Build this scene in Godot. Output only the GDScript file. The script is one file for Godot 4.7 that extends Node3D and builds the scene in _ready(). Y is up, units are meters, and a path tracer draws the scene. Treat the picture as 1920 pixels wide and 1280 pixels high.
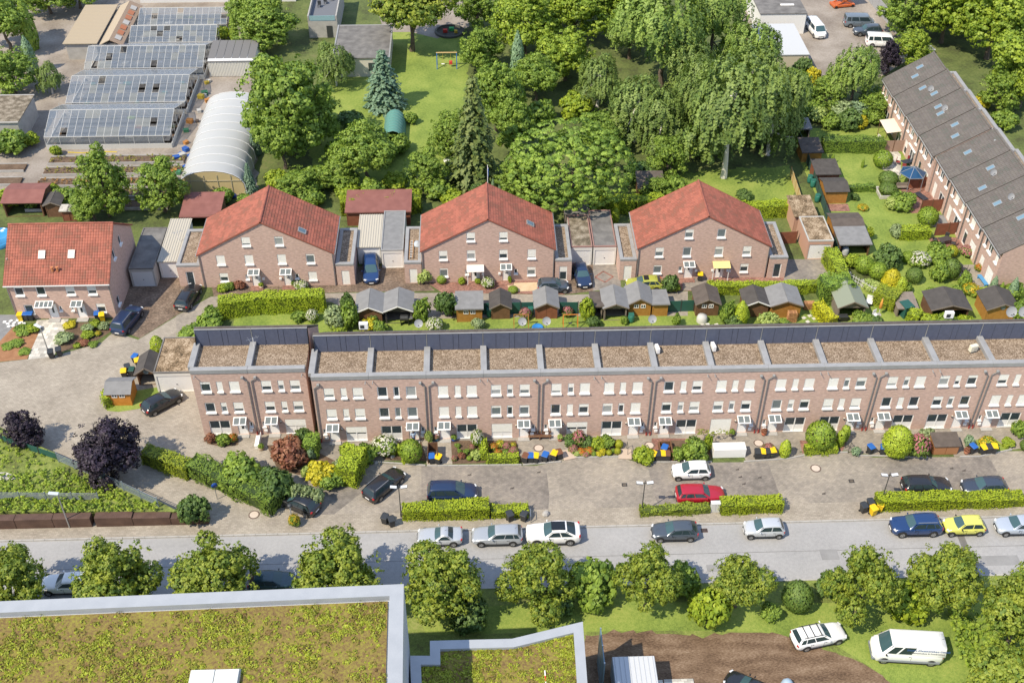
extends Node3D
# A housing estate seen from the air: terrace,semi-detached houses,gardens,street and nursery.
# World: x runs along the terrace,y is up,z runs towards the street; metres.

var rng := RandomNumberGenerator.new()
var taken := {}
var cache := {}
var M := {}

# ------------------------------------------------------------------ naming and placing
func numbered(called: String) -> String:
	var k: int = taken.get(called,0)
	taken[called] = k+1
	return called if k == 0 else "%s_%03d" % [called,k]

func tag(o: Node,label: String,category: String,group := "",kind := "") -> void:
	if label != "": o.set_meta("label",label)
	if category != "": o.set_meta("category",category)
	if group != "": o.set_meta("group",group)
	if kind != "": o.set_meta("kind",kind)

func thing(called: String,label: String,category: String,x: float,z: float,turn := 0.0,group := "",y := 0.0) -> Node3D:
	var o := Node3D.new()
	o.name = numbered(called)
	add_child(o)
	o.position = Vector3(x,y,z)
	o.rotation.y = turn
	tag(o,label,category,group)
	return o

func part(parent: Node,called: String,mesh: Mesh,m: Material,at := Vector3.ZERO,basis := Basis.IDENTITY) -> MeshInstance3D:
	var o := MeshInstance3D.new()
	o.name = called
	o.mesh = mesh
	o.material_override = m
	o.transform = Transform3D(basis,at)
	parent.add_child(o,true)
	return o

func solo(called: String,mesh: Mesh,m: Material,label: String,category: String,group := "",kind := "",at := Vector3.ZERO) -> MeshInstance3D:
	var o := part(self,numbered(called),mesh,m,at)
	tag(o,label,category,group,kind)
	return o

func copy(o: Node3D,label: String,x: float,z: float,turn := 0.0,scale := Vector3.ONE,group := "",y := 0.0) -> Node3D:
	var c: Node3D = o.duplicate()
	c.name = numbered(String(o.name).rstrip("0123456789").rstrip("_"))
	add_child(c)
	c.transform = Transform3D(Basis(Vector3.UP,turn).scaled_local(scale),Vector3(x,y,z))
	c.set_meta("label",label)
	if group != "": c.set_meta("group",group)
	return c

# ------------------------------------------------------------------ mesh building
class MB:
	var v := PackedVector3Array()
	var n := PackedVector3Array()
	var c := PackedColorArray()
	var col := Color(1,1,1)
	var x := Transform3D.IDENTITY
	func tri(a: Vector3,b: Vector3,d: Vector3) -> void:
		a = x*a
		b = x*b
		d = x*d
		var nn := (b - a).cross(d - a)
		if nn.length_squared() < 1e-14: return
		nn = nn.normalized()
		v.append(a); v.append(d); v.append(b)
		for i in 3:
			n.append(nn); c.append(col)
	func quad(a: Vector3,b: Vector3,d: Vector3,e: Vector3) -> void:
		tri(a,b,d)
		tri(a,d,e)
	func box(at: Vector3,s: Vector3) -> void:
		var h := s*0.5
		var p := []
		for k in 8: p.append(at+Vector3(h.x if k & 1 else -h.x,h.y if k & 2 else -h.y,h.z if k & 4 else -h.z))
		quad(p[4],p[5],p[7],p[6]); quad(p[1],p[0],p[2],p[3]); quad(p[5],p[1],p[3],p[7])
		quad(p[0],p[4],p[6],p[2]); quad(p[6],p[7],p[3],p[2]); quad(p[0],p[1],p[5],p[4])
	# a box whose edges are cut,so that they catch light
	func cbox(at: Vector3,s: Vector3,b := 0.02) -> void:
		var h := s*0.5
		var f := [Vector3.RIGHT,Vector3.UP,Vector3.BACK]
		for a in 3:
			for sg in [-1.0,1.0]:
				var nn: Vector3 = f[a]*sg
				var u: Vector3 = f[(a+1) % 3]
				var w: Vector3 = f[(a+2) % 3]*sg
				var hu := absf(h.dot(u)) - b
				var hw := absf(h.dot(w)) - b
				var o := at+nn*absf(h.dot(nn))
				quad(o - u*hu - w*hw,o+u*hu - w*hw,o+u*hu+w*hw,o - u*hu+w*hw)
		for a in 3:
			for s1 in [-1.0,1.0]:
				for s2 in [-1.0,1.0]:
					var e: Vector3 = f[a]
					var u: Vector3 = f[(a+1) % 3]*s1
					var w: Vector3 = f[(a+2) % 3]*s2
					var he := absf(h.dot(e)) - b
					var pu := at+u*absf(h.dot(u))+w*(absf(h.dot(w)) - b)
					var pw := at+w*absf(h.dot(w))+u*(absf(h.dot(u)) - b)
					if s1*s2 > 0: quad(pu - e*he,pu+e*he,pw+e*he,pw - e*he)
					else: quad(pw - e*he,pw+e*he,pu+e*he,pu - e*he)
		for s1 in [-1.0,1.0]:
			for s2 in [-1.0,1.0]:
				for s3 in [-1.0,1.0]:
					var g := Vector3(s1,s2,s3)
					var p := at+g*h
					var p1 := p - Vector3(0,s2,s3)*b
					var p2 := p - Vector3(s1,0,s3)*b
					var p3 := p - Vector3(s1,s2,0)*b
					if s1*s2*s3 > 0: tri(p1,p2,p3)
					else: tri(p1,p3,p2)
	func bar(a: Vector3,b: Vector3,w: float,h: float) -> void:
		var keep := x
		var d := b - a
		var up := Vector3.UP if absf(d.normalized().y) < 0.95 else Vector3.RIGHT
		var r := d.cross(up).normalized()
		var u := r.cross(d).normalized()
		x = keep*Transform3D(Basis(r,u,-d.normalized()),(a+b)*0.5)
		box(Vector3.ZERO,Vector3(w,h,d.length()))
		x = keep
	func tube(a: Vector3,b: Vector3,r0: float,r1: float,k := 8,caps := true) -> void:
		var d := (b - a).normalized()
		var s := d.cross(Vector3.UP if absf(d.y) < 0.95 else Vector3.RIGHT).normalized()
		var t := d.cross(s)
		for i in k:
			var p := TAU*i/k
			var q := TAU*(i+1)/k
			var e0 := s*cos(p)+t*sin(p)
			var e1 := s*cos(q)+t*sin(q)
			quad(a+e1*r0,a+e0*r0,b+e0*r1,b+e1*r1)
			if caps:
				tri(b,b+e1*r1,b+e0*r1)
				tri(a,a+e0*r0,a+e1*r0)
	func lathe(pts: Array,k := 12,at := Vector3.ZERO) -> void:
		for i in pts.size() - 1:
			var a: Vector2 = pts[i]
			var b: Vector2 = pts[i+1]
			for j in k:
				var p := TAU*j/k
				var q := TAU*(j+1)/k
				var e0 := Vector3(cos(p),0,sin(p))
				var e1 := Vector3(cos(q),0,sin(q))
				quad(at+e1*a.x+Vector3.UP*a.y,at+e0*a.x+Vector3.UP*a.y,at+e0*b.x+Vector3.UP*b.y,at+e1*b.x+Vector3.UP*b.y)
	# flat outline (x,z),from y0 up to y1
	func prism(poly: PackedVector2Array,y0: float,y1: float,bottom := false) -> void:
		if Geometry2D.is_polygon_clockwise(poly): poly.reverse()
		var t := Geometry2D.triangulate_polygon(poly)
		for i in range(0,t.size(),3):
			var a := poly[t[i]]; var b := poly[t[i+1]]; var d := poly[t[i+2]]
			if (b - a).cross(d - a) > 0:
				var w := b
				b = d
				d = w
			tri(Vector3(a.x,y1,a.y),Vector3(b.x,y1,b.y),Vector3(d.x,y1,d.y))
			if bottom: tri(Vector3(a.x,y0,a.y),Vector3(d.x,y0,d.y),Vector3(b.x,y0,b.y))
		for i in poly.size():
			var a := poly[i]
			var b := poly[(i+1) % poly.size()]
			quad(Vector3(b.x,y0,b.y),Vector3(a.x,y0,a.y),Vector3(a.x,y1,a.y),Vector3(b.x,y1,b.y))
	# outline (x,y) pushed along z from z0 to z1
	func extrude(poly: PackedVector2Array,z0: float,z1: float) -> void:
		var keep := x
		x = keep*Transform3D(Basis(Vector3.RIGHT,Vector3.BACK,Vector3.UP),Vector3.ZERO)
		var k0 := v.size()
		prism(poly,z0,z1,true)
		x = keep
		for i in range(k0,v.size(),3):
			var w := v[i+1]
			v[i+1] = v[i+2]
			v[i+2] = w
			for j in 3: n[i+j] = -n[i+j]
	func done() -> ArrayMesh:
		var a := []
		a.resize(Mesh.ARRAY_MAX)
		a[Mesh.ARRAY_VERTEX] = v
		a[Mesh.ARRAY_NORMAL] = n
		a[Mesh.ARRAY_COLOR] = c
		var m := ArrayMesh.new()
		m.add_surface_from_arrays(Mesh.PRIMITIVE_TRIANGLES,a)
		return m
	func smooth() -> ArrayMesh:
		var sums := {}
		for i in v.size():
			var key := Vector3i((v[i]*500.0).round())
			sums[key] = sums.get(key,Vector3.ZERO)+n[i]
		for i in v.size():
			var s: Vector3 = sums[Vector3i((v[i]*500.0).round())]
			if s.length_squared() > 1e-8: n[i] = s.normalized()
		return done()

func bm(sx: float,sy: float,sz: float) -> Mesh:
	var key := "b%.3f,%.3f,%.3f" % [sx,sy,sz]
	if not cache.has(key):
		var m := BoxMesh.new()
		m.size = Vector3(sx,sy,sz)
		cache[key] = m
	return cache[key]

func cb(sx: float,sy: float,sz: float,b := 0.02) -> Mesh:
	var key := "c%.3f,%.3f,%.3f,%.3f" % [sx,sy,sz,b]
	if not cache.has(key):
		var m := MB.new()
		m.cbox(Vector3.ZERO,Vector3(sx,sy,sz),b)
		cache[key] = m.done()
	return cache[key]

func pv(a: Array) -> PackedVector2Array:
	var p := PackedVector2Array()
	for i in range(0,a.size(),2): p.append(Vector2(a[i],a[i+1]))
	return p

func rect(x0: float,z0: float,x1: float,z1: float) -> PackedVector2Array:
	return PackedVector2Array([Vector2(x0,z0),Vector2(x1,z0),Vector2(x1,z1),Vector2(x0,z1)])

# an outline with uneven edges
func ragged(poly: PackedVector2Array,amp := 0.35,step := 0.7) -> PackedVector2Array:
	var q := RandomNumberGenerator.new()
	q.seed = 5
	var out := PackedVector2Array()
	for i in poly.size():
		var a := poly[i]
		var b := poly[(i+1) % poly.size()]
		var n := maxi(1,int(a.distance_to(b)/step))
		for k in n: out.append(a.lerp(b,float(k)/n)+Vector2(q.randf_range(-amp,amp),q.randf_range(-amp,amp)))
	return out

# a piece of the setting: a slab with this outline
func slab(called: String,poly: PackedVector2Array,top: float,m: Material,bottom := -0.14) -> MeshInstance3D:
	var b := MB.new()
	b.prism(poly,bottom,top)
	var o := part(self,numbered(called),b.done(),m)
	o.set_meta("kind","structure")
	return o

# ------------------------------------------------------------------ materials
func lin(r: float,g: float,b: float) -> Color:
	return Color(r,g,b).linear_to_srgb()

func flat(r: float,g: float,b: float,rough := 0.8,metal := 0.0) -> StandardMaterial3D:
	var key := "m%.3f,%.3f,%.3f,%.2f,%.2f" % [r,g,b,rough,metal]
	if not cache.has(key):
		var m := StandardMaterial3D.new()
		m.albedo_color = lin(r,g,b)
		m.roughness = rough
		m.metallic = metal
		cache[key] = m
	return cache[key]

func noise_bytes(size: int,freq: float,sd: int,oct := 3,cells := false) -> PackedByteArray:
	var f := FastNoiseLite.new()
	f.seed = sd
	f.frequency = freq/size
	f.fractal_octaves = oct
	if cells:
		f.noise_type = FastNoiseLite.TYPE_CELLULAR
		f.cellular_return_type = FastNoiseLite.RETURN_CELL_VALUE
		f.fractal_type = FastNoiseLite.FRACTAL_NONE
	else:
		f.noise_type = FastNoiseLite.TYPE_SIMPLEX_SMOOTH
	return f.get_seamless_image(size,size,false,false,0.12).get_data()

# layers: [waves across the tile,weight,octaves,cells]; stops: linear colours along the sum
func grain(size: int,sd: int,layers: Array,stops: Array,base: PackedByteArray = PackedByteArray()) -> ImageTexture:
	var acc := PackedFloat32Array()
	acc.resize(size*size)
	for l in layers:
		var d := noise_bytes(size,l[0],sd,l[2] if l.size() > 2 else 3,l.size() > 3)
		sd += 17
		var w: float = l[1]/255.0
		for i in size*size: acc[i] += (d[i] - 127.5)*w
	var lut := PackedByteArray()
	for i in 256:
		var t := i/255.0*(stops.size() - 1)
		var k := mini(int(t),stops.size() - 2)
		var a: Array = stops[k]
		var b: Array = stops[k+1]
		var q := t - k
		var col := Color(lerpf(a[0],b[0],q),lerpf(a[1],b[1],q),lerpf(a[2],b[2],q)).linear_to_srgb()
		lut.append(int(col.r*255.0)); lut.append(int(col.g*255.0)); lut.append(int(col.b*255.0))
	var out := PackedByteArray()
	out.resize(size*size*3)
	var tinted := base.size() == size*size
	for i in size*size:
		var k := clampi(int((acc[i]+0.5)*255.0),0,255)*3
		if tinted:
			var s := base[i]
			out[i*3] = mini(255,lut[k]*s >> 7); out[i*3+1] = mini(255,lut[k+1]*s >> 7); out[i*3+2] = mini(255,lut[k+2]*s >> 7)
		else:
			out[i*3] = lut[k]; out[i*3+1] = lut[k+1]; out[i*3+2] = lut[k+2]
	return ImageTexture.create_from_image(Image.create_from_data(size,size,false,Image.FORMAT_RGB8,out))

# tone of each stone of a bonded pattern,as bytes round 128
func bond(size: int,cols: int,rows: int,spread: int,joint: int,jw: int) -> PackedByteArray:
	var im := Image.create(size,size,false,Image.FORMAT_L8)
	im.fill(Color8(joint,joint,joint))
	for r in rows:
		var y0 := r*size/rows
		var y1 := (r+1)*size/rows
		for k in range(-1,cols):
			var x0 := k*size/cols+(size/cols/2 if r % 2 else 0)
			var x1 := (k+1)*size/cols+(size/cols/2 if r % 2 else 0)
			var t := 128+rng.randi_range(-spread,spread)
			if k == -1 or k == cols - 1:
				var h := (r*7919) % 97
				t = 128+(h*spread*2/97) - spread
			im.fill_rect(Rect2i(x0,y0,x1 - x0 - jw,y1 - y0 - jw),Color8(t,t,t))
	return im.get_data()

func surf(tex: Texture2D,metres: float,rough := 0.9,bump: Texture2D = null,cm := 0.0) -> StandardMaterial3D:
	var m := StandardMaterial3D.new()
	m.albedo_texture = tex
	m.roughness = rough
	m.uv1_triplanar = true
	m.uv1_world_triplanar = true
	m.uv1_scale = Vector3.ONE/metres
	if bump:
		m.heightmap_enabled = true
		m.heightmap_texture = bump
		m.heightmap_scale = cm
	return m

func tinted(rough := 0.8) -> StandardMaterial3D:
	var m := StandardMaterial3D.new()
	m.vertex_color_use_as_albedo = true
	m.roughness = rough
	return m

func make_materials() -> void:
	var brick := grain(512,3,[[6,0.4,4],[60,0.35,2]],[[0.45,0.308,0.252],[0.52,0.37,0.31],[0.585,0.435,0.372]],bond(512,10,32,8,135,2))
	M.brick = surf(brick,2.7)
	M.gravel = surf(grain(512,5,[[110,1.0,1,true],[6,0.35,3],[50,0.4,2]],[[0.12,0.084,0.055],[0.195,0.143,0.096],[0.28,0.212,0.15],[0.42,0.34,0.26]]),9.0,0.95)
	M.gravel_moss = surf(grain(512,9,[[100,0.6,1,true],[5,0.9,3],[40,0.5,2]],[[0.06,0.045,0.025],[0.16,0.11,0.06],[0.3,0.22,0.14],[0.46,0.37,0.26]]),9.0,0.95)
	M.moss = surf(grain(512,61,[[5,0.5,3],[60,0.7,3],[150,0.4,1]],[[0.06,0.043,0.027],[0.12,0.086,0.056],[0.2,0.155,0.108]]),6.0,0.95)
	M.paving = surf(grain(512,11,[[5,0.55,4],[40,0.35,3],[200,0.3,1]],[[0.235,0.205,0.165],[0.335,0.298,0.245],[0.43,0.385,0.32]],bond(512,64,128,7,116,1)),24.0)
	M.court = surf(grain(512,12,[[4,0.7,5],[30,0.5,3],[200,0.3,1]],[[0.205,0.185,0.158],[0.3,0.268,0.226],[0.385,0.34,0.275]],bond(512,64,128,7,117,1)),20.0)
	M.bay = surf(grain(512,13,[[4,0.7,5],[26,0.6,3],[200,0.3,1]],[[0.15,0.135,0.12],[0.235,0.21,0.185],[0.33,0.29,0.24]],bond(512,64,128,7,117,1)),20.0)
	M.asphalt = surf(grain(512,14,[[3,0.4,4],[50,0.35,3],[230,0.5,1]],[[0.235,0.235,0.236],[0.325,0.324,0.324],[0.41,0.408,0.405]]),22.0)
	M.drive = surf(grain(512,15,[[5,0.7,4],[40,0.5,3]],[[0.1,0.07,0.05],[0.2,0.145,0.105],[0.31,0.235,0.175]],bond(512,60,120,24,84,1)),12.0)
	M.yard = surf(grain(512,16,[[4,0.8,5],[60,0.4,2]],[[0.17,0.14,0.115],[0.27,0.235,0.2],[0.38,0.34,0.3]]),26.0)
	M.redpave = surf(grain(512,17,[[5,0.5,4],[60,0.4,2]],[[0.17,0.08,0.06],[0.3,0.155,0.12],[0.42,0.25,0.2]],bond(512,50,100,22,90,1)),10.0)
	M.pale = surf(grain(512,18,[[5,0.5,4],[90,0.5,2]],[[0.36,0.34,0.3],[0.5,0.48,0.43],[0.64,0.62,0.56]],bond(512,20,20,18,100,1)),10.0)
	M.sand = surf(grain(512,19,[[6,0.4,4],[120,0.5,2]],[[0.4,0.29,0.17],[0.56,0.44,0.29],[0.7,0.58,0.42]]),8.0)
	M.lawn = surf(grain(512,20,[[5,0.55,5],[60,0.45,3],[230,0.6,1]],[[0.085,0.125,0.022],[0.155,0.225,0.037],[0.235,0.3,0.056],[0.31,0.33,0.085]]),26.0,0.95)
	M.rough_grass = surf(grain(512,21,[[7,0.7,5],[60,0.5,3],[230,0.6,1]],[[0.09,0.085,0.03],[0.13,0.165,0.036],[0.2,0.255,0.052],[0.3,0.3,0.11]]),30.0,0.95)
	M.ground = surf(grain(512,22,[[9,0.8,5],[70,0.5,3],[300,0.5,1]],[[0.05,0.05,0.02],[0.075,0.1,0.028],[0.12,0.16,0.04],[0.17,0.15,0.075]]),40.0,0.95)
	M.soil = surf(grain(512,23,[[6,0.6,4],[50,0.6,3],[200,0.4,1]],[[0.06,0.038,0.024],[0.125,0.082,0.052],[0.2,0.14,0.092]]),10.0,0.95)
	M.dirt = surf(grain(512,24,[[6,0.7,5],[70,0.8,4],[200,0.4,1]],[[0.058,0.034,0.02],[0.125,0.078,0.046],[0.195,0.13,0.082],[0.29,0.215,0.15]]),14.0,0.95)
	M.dirt.uv1_scale = Vector3(0.045,0.1,0.12)
	M.mulch = surf(grain(512,25,[[6,0.4,4],[160,0.7,1]],[[0.16,0.075,0.035],[0.3,0.145,0.07],[0.42,0.25,0.14]]),6.0,0.95)
	M.sedum = surf(grain(512,26,[[5,0.45,4],[60,0.9,4],[200,0.9,2]],[[0.105,0.058,0.028],[0.165,0.105,0.04],[0.205,0.155,0.042],[0.225,0.2,0.036],[0.28,0.265,0.04]]),18.0,0.95)
	M.bitumen = surf(grain(512,27,[[5,0.7,4],[70,0.4,2]],[[0.09,0.085,0.08],[0.16,0.155,0.15],[0.24,0.23,0.215]]),9.0)
	M.bitumen_moss = surf(grain(512,28,[[7,0.9,4],[60,0.6,2]],[[0.06,0.055,0.04],[0.13,0.105,0.07],[0.26,0.22,0.165],[0.36,0.33,0.27]]),9.0)
	M.felt = surf(grain(512,29,[[6,0.5,4],[90,0.5,2]],[[0.145,0.147,0.15],[0.21,0.213,0.216],[0.28,0.283,0.285]]),6.0)
	M.felt_dark = surf(grain(512,30,[[6,0.5,4],[90,0.5,2]],[[0.04,0.036,0.033],[0.07,0.064,0.06],[0.11,0.1,0.094]]),6.0)
	M.felt_brown = surf(grain(512,31,[[6,0.5,4],[90,0.5,2]],[[0.055,0.045,0.038],[0.1,0.082,0.07],[0.15,0.125,0.108]]),6.0)
	M.felt_red = surf(grain(512,32,[[5,0.5,4],[90,0.4,2]],[[0.155,0.062,0.054],[0.225,0.092,0.078],[0.29,0.13,0.11]]),8.0)
	M.corten = surf(grain(512,33,[[4,0.6,4],[60,0.5,2]],[[0.055,0.03,0.024],[0.1,0.057,0.042],[0.155,0.095,0.07]]),6.0,0.75)
	M.zinc = surf(grain(512,34,[[5,0.5,4],[60,0.3,2]],[[0.215,0.22,0.225],[0.295,0.3,0.305],[0.375,0.38,0.385]]),7.0,0.55)
	M.concrete = surf(grain(512,35,[[5,0.5,4],[80,0.4,2]],[[0.27,0.26,0.245],[0.38,0.37,0.35],[0.48,0.465,0.44]]),6.0)
	M.orange_wood = surf(grain(256,36,[[3,0.4,3],[50,0.6,2]],[[0.36,0.135,0.02],[0.5,0.2,0.032],[0.62,0.28,0.055]]),2.0,0.6)
	M.honey_wood = surf(grain(256,37,[[3,0.4,3],[50,0.6,2]],[[0.25,0.115,0.024],[0.36,0.175,0.04],[0.46,0.25,0.07]]),2.0,0.6)
	M.brown_wood = surf(grain(256,38,[[3,0.4,3],[50,0.6,2]],[[0.085,0.042,0.022],[0.145,0.075,0.04],[0.21,0.115,0.065]]),2.0,0.7)
	M.red_wood = surf(grain(256,39,[[3,0.4,3],[50,0.6,2]],[[0.14,0.045,0.026],[0.21,0.075,0.042],[0.28,0.11,0.065]]),2.0,0.7)
	M.grey_wood = surf(grain(256,40,[[3,0.4,3],[50,0.6,2]],[[0.13,0.105,0.085],[0.21,0.175,0.145],[0.3,0.26,0.22]]),2.0,0.8)
	M.cladding = surf(grain(256,41,[[5,0.4,3],[60,0.6,2]],[[0.062,0.075,0.118],[0.08,0.096,0.148],[0.1,0.118,0.178]]),3.0,0.55)
	M.white = flat(0.8,0.8,0.79,0.45)
	M.shutter = flat(0.74,0.74,0.7,0.55)
	M.upvc = flat(0.82,0.82,0.81,0.35)
	M.pane = flat(0.04,0.055,0.065,0.06)
	M.curtain = flat(0.15,0.18,0.19,0.12)
	M.net_curtain = flat(0.32,0.34,0.34,0.15)
	M.pipe = flat(0.23,0.235,0.24,0.5,0.3)
	M.redpipe = flat(0.33,0.045,0.035,0.6)
	M.black = flat(0.015,0.015,0.016,0.5)
	M.iron = flat(0.06,0.065,0.07,0.5,0.4)
	M.steel = flat(0.48,0.5,0.52,0.35,0.8)
	M.tile = tinted(0.75)
	M.leaf = tinted(0.6)
	M.leaf.backlight_enabled = true
	M.leaf.backlight = lin(0.45,0.5,0.12)
	M.bark = surf(grain(256,42,[[6,0.5,3],[40,0.6,2]],[[0.07,0.05,0.036],[0.13,0.1,0.075],[0.2,0.165,0.13]]),2.0)
	M.birch = flat(0.62,0.6,0.56,0.7)
	M.glass = StandardMaterial3D.new()
	M.glass.albedo_color = Color(0.54,0.58,0.62,0.26)
	M.glass.transparency = BaseMaterial3D.TRANSPARENCY_ALPHA
	M.glass.roughness = 0.25
	M.film = StandardMaterial3D.new()
	M.film.albedo_color = Color(0.7,0.71,0.71,0.93)
	M.film.transparency = BaseMaterial3D.TRANSPARENCY_ALPHA
	M.film.roughness = 0.6

# ------------------------------------------------------------------ walls,windows,roofs
# a wall in the plane of b's transform (x along,y up,+z out): top edge through the points of tops,holes cut as [x0,y0,x1,y1],reveals of this depth
func wall(b: MB,tops: Array,holes: Array,depth := 0.14) -> void:
	var xs := []
	for t in tops: xs.append(t.x)
	for h in holes:
		xs.append(h[0]); xs.append(h[2])
	xs.sort()
	var x_at := func(x: float) -> float:
		for i in tops.size() - 1:
			if x <= tops[i+1].x+1e-4: return lerpf(tops[i].y,tops[i+1].y,clampf((x - tops[i].x)/maxf(1e-4,tops[i+1].x - tops[i].x),0,1))
		return tops[-1].y
	for i in xs.size() - 1:
		var a: float = xs[i]
		var c: float = xs[i+1]
		if c - a < 1e-4: continue
		var cuts := []
		for h in holes:
			if h[0] < c - 1e-4 and h[2] > a+1e-4: cuts.append([h[1],h[3]])
		cuts.sort_custom(func(p,q): return p[0] < q[0])
		var y := 0.0
		for k in cuts:
			if k[0] > y+1e-4: b.quad(Vector3(a,y,0),Vector3(c,y,0),Vector3(c,k[0],0),Vector3(a,k[0],0))
			y = k[1]
		b.quad(Vector3(a,y,0),Vector3(c,y,0),Vector3(c,x_at.call(c),0),Vector3(a,x_at.call(a),0))
	for h in holes:
		var d := -depth
		var p := [Vector3(h[0],h[1],0),Vector3(h[2],h[1],0),Vector3(h[2],h[3],0),Vector3(h[0],h[3],0)]
		for k in 4:
			var e: Vector3 = p[k]
			var f: Vector3 = p[(k+1) % 4]
			b.quad(e,e+Vector3(0,0,d),f+Vector3(0,0,d),f)

# inner leaf behind the openings
func inner_wall(t: Node,tops: Array) -> void:
	var b := MB.new()
	wall(b,tops,[])
	part(t,"inner_wall",b.done(),M.brick,Vector3(0,0,-0.2))

func ring(w: float,h: float,t: float,d: float,mull := 0) -> Mesh:
	var key := "r%.2f,%.2f,%.3f,%.2f,%d" % [w,h,t,d,mull]
	if not cache.has(key):
		var b := MB.new()
		b.box(Vector3(-w/2+t/2,h/2,0),Vector3(t,h,d)); b.box(Vector3(w/2 - t/2,h/2,0),Vector3(t,h,d))
		b.box(Vector3(0,t/2,0),Vector3(w - 2*t,t,d)); b.box(Vector3(0,h - t/2,0),Vector3(w - 2*t,t,d))
		for k in mull: b.box(Vector3(-w/2+w*(k+1)/(mull+1),h/2,0),Vector3(t*1.2,h - 2*t,d))
		cache[key] = b.done()
	return cache[key]

func slats(w: float,h: float) -> Mesh:
	var key := "s%.2f,%.2f" % [w,h]
	if not cache.has(key):
		var b := MB.new()
		var k := maxi(1,int(h/0.09))
		for i in k:
			var y := h*i/k
			var y2 := h*(i+1)/k
			b.quad(Vector3(-w/2,y,0.0),Vector3(w/2,y,0.0),Vector3(w/2,y2 - 0.012,0.012),Vector3(-w/2,y2 - 0.012,0.012))
			b.quad(Vector3(-w/2,y2 - 0.012,0.012),Vector3(w/2,y2 - 0.012,0.012),Vector3(w/2,y2,0.0),Vector3(-w/2,y2,0.0))
		cache[key] = b.done()
	return cache[key]

# window in a hole whose bottom middle is at; z points out of the wall. shut: how far the roller shutter is down
func window(parent: Node,at: Vector3,w: float,h: float,shut := 0.0,mull := 0,sill := true,basis := Basis.IDENTITY,look := 0) -> void:
	var f := part(parent,"window",ring(w,h,0.095,0.07,mull),M.upvc,at+basis*Vector3(0,0,-0.09),basis)
	part(f,"pane",bm(w - 0.13,h - 0.13,0.02),[M.pane,M.curtain,M.net_curtain][look],Vector3(0,h/2,-0.012))
	if shut > 0.05:
		var sh := (h - 0.02)*minf(shut,1.0)
		part(f,"roller_shutter",slats(w - 0.02,sh),M.shutter,Vector3(0,h - sh - 0.01,0.045))
	if sill:
		var key := "sill%.2f" % w
		if not cache.has(key):
			var b := MB.new()
			b.extrude(pv([-w/2 - 0.03,0.0,w/2+0.03,0.0,w/2+0.03,0.13,-w/2 - 0.03,0.13]),-0.02,0.22)
			cache[key] = b.done()
		part(f,"sill",cache[key],M.upvc,Vector3(0,-0.12,0.02))

func low_panel_window(parent: Node,at: Vector3,w: float,h: float,shut: float,basis := Basis.IDENTITY) -> void:
	var f := part(parent,"window",ring(w,h,0.085,0.07,1),M.upvc,at+basis*Vector3(0,0,-0.08),basis)
	for s in [-1,1]:
		part(f,"pane",bm(w/2 - 0.1,h*0.5,0.02),M.curtain if int(absf(at.x)*10+s) % 2 else M.pane,Vector3(s*w/4,h*0.7,-0.01))
		part(f,"lower_panel",bm(w/2 - 0.1,h*0.42,0.03),M.upvc,Vector3(s*w/4,h*0.23,-0.008))
	if shut > 0.05:
		var sh := (h - 0.02)*minf(shut,1.0)
		part(f,"roller_shutter",slats(w - 0.02,sh),M.shutter,Vector3(0,h - sh - 0.01,0.045))
	part(f,"sill",cb(w+0.04,0.06,0.2,0.01),M.upvc,Vector3(0,-0.03,0.06))

func door(parent: Node,at: Vector3,w: float,h: float,style := 0,m: Material = null,basis := Basis.IDENTITY) -> void:
	var d := part(parent,"door",bm(w,h,0.06),m if m else M.upvc,at+basis*Vector3(0,h/2,-0.1),basis)
	part(d,"handle",bm(0.03,0.22,0.05),M.steel,Vector3(w*0.38,-0.05,0.05))
	if style == 1:
		for k in 3: part(d,"glazing",bm(w*0.34,0.13,0.02),M.pane,Vector3(0,0.05+k*0.27,0.03))
	elif style == 2:
		part(d,"glazing",bm(w*0.22,h*0.5,0.02),M.pane,Vector3(0,0.2,0.03))
	elif style == 3:
		var b := MB.new()
		b.extrude(pv([-0.14,0.0,0.0,-0.2,0.14,0.0,0.0,0.2]),0.0,0.02)
		if not cache.has("diamond"): cache.diamond = b.done()
		part(d,"glazing",cache.diamond,M.pane,Vector3(0,0.25,0.025))

# small glazed porch roof on brackets over a door; x centred,z out of the wall
func porch_roof(parent: Node,at: Vector3,w: float,panes: int,basis := Basis.IDENTITY) -> void:
	var key := "porch%.2f,%d" % [w,panes]
	var tilt := Basis(Vector3.RIGHT,0.3)
	if not cache.has(key):
		var b := MB.new()
		var d := 0.95
		b.box(Vector3(0,0,0.05),Vector3(w,0.07,0.1)); b.box(Vector3(0,0,d - 0.06),Vector3(w,0.08,0.12))
		for k in panes+1: b.box(Vector3(-w/2+0.045+(w - 0.09)*k/panes,0,d/2 - 0.01),Vector3(0.09,0.07,d - 0.22))
		cache[key] = b.done()
	var f := part(parent,"porch_roof",cache[key],M.upvc,at,basis*tilt)
	for k in panes: part(f,"roof_pane",bm((w - 0.09)/panes - 0.09,0.02,0.74),M.curtain,Vector3(-w/2+0.045+(w - 0.09)*(k+0.5)/panes,0.0,0.465))
	for s in [-1,1]:
		if not cache.has("bracket"):
			var b := MB.new()
			b.bar(Vector3(0,-0.06,0.8),Vector3(0,-0.75,0.02),0.03,0.03)
			cache.bracket = b.done()
		part(f,"bracket",cache.bracket,M.upvc,Vector3(s*(w/2 - 0.04),0,0),Basis(Vector3.RIGHT,-0.3))

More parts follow.
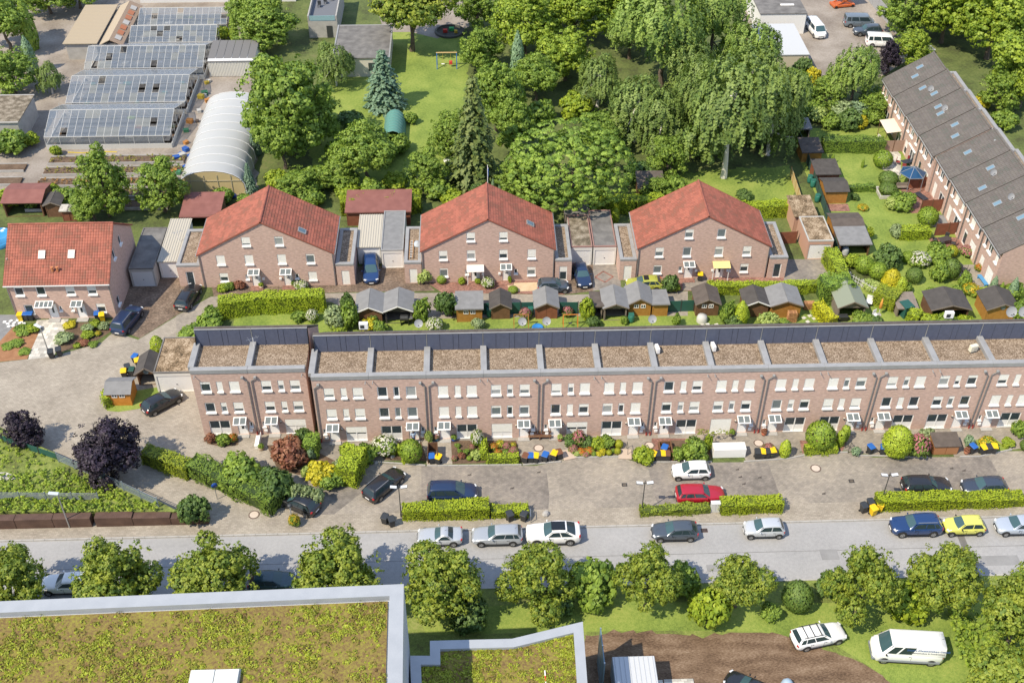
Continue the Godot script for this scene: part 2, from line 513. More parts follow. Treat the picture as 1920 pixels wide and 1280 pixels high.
# pantiles,each fired and weathered a little differently at random,laid on a slope: x across,ridge at z = 0,eaves at z = run,falling by drop
func tile_slope(w: float,run: float,drop: float,col: Color,cw := 0.3,rh := 0.34,spread := 0.2,wave := 0.035) -> ArrayMesh:
	var b := MB.new()
	var length := sqrt(run*run+drop*drop)
	var rows := int(round(length/rh))
	var cols := int(round(w/cw))
	var dn := Vector3(0,-drop,run).normalized()
	var nrm := Vector3(0,run,drop).normalized()
	var wear := FastNoiseLite.new()
	wear.seed = rng.randi() % 1000
	wear.frequency = 0.35
	# five kinds of tile,mixed at random: new,plain,old,lichened,replaced
	var m := spread
	var kinds := [Color(col.r*(1 - m),col.g*(1 - m*0.3),col.b*(1 - m*0.4)),Color(col.r*(1 - m*0.6),col.g*(1 - m*0.6),col.b*(1 - m*0.6)),col,Color(col.r*(1+m*0.4),col.g*(1+m*0.5),col.b*(1+m*0.5)),Color(col.r*(1+m),col.g*(1+m*0.9),col.b*(1+m*0.8))]
	var prof := [[0.0,0.0],[0.28,wave],[0.62,wave],[0.86,0.0],[1.0,0.0]]
	for r in rows:
		var s0 := length*r/rows
		var s1 := length*(r+1)/rows
		for k in cols:
			var old := wear.get_noise_2d(w*k/cols,s0*1.6)*2.2+rng.randf_range(-0.9,0.9)
			b.col = kinds[clampi(int(old*2.0+2.5),0,4)]
			var x0 := -w/2+w*k/cols
			for i in prof.size() - 1:
				var xa: float = x0+prof[i][0]*w/cols
				var xb: float = x0+prof[i+1][0]*w/cols
				var ha: float = prof[i][1]
				var hb: float = prof[i+1][1]
				var a := Vector3(xa,0,0)+dn*s0+nrm*ha
				var c := Vector3(xb,0,0)+dn*s0+nrm*hb
				var d := Vector3(xb,0,0)+dn*s1+nrm*(hb+0.04)
				var e := Vector3(xa,0,0)+dn*s1+nrm*(ha+0.04)
				b.quad(e,d,c,a)
				b.quad(e - nrm*0.045,d - nrm*0.045,d,e)
	# underside and verge
	b.col = col
	var p := -w/2
	var q := w/2
	var o := nrm*-0.1
	var lo := dn*length
	b.quad(Vector3(q,0,0)+o,Vector3(q,0,0)+lo+o,Vector3(p,0,0)+lo+o,Vector3(p,0,0)+o)
	b.quad(Vector3(p,0,0)+lo+o,Vector3(q,0,0)+lo+o,Vector3(q,0,0)+lo,Vector3(p,0,0)+lo)
	b.quad(Vector3(p,0,0)+o,Vector3(p,0,0)+lo+o,Vector3(p,0,0)+lo+nrm*0.05,Vector3(p,0,0)+nrm*0.05)
	b.quad(Vector3(q,0,0)+lo+o,Vector3(q,0,0)+o,Vector3(q,0,0)+nrm*0.05,Vector3(q,0,0)+lo+nrm*0.05)
	return b.done()

func ridge_caps(length: float,col: Color,along_x := true) -> ArrayMesh:
	var b := MB.new()
	var k := int(length/0.42)
	for i in k:
		var t := 1.0+rng.randf_range(-0.18,0.14)
		b.col = Color(col.r*t,col.g*t,col.b*t)
		var a := -length/2+length*i/k
		var c := -length/2+length*(i+1)/k
		var p := Vector3(a,0,0) if along_x else Vector3(0,0,a)
		var q := Vector3(c,0,0) if along_x else Vector3(0,0,c)
		b.tube(p,q,0.13,0.115,8,true)
	return b.done()

func skylight(parent: Node,at: Vector3,basis: Basis,w := 0.75,l := 1.05,m: Material = null) -> void:
	var key := "sky%.2f,%.2f" % [w,l]
	if not cache.has(key):
		var b := MB.new()
		for s in [-1,1]:
			b.box(Vector3(s*(w/2 - 0.04),0.06,0),Vector3(0.08,0.14,l)); b.box(Vector3(0,0.06,s*(l/2 - 0.04)),Vector3(w - 0.16,0.14,0.08))
		cache[key] = b.done()
	var f := part(parent,"roof_window",cache[key],flat(0.36,0.37,0.37,0.4,0.3),at,basis)
	part(f,"pane",bm(w - 0.14,0.03,l - 0.14),m if m else flat(0.1,0.16,0.2,0.05),Vector3(0,0.09,0))

func gutter_pipe(parent: Node,at: Vector3,h: float,hopper := true,side := 1.0) -> void:
	var key := "pipe%.2f,%s,%.0f" % [h,hopper,side]
	if not cache.has(key):
		var b := MB.new()
		if hopper:
			b.tube(Vector3(0,0.5,0.09),Vector3(0,h - 1.0,0.09),0.05,0.05,8)
			b.tube(Vector3(0,h - 1.0,0.09),Vector3(side*0.42,h - 0.62,0.12),0.05,0.05,8)
		else:
			b.tube(Vector3(0,0.0,0.09),Vector3(0,h,0.09),0.05,0.05,8)
		cache[key] = b.done()
	var p := part(parent,"drainpipe",cache[key],M.pipe,at)
	if hopper:
		part(p,"hopper_head",cb(0.26,0.24,0.24,0.03),M.zinc,Vector3(side*0.42,h - 0.5,0.13))
		if not cache.has("standpipe"):
			var b := MB.new()
			b.tube(Vector3(0,0,0.09),Vector3(0,0.55,0.09),0.065,0.065,8)
			cache.standpipe = b.done()
		part(p,"standpipe",cache.standpipe,M.redpipe)

# ------------------------------------------------------------------ row houses
const UNIT := 5.435
func row_house(x0: float,z0: float,mirrored: bool,up: Array,mid: Array,ground: float,door_style: int,label: String,left_end := false,right_end := false) -> Node3D:
	var w := UNIT
	var h := 8.22
	var t := thing("row_house",label,"house",x0,z0,0.0,"row houses of the terrace")
	var X := func(a: float,b: float) -> Array: return [w - b,w - a] if mirrored else [a,b]
	var holes := []
	var wins := []
	var spans := [[0.68,1.66],[2.22,2.8],[3.42,4.4]]
	for k in 3:
		var s: Array = X.call(spans[k][0],spans[k][1])
		var q: int = 2 - k if mirrored else k
		holes.append([s[0],5.85,s[1],7.15]); wins.append([s,5.85,up[q]])
		holes.append([s[0],3.12,s[1],4.42]); wins.append([s,3.12,mid[q]])
	var big: Array = X.call(0.7,2.75)
	var dr: Array = X.call(3.42,4.38)
	var sm: Array = X.call(4.62,4.98)
	holes.append([big[0],0.12,big[1],1.98])
	holes.append([dr[0],0.06,dr[1],2.02])
	holes.append([sm[0],1.05,sm[1],1.75])
	var b := MB.new()
	wall(b,[Vector2(0,h),Vector2(w,h)],holes)
	# dark inside behind the openings is the wall's own inner leaf
	inner_wall(t,[Vector2(0.02,h),Vector2(w - 0.02,h)])
	b.x = Transform3D.IDENTITY
	part(t,"rear_wall",bm(w,5.6,0.2),M.brick,Vector3(w/2,2.8,-9.9))
	for s in [[0.0,-1.0,left_end],[w,1.0,right_end]]:
		if not s[2]: continue
		var px: float = s[0]
		var pts := [Vector3(px,0,0),Vector3(px,0,-10),Vector3(px,5.6,-10),Vector3(px,10.2,-4.1),Vector3(px,8.2,-4.0),Vector3(px,8.2,0)]
		for k in range(1,5):
			if s[1] < 0: b.tri(pts[0],pts[k+1],pts[k])
			else: b.tri(pts[0],pts[k],pts[k+1])
	part(t,"wall",b.done(),M.brick)
	part(t,"roof_deck",bm(w - 0.02,0.2,4.1),M.gravel,Vector3(w/2,8.16,-2.15))
	var seed := posmod(int(x0*7.3),11)
	if x0 > 8.0 and seed % 2 == 0:
		var mp := MB.new()
		var cx := 3.2+(seed % 4)*0.22
		mp.prism(ragged(PackedVector2Array([Vector2(cx - 0.6,-3.6),Vector2(w - 0.35,-3.7),Vector2(w - 0.32,-0.6),Vector2(cx - 0.9,-0.55),Vector2(cx+0.4,-1.5)]),0.3,0.3),8.2,8.268)
		part(t,"moss_patch",mp.done(),M.moss)
	# zinc copings
	part(t,"front_coping",cb(w - 0.004,0.5,0.52,0.03),M.zinc,Vector3(w/2,8.45,-0.19))
	part(t,"party_wall_coping",cb(0.6,0.5,3.55,0.03),M.zinc,Vector3(0.03,8.46,-2.24))
	# clad upstand behind the deck,in separate sheets
	var edges := [0.0,0.23,0.47,0.57,0.8,1.0]
	for k in 5:
		var a: float = edges[k]*(w - 0.08)+0.04
		var c: float = edges[k+1]*(w - 0.08)+0.04
		part(t,"cladding_panel",cb(c - a - 0.03,2.05,0.06,0.01),M.cladding,Vector3((a+c)/2,9.25,-4.03))
	part(t,"cladding_trim",bm(0.05,2.1,0.08),M.zinc,Vector3(0.0,9.27,-4.02))
	part(t,"upstand",bm(w,2.1,0.12),M.black,Vector3(w/2,9.25,-4.13))
	part(t,"ridge_gutter",cb(w - 0.004,0.09,0.12,0.02),M.zinc,Vector3(w/2,10.32,-4.02))
	if not cache.has("row_ridge"): cache.row_ridge = ridge_caps(w,Color(0.1,0.085,0.075))
	part(t,"ridge_tiles",cache.row_ridge,M.tile,Vector3(w/2,10.36,-4.22))
	if not cache.has("row_back"): cache.row_back = tile_slope(w,6.0,4.8,Color(0.11,0.095,0.085),0.33,0.36)
	part(t,"rear_roof",cache.row_back,M.tile,Vector3(w/2,10.34,-4.25),Basis(Vector3.UP,PI))
	for q in wins:
		var s: Array = q[0]
		window(t,Vector3((s[0]+s[1])/2,q[1],0),s[1] - s[0],1.3,q[2],0,true,Basis.IDENTITY,[0,0,1,1,2][rng.randi() % 5])
	low_panel_window(t,Vector3((big[0]+big[1])/2,0.12,0),big[1] - big[0],1.86,ground)
	door(t,Vector3((dr[0]+dr[1])/2,0.06,0),0.96,1.96,door_style)
	porch_roof(t,Vector3((dr[0]+dr[1])/2 - 0.05,2.42,0.0),1.28,2)
	part(t,"doorstep",cb(1.15,0.1,0.5,0.02),M.concrete,Vector3((dr[0]+dr[1])/2,0.05,0.27))
	window(t,Vector3((sm[0]+sm[1])/2,1.05,0),0.36,0.7,0.0,0,true)
	part(t,"letter_box",cb(0.34,0.3,0.16,0.03),M.upvc,Vector3((sm[0]+sm[1])/2+(-0.1 if not mirrored else 0.1),0.62,0.09))
	var wl := part(t,"wall_lamp",cb(0.12,0.2,0.14,0.03),M.iron,Vector3((dr[0] - 0.3) if not mirrored else (dr[1]+0.3),1.7,0.08))
	part(wl,"lamp_shade",cb(0.13,0.12,0.13,0.03),flat(0.7,0.68,0.6,0.3),Vector3(0,0.12,0.02))
	var px := (w - 0.19) if not mirrored else 0.19
	gutter_pipe(t,Vector3(px,0,0),h,true,-1.0 if not mirrored else 1.0)
	var sx := 0.35 if not mirrored else w - 0.35
	if not cache.has("spout"):
		var s := MB.new()
		s.tube(Vector3(0,0,0),Vector3(0,-0.05,0.38),0.045,0.045,8)
		cache.spout = s.done()
	part(t,"overflow_spout",cache.spout,M.zinc,Vector3(sx,7.95,0))
	return t

func terrace() -> void:
	row_house(-33.28,-1.0,false,[0.25,1,1],[0.1,0.45,0.7],0.0,2,"end row house beside the gravel-roofed garage, first of the lower pair",true,false)
	row_house(-27.84,-1.0,true,[0.6,0.5,0.6],[0.55,0.7,0.55],0.5,1,"second row house from the garage, where the roofline steps up",false,true)
	var U := [[-4,[0.7,0.8,0.8],[0.8,0.8,0.8],0.45],[-3,[0,0,0],[0,0,0],0.0],[-2,[1,1,1],[1,1,1],0.0],[-1,[0.55,0.5,0.6],[0.25,0.2,0.25],0.65],
		[0,[0.75,0.45,1],[0,1,0.35],0.4],[1,[1,1,1],[0.3,0.25,1],0.05],[2,[0.1,1,0.6],[0.3,0.4,0.6],0.0],[3,[1,1,0.9],[0.5,0.35,0.4],1.0],
		[4,[0.9,1,0.9],[0.1,0.5,0.3],0.0],[5,[1,0.3,0.4],[0.8,1,0.8],0.0],[6,[0.7,0.4,0.9],[0,1,0],0.0],[7,[0.35,0.6,0.3],[0.4,0.3,0.1],0.0],[8,[0.6,1,0.8],[0.9,1,0.9],0.0],[9,[0.5,0.4,1],[1,0.2,0.3],0.3]]
	var words := ["third row house from the gravel-roofed garage, first beyond the step in the roofline","fourth row house from the garage, all its shutters up and a person at the door",
		"fifth row house from the garage, all upper shutters down, brown flower bed in front","sixth row house from the garage, behind the hedged bed of red flowers",
		"seventh row house from the garage, sharing the brown bench with its neighbour","eighth row house from the garage, upper shutters down, behind the flower bed of yellow shrubs",
		"ninth row house from the garage, behind the red paved front yard","tenth row house from the garage, its big ground floor window shuttered white",
		"eleventh row house from the garage, behind the ball-shaped clipped tree","twelfth row house from the garage, with brown shutters open beside the low hedge",
		"thirteenth row house from the garage, behind the large egg-shaped tree","fourteenth row house from the garage, behind the brown bin cabinet",
		"fifteenth row house from the garage, with a satellite box on its neighbour's deck","sixteenth row house from the garage at the far end of the terrace"]
	for i in U.size():
		var u: Array = U[i]
		row_house(u[0]*UNIT,0.25,posmod(u[0],2) == 0,u[1],u[2],u[3],[1,2,0,1,3,0,2,1,3,1,0,3,3,1][i],words[i],i == 0,i == U.size() - 1)
	# air conditioners and dishes on the decks
	for a in [[11.46,-2.81,"white air conditioner on deck of the ninth row house"],[16.97,-2.97,"white air conditioner on deck of the tenth row house"]]:
		var t := thing("air_conditioner",a[2],"air conditioner",a[0],a[1],0.15,"boxes on the gravel decks",8.26)
		part(t,"casing",cb(0.34,0.62,0.85,0.03),M.white,Vector3(0,0.4,0))
		part(t,"foot",bm(0.5,0.1,0.1),M.iron,Vector3(0,0.05,0.3)); part(t,"foot",bm(0.5,0.1,0.1),M.iron,Vector3(0,0.05,-0.3))
		part(t,"fan_grille",bm(0.02,0.45,0.45),M.iron,Vector3(0.175,0.4,0.1))

# ------------------------------------------------------------------ semi-detached houses
func double_house(xc: float,zf: float,label: String,shut: Array,doors: Array,sky: Array,eave := 4.42,apex := 8.65,wide := 15.3,deep := 7.25) -> Node3D:
	var t := thing("semi_detached_house",label,"house",xc,zf,0.0,"red-roofed semi-detached houses")
	var hw := wide/2
	var holes := []
	var win := []
	var spec := [[-1.95,5.75,0.98,1.2],[1.75,5.75,0.98,1.2],[-5.15,3.2,0.98,1.3],[-1.95,3.2,0.98,1.3],[1.75,3.2,0.98,1.3],[5.0,3.2,0.98,1.3],[-5.15,0.8,0.98,1.2],[5.0,0.8,0.98,1.2]]
	for i in spec.size():
		var s: Array = spec[i]
		holes.append([s[0] - s[2]/2,s[1],s[0]+s[2]/2,s[1]+s[3]])
		win.append([s[0],s[1],s[2],s[3],shut[i]])
	var dx := [-1.5,2.15]
	for k in 2:
		holes.append([dx[k] - 0.5,0.08,dx[k]+0.5,2.1])
		var sx: float = dx[k]+[-0.98,1.05][k]
		holes.append([sx - 0.22,1.05,sx+0.22,1.75])
		win.append([sx,1.05,0.44,0.7,0.0])
	var b := MB.new()
	var tops := [Vector2(-hw,eave),Vector2(0,apex),Vector2(hw,eave)]
	wall(b,tops,holes)
	inner_wall(t,[Vector2(-hw+0.02,eave - 0.02),Vector2(0,apex - 0.02),Vector2(hw - 0.02,eave - 0.02)])
	b.x = Transform3D(Basis(Vector3.UP,PI),Vector3(0,0,-deep))
	wall(b,tops,[])
	b.x = Transform3D.IDENTITY
	b.quad(Vector3(-hw,0,-deep),Vector3(-hw,0,0),Vector3(-hw,eave,0),Vector3(-hw,eave,-deep))
	b.quad(Vector3(hw,0,0),Vector3(hw,0,-deep),Vector3(hw,eave,-deep),Vector3(hw,eave,0))
	part(t,"wall",b.done(),M.brick)
	var col := Color(0.285,0.094,0.062)
	var run := hw+0.12
	var drop := (apex - eave)*run/hw
	for s in [-1,1]:
		var r := part(t,"roof",tile_slope(deep+0.3,run,drop,col),M.tile,Vector3(0,apex+0.12,-deep/2),Basis(Vector3.UP,s*PI/2))
		var g := MB.new()
		g.box(Vector3(0,-drop - 0.08,run+0.06),Vector3(deep+0.3,0.12,0.12))
		part(r,"gutter",g.done(),M.zinc)
		# verge boards under the tiles
		var vb := MB.new()
		vb.bar(Vector3(s*(deep/2+0.06),-0.12,0.0),Vector3(s*(deep/2+0.06),-drop - 0.12,run),0.05,0.16)
		part(r,"verge_board",vb.done(),flat(0.5,0.5,0.49,0.6))
	part(t,"ridge_tiles",ridge_caps(deep+0.3,col,false),M.tile,Vector3(0,apex+0.14,-deep/2))
	for q in win: window(t,Vector3(q[0],q[1],0),q[2],q[3],q[4],0,true,Basis.IDENTITY,[0,0,1,1,2][rng.randi() % 5])
	for k in 2:
		door(t,Vector3(dx[k],0.08,0),1.0,2.02,doors[k])
		if doors[k+2] < 3: porch_roof(t,Vector3(dx[k] - 0.1,2.5,0),1.35,2)
		else:
			var pr := part(t,"porch_roof",cb(2.0,0.08,1.1,0.02),flat(0.72,0.7,0.66) if doors[k+2] == 3 else flat(0.75,0.62,0.25),Vector3(dx[k],2.35,0.6),Basis(Vector3.RIGHT,0.22))
			for s in [-1,1]: part(pr,"post",bm(0.07,2.2,0.07),M.upvc,Vector3(s*0.9,-1.12,0.35),Basis(Vector3.RIGHT,-0.22))
		part(t,"doorstep",cb(1.5,0.1,0.8,0.02),M.redpave,Vector3(dx[k],0.05,0.42))
		part(t,"letter_box",cb(0.3,0.3,0.14,0.03),M.upvc,Vector3(dx[k]+0.85*(1 if k == 0 else -1),1.15,0.08))
		part(t,"wall_lamp",cb(0.14,0.22,0.14,0.03),flat(0.6,0.52,0.4),Vector3(dx[k]+0.75*(1 if k == 0 else -1),1.85,0.08))
	for s in [-1,1]: gutter_pipe(t,Vector3(s*(hw - 0.12),0,0),eave - 0.1,false)
	for s in sky:
		var a: float = s[0]
		var f: float = s[1]
		var sd := 1.0 if a > 0 else -1.0
		skylight(t,Vector3(a,apex+0.2 - absf(a)*drop/run,-deep/2+f),Basis(Vector3.BACK,-sd*atan2(drop,run)),0.95,0.8)
	return t

# flat-roofed brick annex with a zinc rim; x0..x1,front at z,running back
func annex(x0: float,x1: float,z: float,deep: float,h: float,label: String,style: int) -> void:
	var w := x1 - x0
	var t := thing("flat_roofed_annex",label,"annex",(x0+x1)/2,z,0.0,"flat-roofed annexes beside the houses")
	var b := MB.new()
	var holes := [[-0.45,0.05,0.45,2.05]]
	b.x = Transform3D(Basis.IDENTITY,Vector3.ZERO)
	wall(b,[Vector2(-w/2,h),Vector2(w/2,h)],holes)
	b.x = Transform3D.IDENTITY
	b.quad(Vector3(-w/2,0,-deep),Vector3(-w/2,0,0),Vector3(-w/2,h,0),Vector3(-w/2,h,-deep))
	b.quad(Vector3(w/2,0,0),Vector3(w/2,0,-deep),Vector3(w/2,h,-deep),Vector3(w/2,h,0))
	b.quad(Vector3(w/2,0,-deep),Vector3(-w/2,0,-deep),Vector3(-w/2,h,-deep),Vector3(w/2,h,-deep))
	part(t,"wall",b.done(),M.brick)
	part(t,"roof_deck",bm(w - 0.5,0.1,deep - 0.5),M.gravel,Vector3(0,h - 0.05,-deep/2))
	for s in [-1,1]: part(t,"coping",cb(0.42,0.3,deep - 0.78,0.03),M.zinc,Vector3(s*(w/2 - 0.18),h+0.05,-deep/2))
	for k in [0.0,1.0]: part(t,"coping",cb(w+0.06,0.302,0.42,0.03),M.zinc,Vector3(0,h+0.05,-0.18 - k*(deep - 0.36)))
	if style == 0: part(t,"door",slats(0.9,2.0),M.shutter,Vector3(0,0.05,-0.05))
	elif style == 1:
		window(t,Vector3(0,0.05,0),0.9,2.0,0.4,0,false)
	else: window(t,Vector3(0,0.05,0),0.9,2.0,0.0,0,false)

# garage with an up-and-over door in front
func garage(x0: float,x1: float,z: float,deep: float,h: float,roof: String,label: String,wall_m: Material,door_m: Material,edge: Material = null) -> void:
	var w := x1 - x0
	var t := thing("garage",label,"garage",(x0+x1)/2,z,0.0,"garages beside the houses")
	var b := MB.new()
	wall(b,[Vector2(-w/2,h),Vector2(w/2,h)],[[-w/2+0.2,0.02,w/2 - 0.2,2.1]],0.12)
	b.quad(Vector3(-w/2,0,-deep),Vector3(-w/2,0,0),Vector3(-w/2,h,0),Vector3(-w/2,h,-deep))
	b.quad(Vector3(w/2,0,0),Vector3(w/2,0,-deep),Vector3(w/2,h,-deep),Vector3(w/2,h,0))
	b.quad(Vector3(w/2,0,-deep),Vector3(-w/2,0,-deep),Vector3(-w/2,h,-deep),Vector3(w/2,h,-deep))
	part(t,"wall",b.done(),wall_m)
	var g := MB.new()
	var k := int((w - 0.4)/0.11)
	for i in k:
		var a := -w/2+0.2+(w - 0.4)*i/k
		g.box(Vector3(a+(w - 0.4)/k/2,1.06,0),Vector3((w - 0.4)/k - 0.014,2.08,0.03))
	g.box(Vector3(0,1.06,-0.02),Vector3(w - 0.4,2.08,0.03))
	var d := part(t,"garage_door",g.done(),door_m,Vector3(0,0,-0.08))
	part(d,"handle",bm(0.12,0.05,0.06),M.black,Vector3(0,0.95,0.04))
	if roof == "corrugated":
		part(t,"roof",corrugated(w+0.2,deep+0.3,0.28,0.05),flat(0.45,0.42,0.355,0.7),Vector3(0,h+0.08,-deep/2),Basis(Vector3.RIGHT,0.03))
	else:
		part(t,"roof",bm(w - 0.04,0.1,deep - 0.04),M[roof],Vector3(0,h - 0.01,-deep/2))
		var e: Material = edge if edge else M.bitumen
		for s in [-1,1]: part(t,"roof_edge",cb(0.14,0.2,deep - 0.28,0.02),e,Vector3(s*(w/2 - 0.05),h+0.03,-deep/2))
		for s in [-1,1]: part(t,"roof_edge",cb(w+0.04,0.205,0.14,0.02),e,Vector3(0,h+0.03,-deep/2+s*(deep/2 - 0.05)))

# sheet with ribs running along z,laid level
func corrugated(w: float,l: float,pitch: float,amp: float) -> ArrayMesh:
	var b := MB.new()
	var k := int(w/pitch)
	for i in k:
		var x0 := -w/2+w*i/k
		var q := w/k
		var pr := [[0.0,0.0],[0.15,amp],[0.45,amp],[0.6,0.0],[1.0,0.0]]
		for j in 4:
			var a: float = x0+pr[j][0]*q
			var c: float = x0+pr[j+1][0]*q
			b.quad(Vector3(a,pr[j][1],l/2),Vector3(c,pr[j+1][1],l/2),Vector3(c,pr[j+1][1],-l/2),Vector3(a,pr[j][1],-l/2))
	b.box(Vector3(0,-0.05,0),Vector3(w,0.08,l))
	return b.done()

# ------------------------------------------------------------------ vehicles (front towards +x)
func paint(r: float,g: float,b: float,metal := 0.0) -> StandardMaterial3D:
	var key := "paint%.3f,%.3f,%.3f" % [r,g,b]
	if not cache.has(key):
		var m := StandardMaterial3D.new()
		m.albedo_color = lin(r,g,b)
		m.roughness = 0.32
		m.metallic = metal
		m.clearcoat_enabled = true
		m.clearcoat = 0.8
		m.clearcoat_roughness = 0.06
		cache[key] = m
	return cache[key]

# p: length,width,height,belt,hood,tail,windscreen base/top,roof end,rear glass base (fractions of the length from the middle),wheel radius
const SHAPES := {
	"small": [3.65,1.66,1.5,0.93,0.74,0.86,0.235,0.06,-0.37,-0.475,0.29,2,0.345],
	"hatch": [4.2,1.76,1.47,0.93,0.72,0.92,0.19,0.03,-0.34,-0.465,0.31,3,0.32],
	"estate": [4.6,1.8,1.49,0.95,0.72,0.9,0.17,0.03,-0.4,-0.478,0.32,3,0.305],
	"suv": [4.6,1.88,1.66,1.04,0.88,1.0,0.19,0.06,-0.38,-0.47,0.36,3,0.305],
	"coupe_suv": [4.9,1.98,1.68,1.08,0.9,1.1,0.17,0.02,-0.22,-0.44,0.39,2,0.3],
	"roadster": [4.1,1.78,1.28,0.86,0.7,0.88,0.1,-0.03,-0.17,-0.31,0.32,1,0.3],
	"minivan": [4.7,1.9,1.72,1.02,0.82,0.98,0.25,0.06,-0.42,-0.485,0.33,3,0.315],
	"transporter": [5.7,2.05,2.35,1.28,1.02,1.28,0.395,0.26,-0.485,-0.497,0.36,0,0.33],
	"minibus": [5.0,1.92,1.98,1.12,0.92,1.1,0.385,0.25,-0.47,-0.492,0.34,3,0.31],
}

func car_meshes(kind: String) -> Dictionary:
	if cache.has("car_"+kind): return cache["car_"+kind]
	var p: Array = SHAPES[kind]
	var L: float = p[0]
	var hw: float = p[1]/2
	var H: float = p[2]
	var belt: float = p[3]
	var big := kind == "transporter" or kind == "minibus"
	var out := {}
	# lower body: rings along x
	var xc: float = p[6]*L
	var xf: float = p[7]*L
	var xr: float = p[8]*L
	var xb: float = p[9]*L
	var st := [[-L/2,0.74,0.42,p[5] - 0.18],[-L/2+0.05,0.86,0.32,p[5] - 0.06],[-L/2+0.22,0.955,0.25,p[5]],[minf(xb+0.25,-L*0.36),0.985,0.22,belt],[-L*0.22,1.0,0.2,belt],
		[0.0,1.0,0.19,belt - 0.01],[xc - 0.25,0.995,0.19,belt - 0.02],[xc+0.05,0.985,0.2,belt - 0.02],[lerpf(xc,L/2,0.5),0.965,0.22,lerpf(belt,p[4],0.35)],[L/2 - 0.28,0.91,0.24,p[4]+0.03],[L/2 - 0.08,0.78,0.28,p[4] - 0.08],[L/2,0.62,0.36,p[4] - 0.2]]
	st.sort_custom(func(a,c): return a[0] < c[0])
	var rings := []
	for s in st:
		var w: float = hw*s[1]
		var yb: float = s[2]
		var yt: float = s[3]
		var half := [Vector2(0,yb),Vector2(w*0.86,yb),Vector2(w*0.965,yb+0.1),Vector2(w,lerpf(yb,yt,0.5)),Vector2(w*0.985,yt - 0.1),Vector2(w*0.93,yt - 0.02),Vector2(w*0.8,yt+0.015),Vector2(w*0.4,yt+0.04),Vector2(0,yt+0.045)]
		var rg := []
		for q in half: rg.append(Vector3(s[0],q.y,q.x))
		for k in range(half.size() - 2,0,-1): rg.append(Vector3(s[0],half[k].y,-half[k].x))
		rings.append(rg)
	var b := MB.new()
	for i in rings.size() - 1:
		var n: int = rings[i].size()
		for j in n: b.quad(rings[i][j],rings[i+1][j],rings[i+1][(j+1) % n],rings[i][(j+1) % n])
	for e in [0,rings.size() - 1]:
		var n: int = rings[e].size()
		for j in range(1,n - 1):
			if e == 0: b.tri(rings[e][0],rings[e][j],rings[e][j+1])
			else: b.tri(rings[e][0],rings[e][j+1],rings[e][j])
	out.body = b.smooth()
	# cabin
	var wb := hw*(0.965 if big else 0.93)
	var wr := hw*(0.84 if big else 0.71)
	var re := H - 0.07
	var c := MB.new()
	var roof := func(u: float,s: float) -> Vector3:
		var x := lerpf(xr,xf,u)
		return Vector3(x,H - 0.05*pow(absf(s),2.0) - 0.07*pow(absf(u*2.0 - 0.9),2.0)*(0.25 if big else 0.8),s*(wr - 0.05))
	for i in 6:
		for j in 6:
			var u0 := i/6.0
			var u1 := (i+1)/6.0
			var s0 := -1.0+j/3.0
			var s1 := -1.0+(j+1)/3.0
			c.quad(roof.call(u0,s1),roof.call(u1,s1),roof.call(u1,s0),roof.call(u0,s0))
	var cor := func(x: float,y: float,w: float,s: float) -> Vector3: return Vector3(x,y,w*s)
	for s in [-1.0,1.0]:
		for i in 6:
			var u0 := i/6.0
			var u1 := (i+1)/6.0
			var a: Vector3 = roof.call(u0,s)
			var d: Vector3 = roof.call(u1,s)
			var a2 := Vector3(a.x,a.y - 0.06,wr*s)
			var d2 := Vector3(d.x,d.y - 0.06,wr*s)
			if s > 0:
				c.quad(a2,d2,d,a)
				c.quad(Vector3(lerpf(xb,xc,u0),belt - 0.02,wb*s),Vector3(lerpf(xb,xc,u1),belt - 0.02,wb*s),d2,a2)
			else:
				c.quad(a,d,d2,a2)
				c.quad(a2,d2,Vector3(lerpf(xb,xc,u1),belt - 0.02,wb*s),Vector3(lerpf(xb,xc,u0),belt - 0.02,wb*s))
	for j in 6:
		var s0 := -1.0+j/3.0
		var s1 := -1.0+(j+1)/3.0
		var bow0 := 0.1*(1.0 - s0*s0)
		var bow1 := 0.1*(1.0 - s1*s1)
		c.quad(Vector3(xc+bow0,belt - 0.02,wb*s0),roof.call(1.0,s0),roof.call(1.0,s1),Vector3(xc+bow1,belt - 0.02,wb*s1))
		c.quad(roof.call(0.0,s0),Vector3(xb - bow0*0.6,belt - 0.02,wb*s0),Vector3(xb - bow1*0.6,belt - 0.02,wb*s1),roof.call(0.0,s1))
	out.cabin = c.smooth()
	# glazing,a little proud of the cabin
	var ws := MB.new()
	var rw := MB.new()
	for j in 6:
		var q0 := (-1.0+j/3.0)*0.9
		var q1 := (-1.0+(j+1)/3.0)*0.9
		var f := func(s: float,t: float,front: bool) -> Vector3:
			var bow := 0.1*(1.0 - s*s)
			var lo := Vector3(xc+bow,belt - 0.02,wb*s) if front else Vector3(xb - bow*0.6,belt - 0.02,wb*s)
			var hi: Vector3 = roof.call(1.0 if front else 0.0,s)
			return lo.lerp(hi,t)+(Vector3(0.012,0.01,0) if front else Vector3(-0.012,0.01,0))
		ws.quad(f.call(q0,0.08,true),f.call(q0,0.93,true),f.call(q1,0.93,true),f.call(q1,0.08,true))
		rw.quad(f.call(q0,0.9,false),f.call(q0,0.22,false),f.call(q1,0.22,false),f.call(q1,0.9,false))
	out.windscreen = ws.smooth()
	out.rear_window = rw.smooth()
	out.side = []
	var cuts := []
	match int(p[11]):
		0: cuts = [[0.8,0.955],[0.55,0.765]]
		1: cuts = [[0.12,0.92]]
		2: cuts = [[0.5,0.93],[0.07,0.46]]
		_: cuts = [[0.55,0.945],[0.235,0.52],[0.045,0.205]]
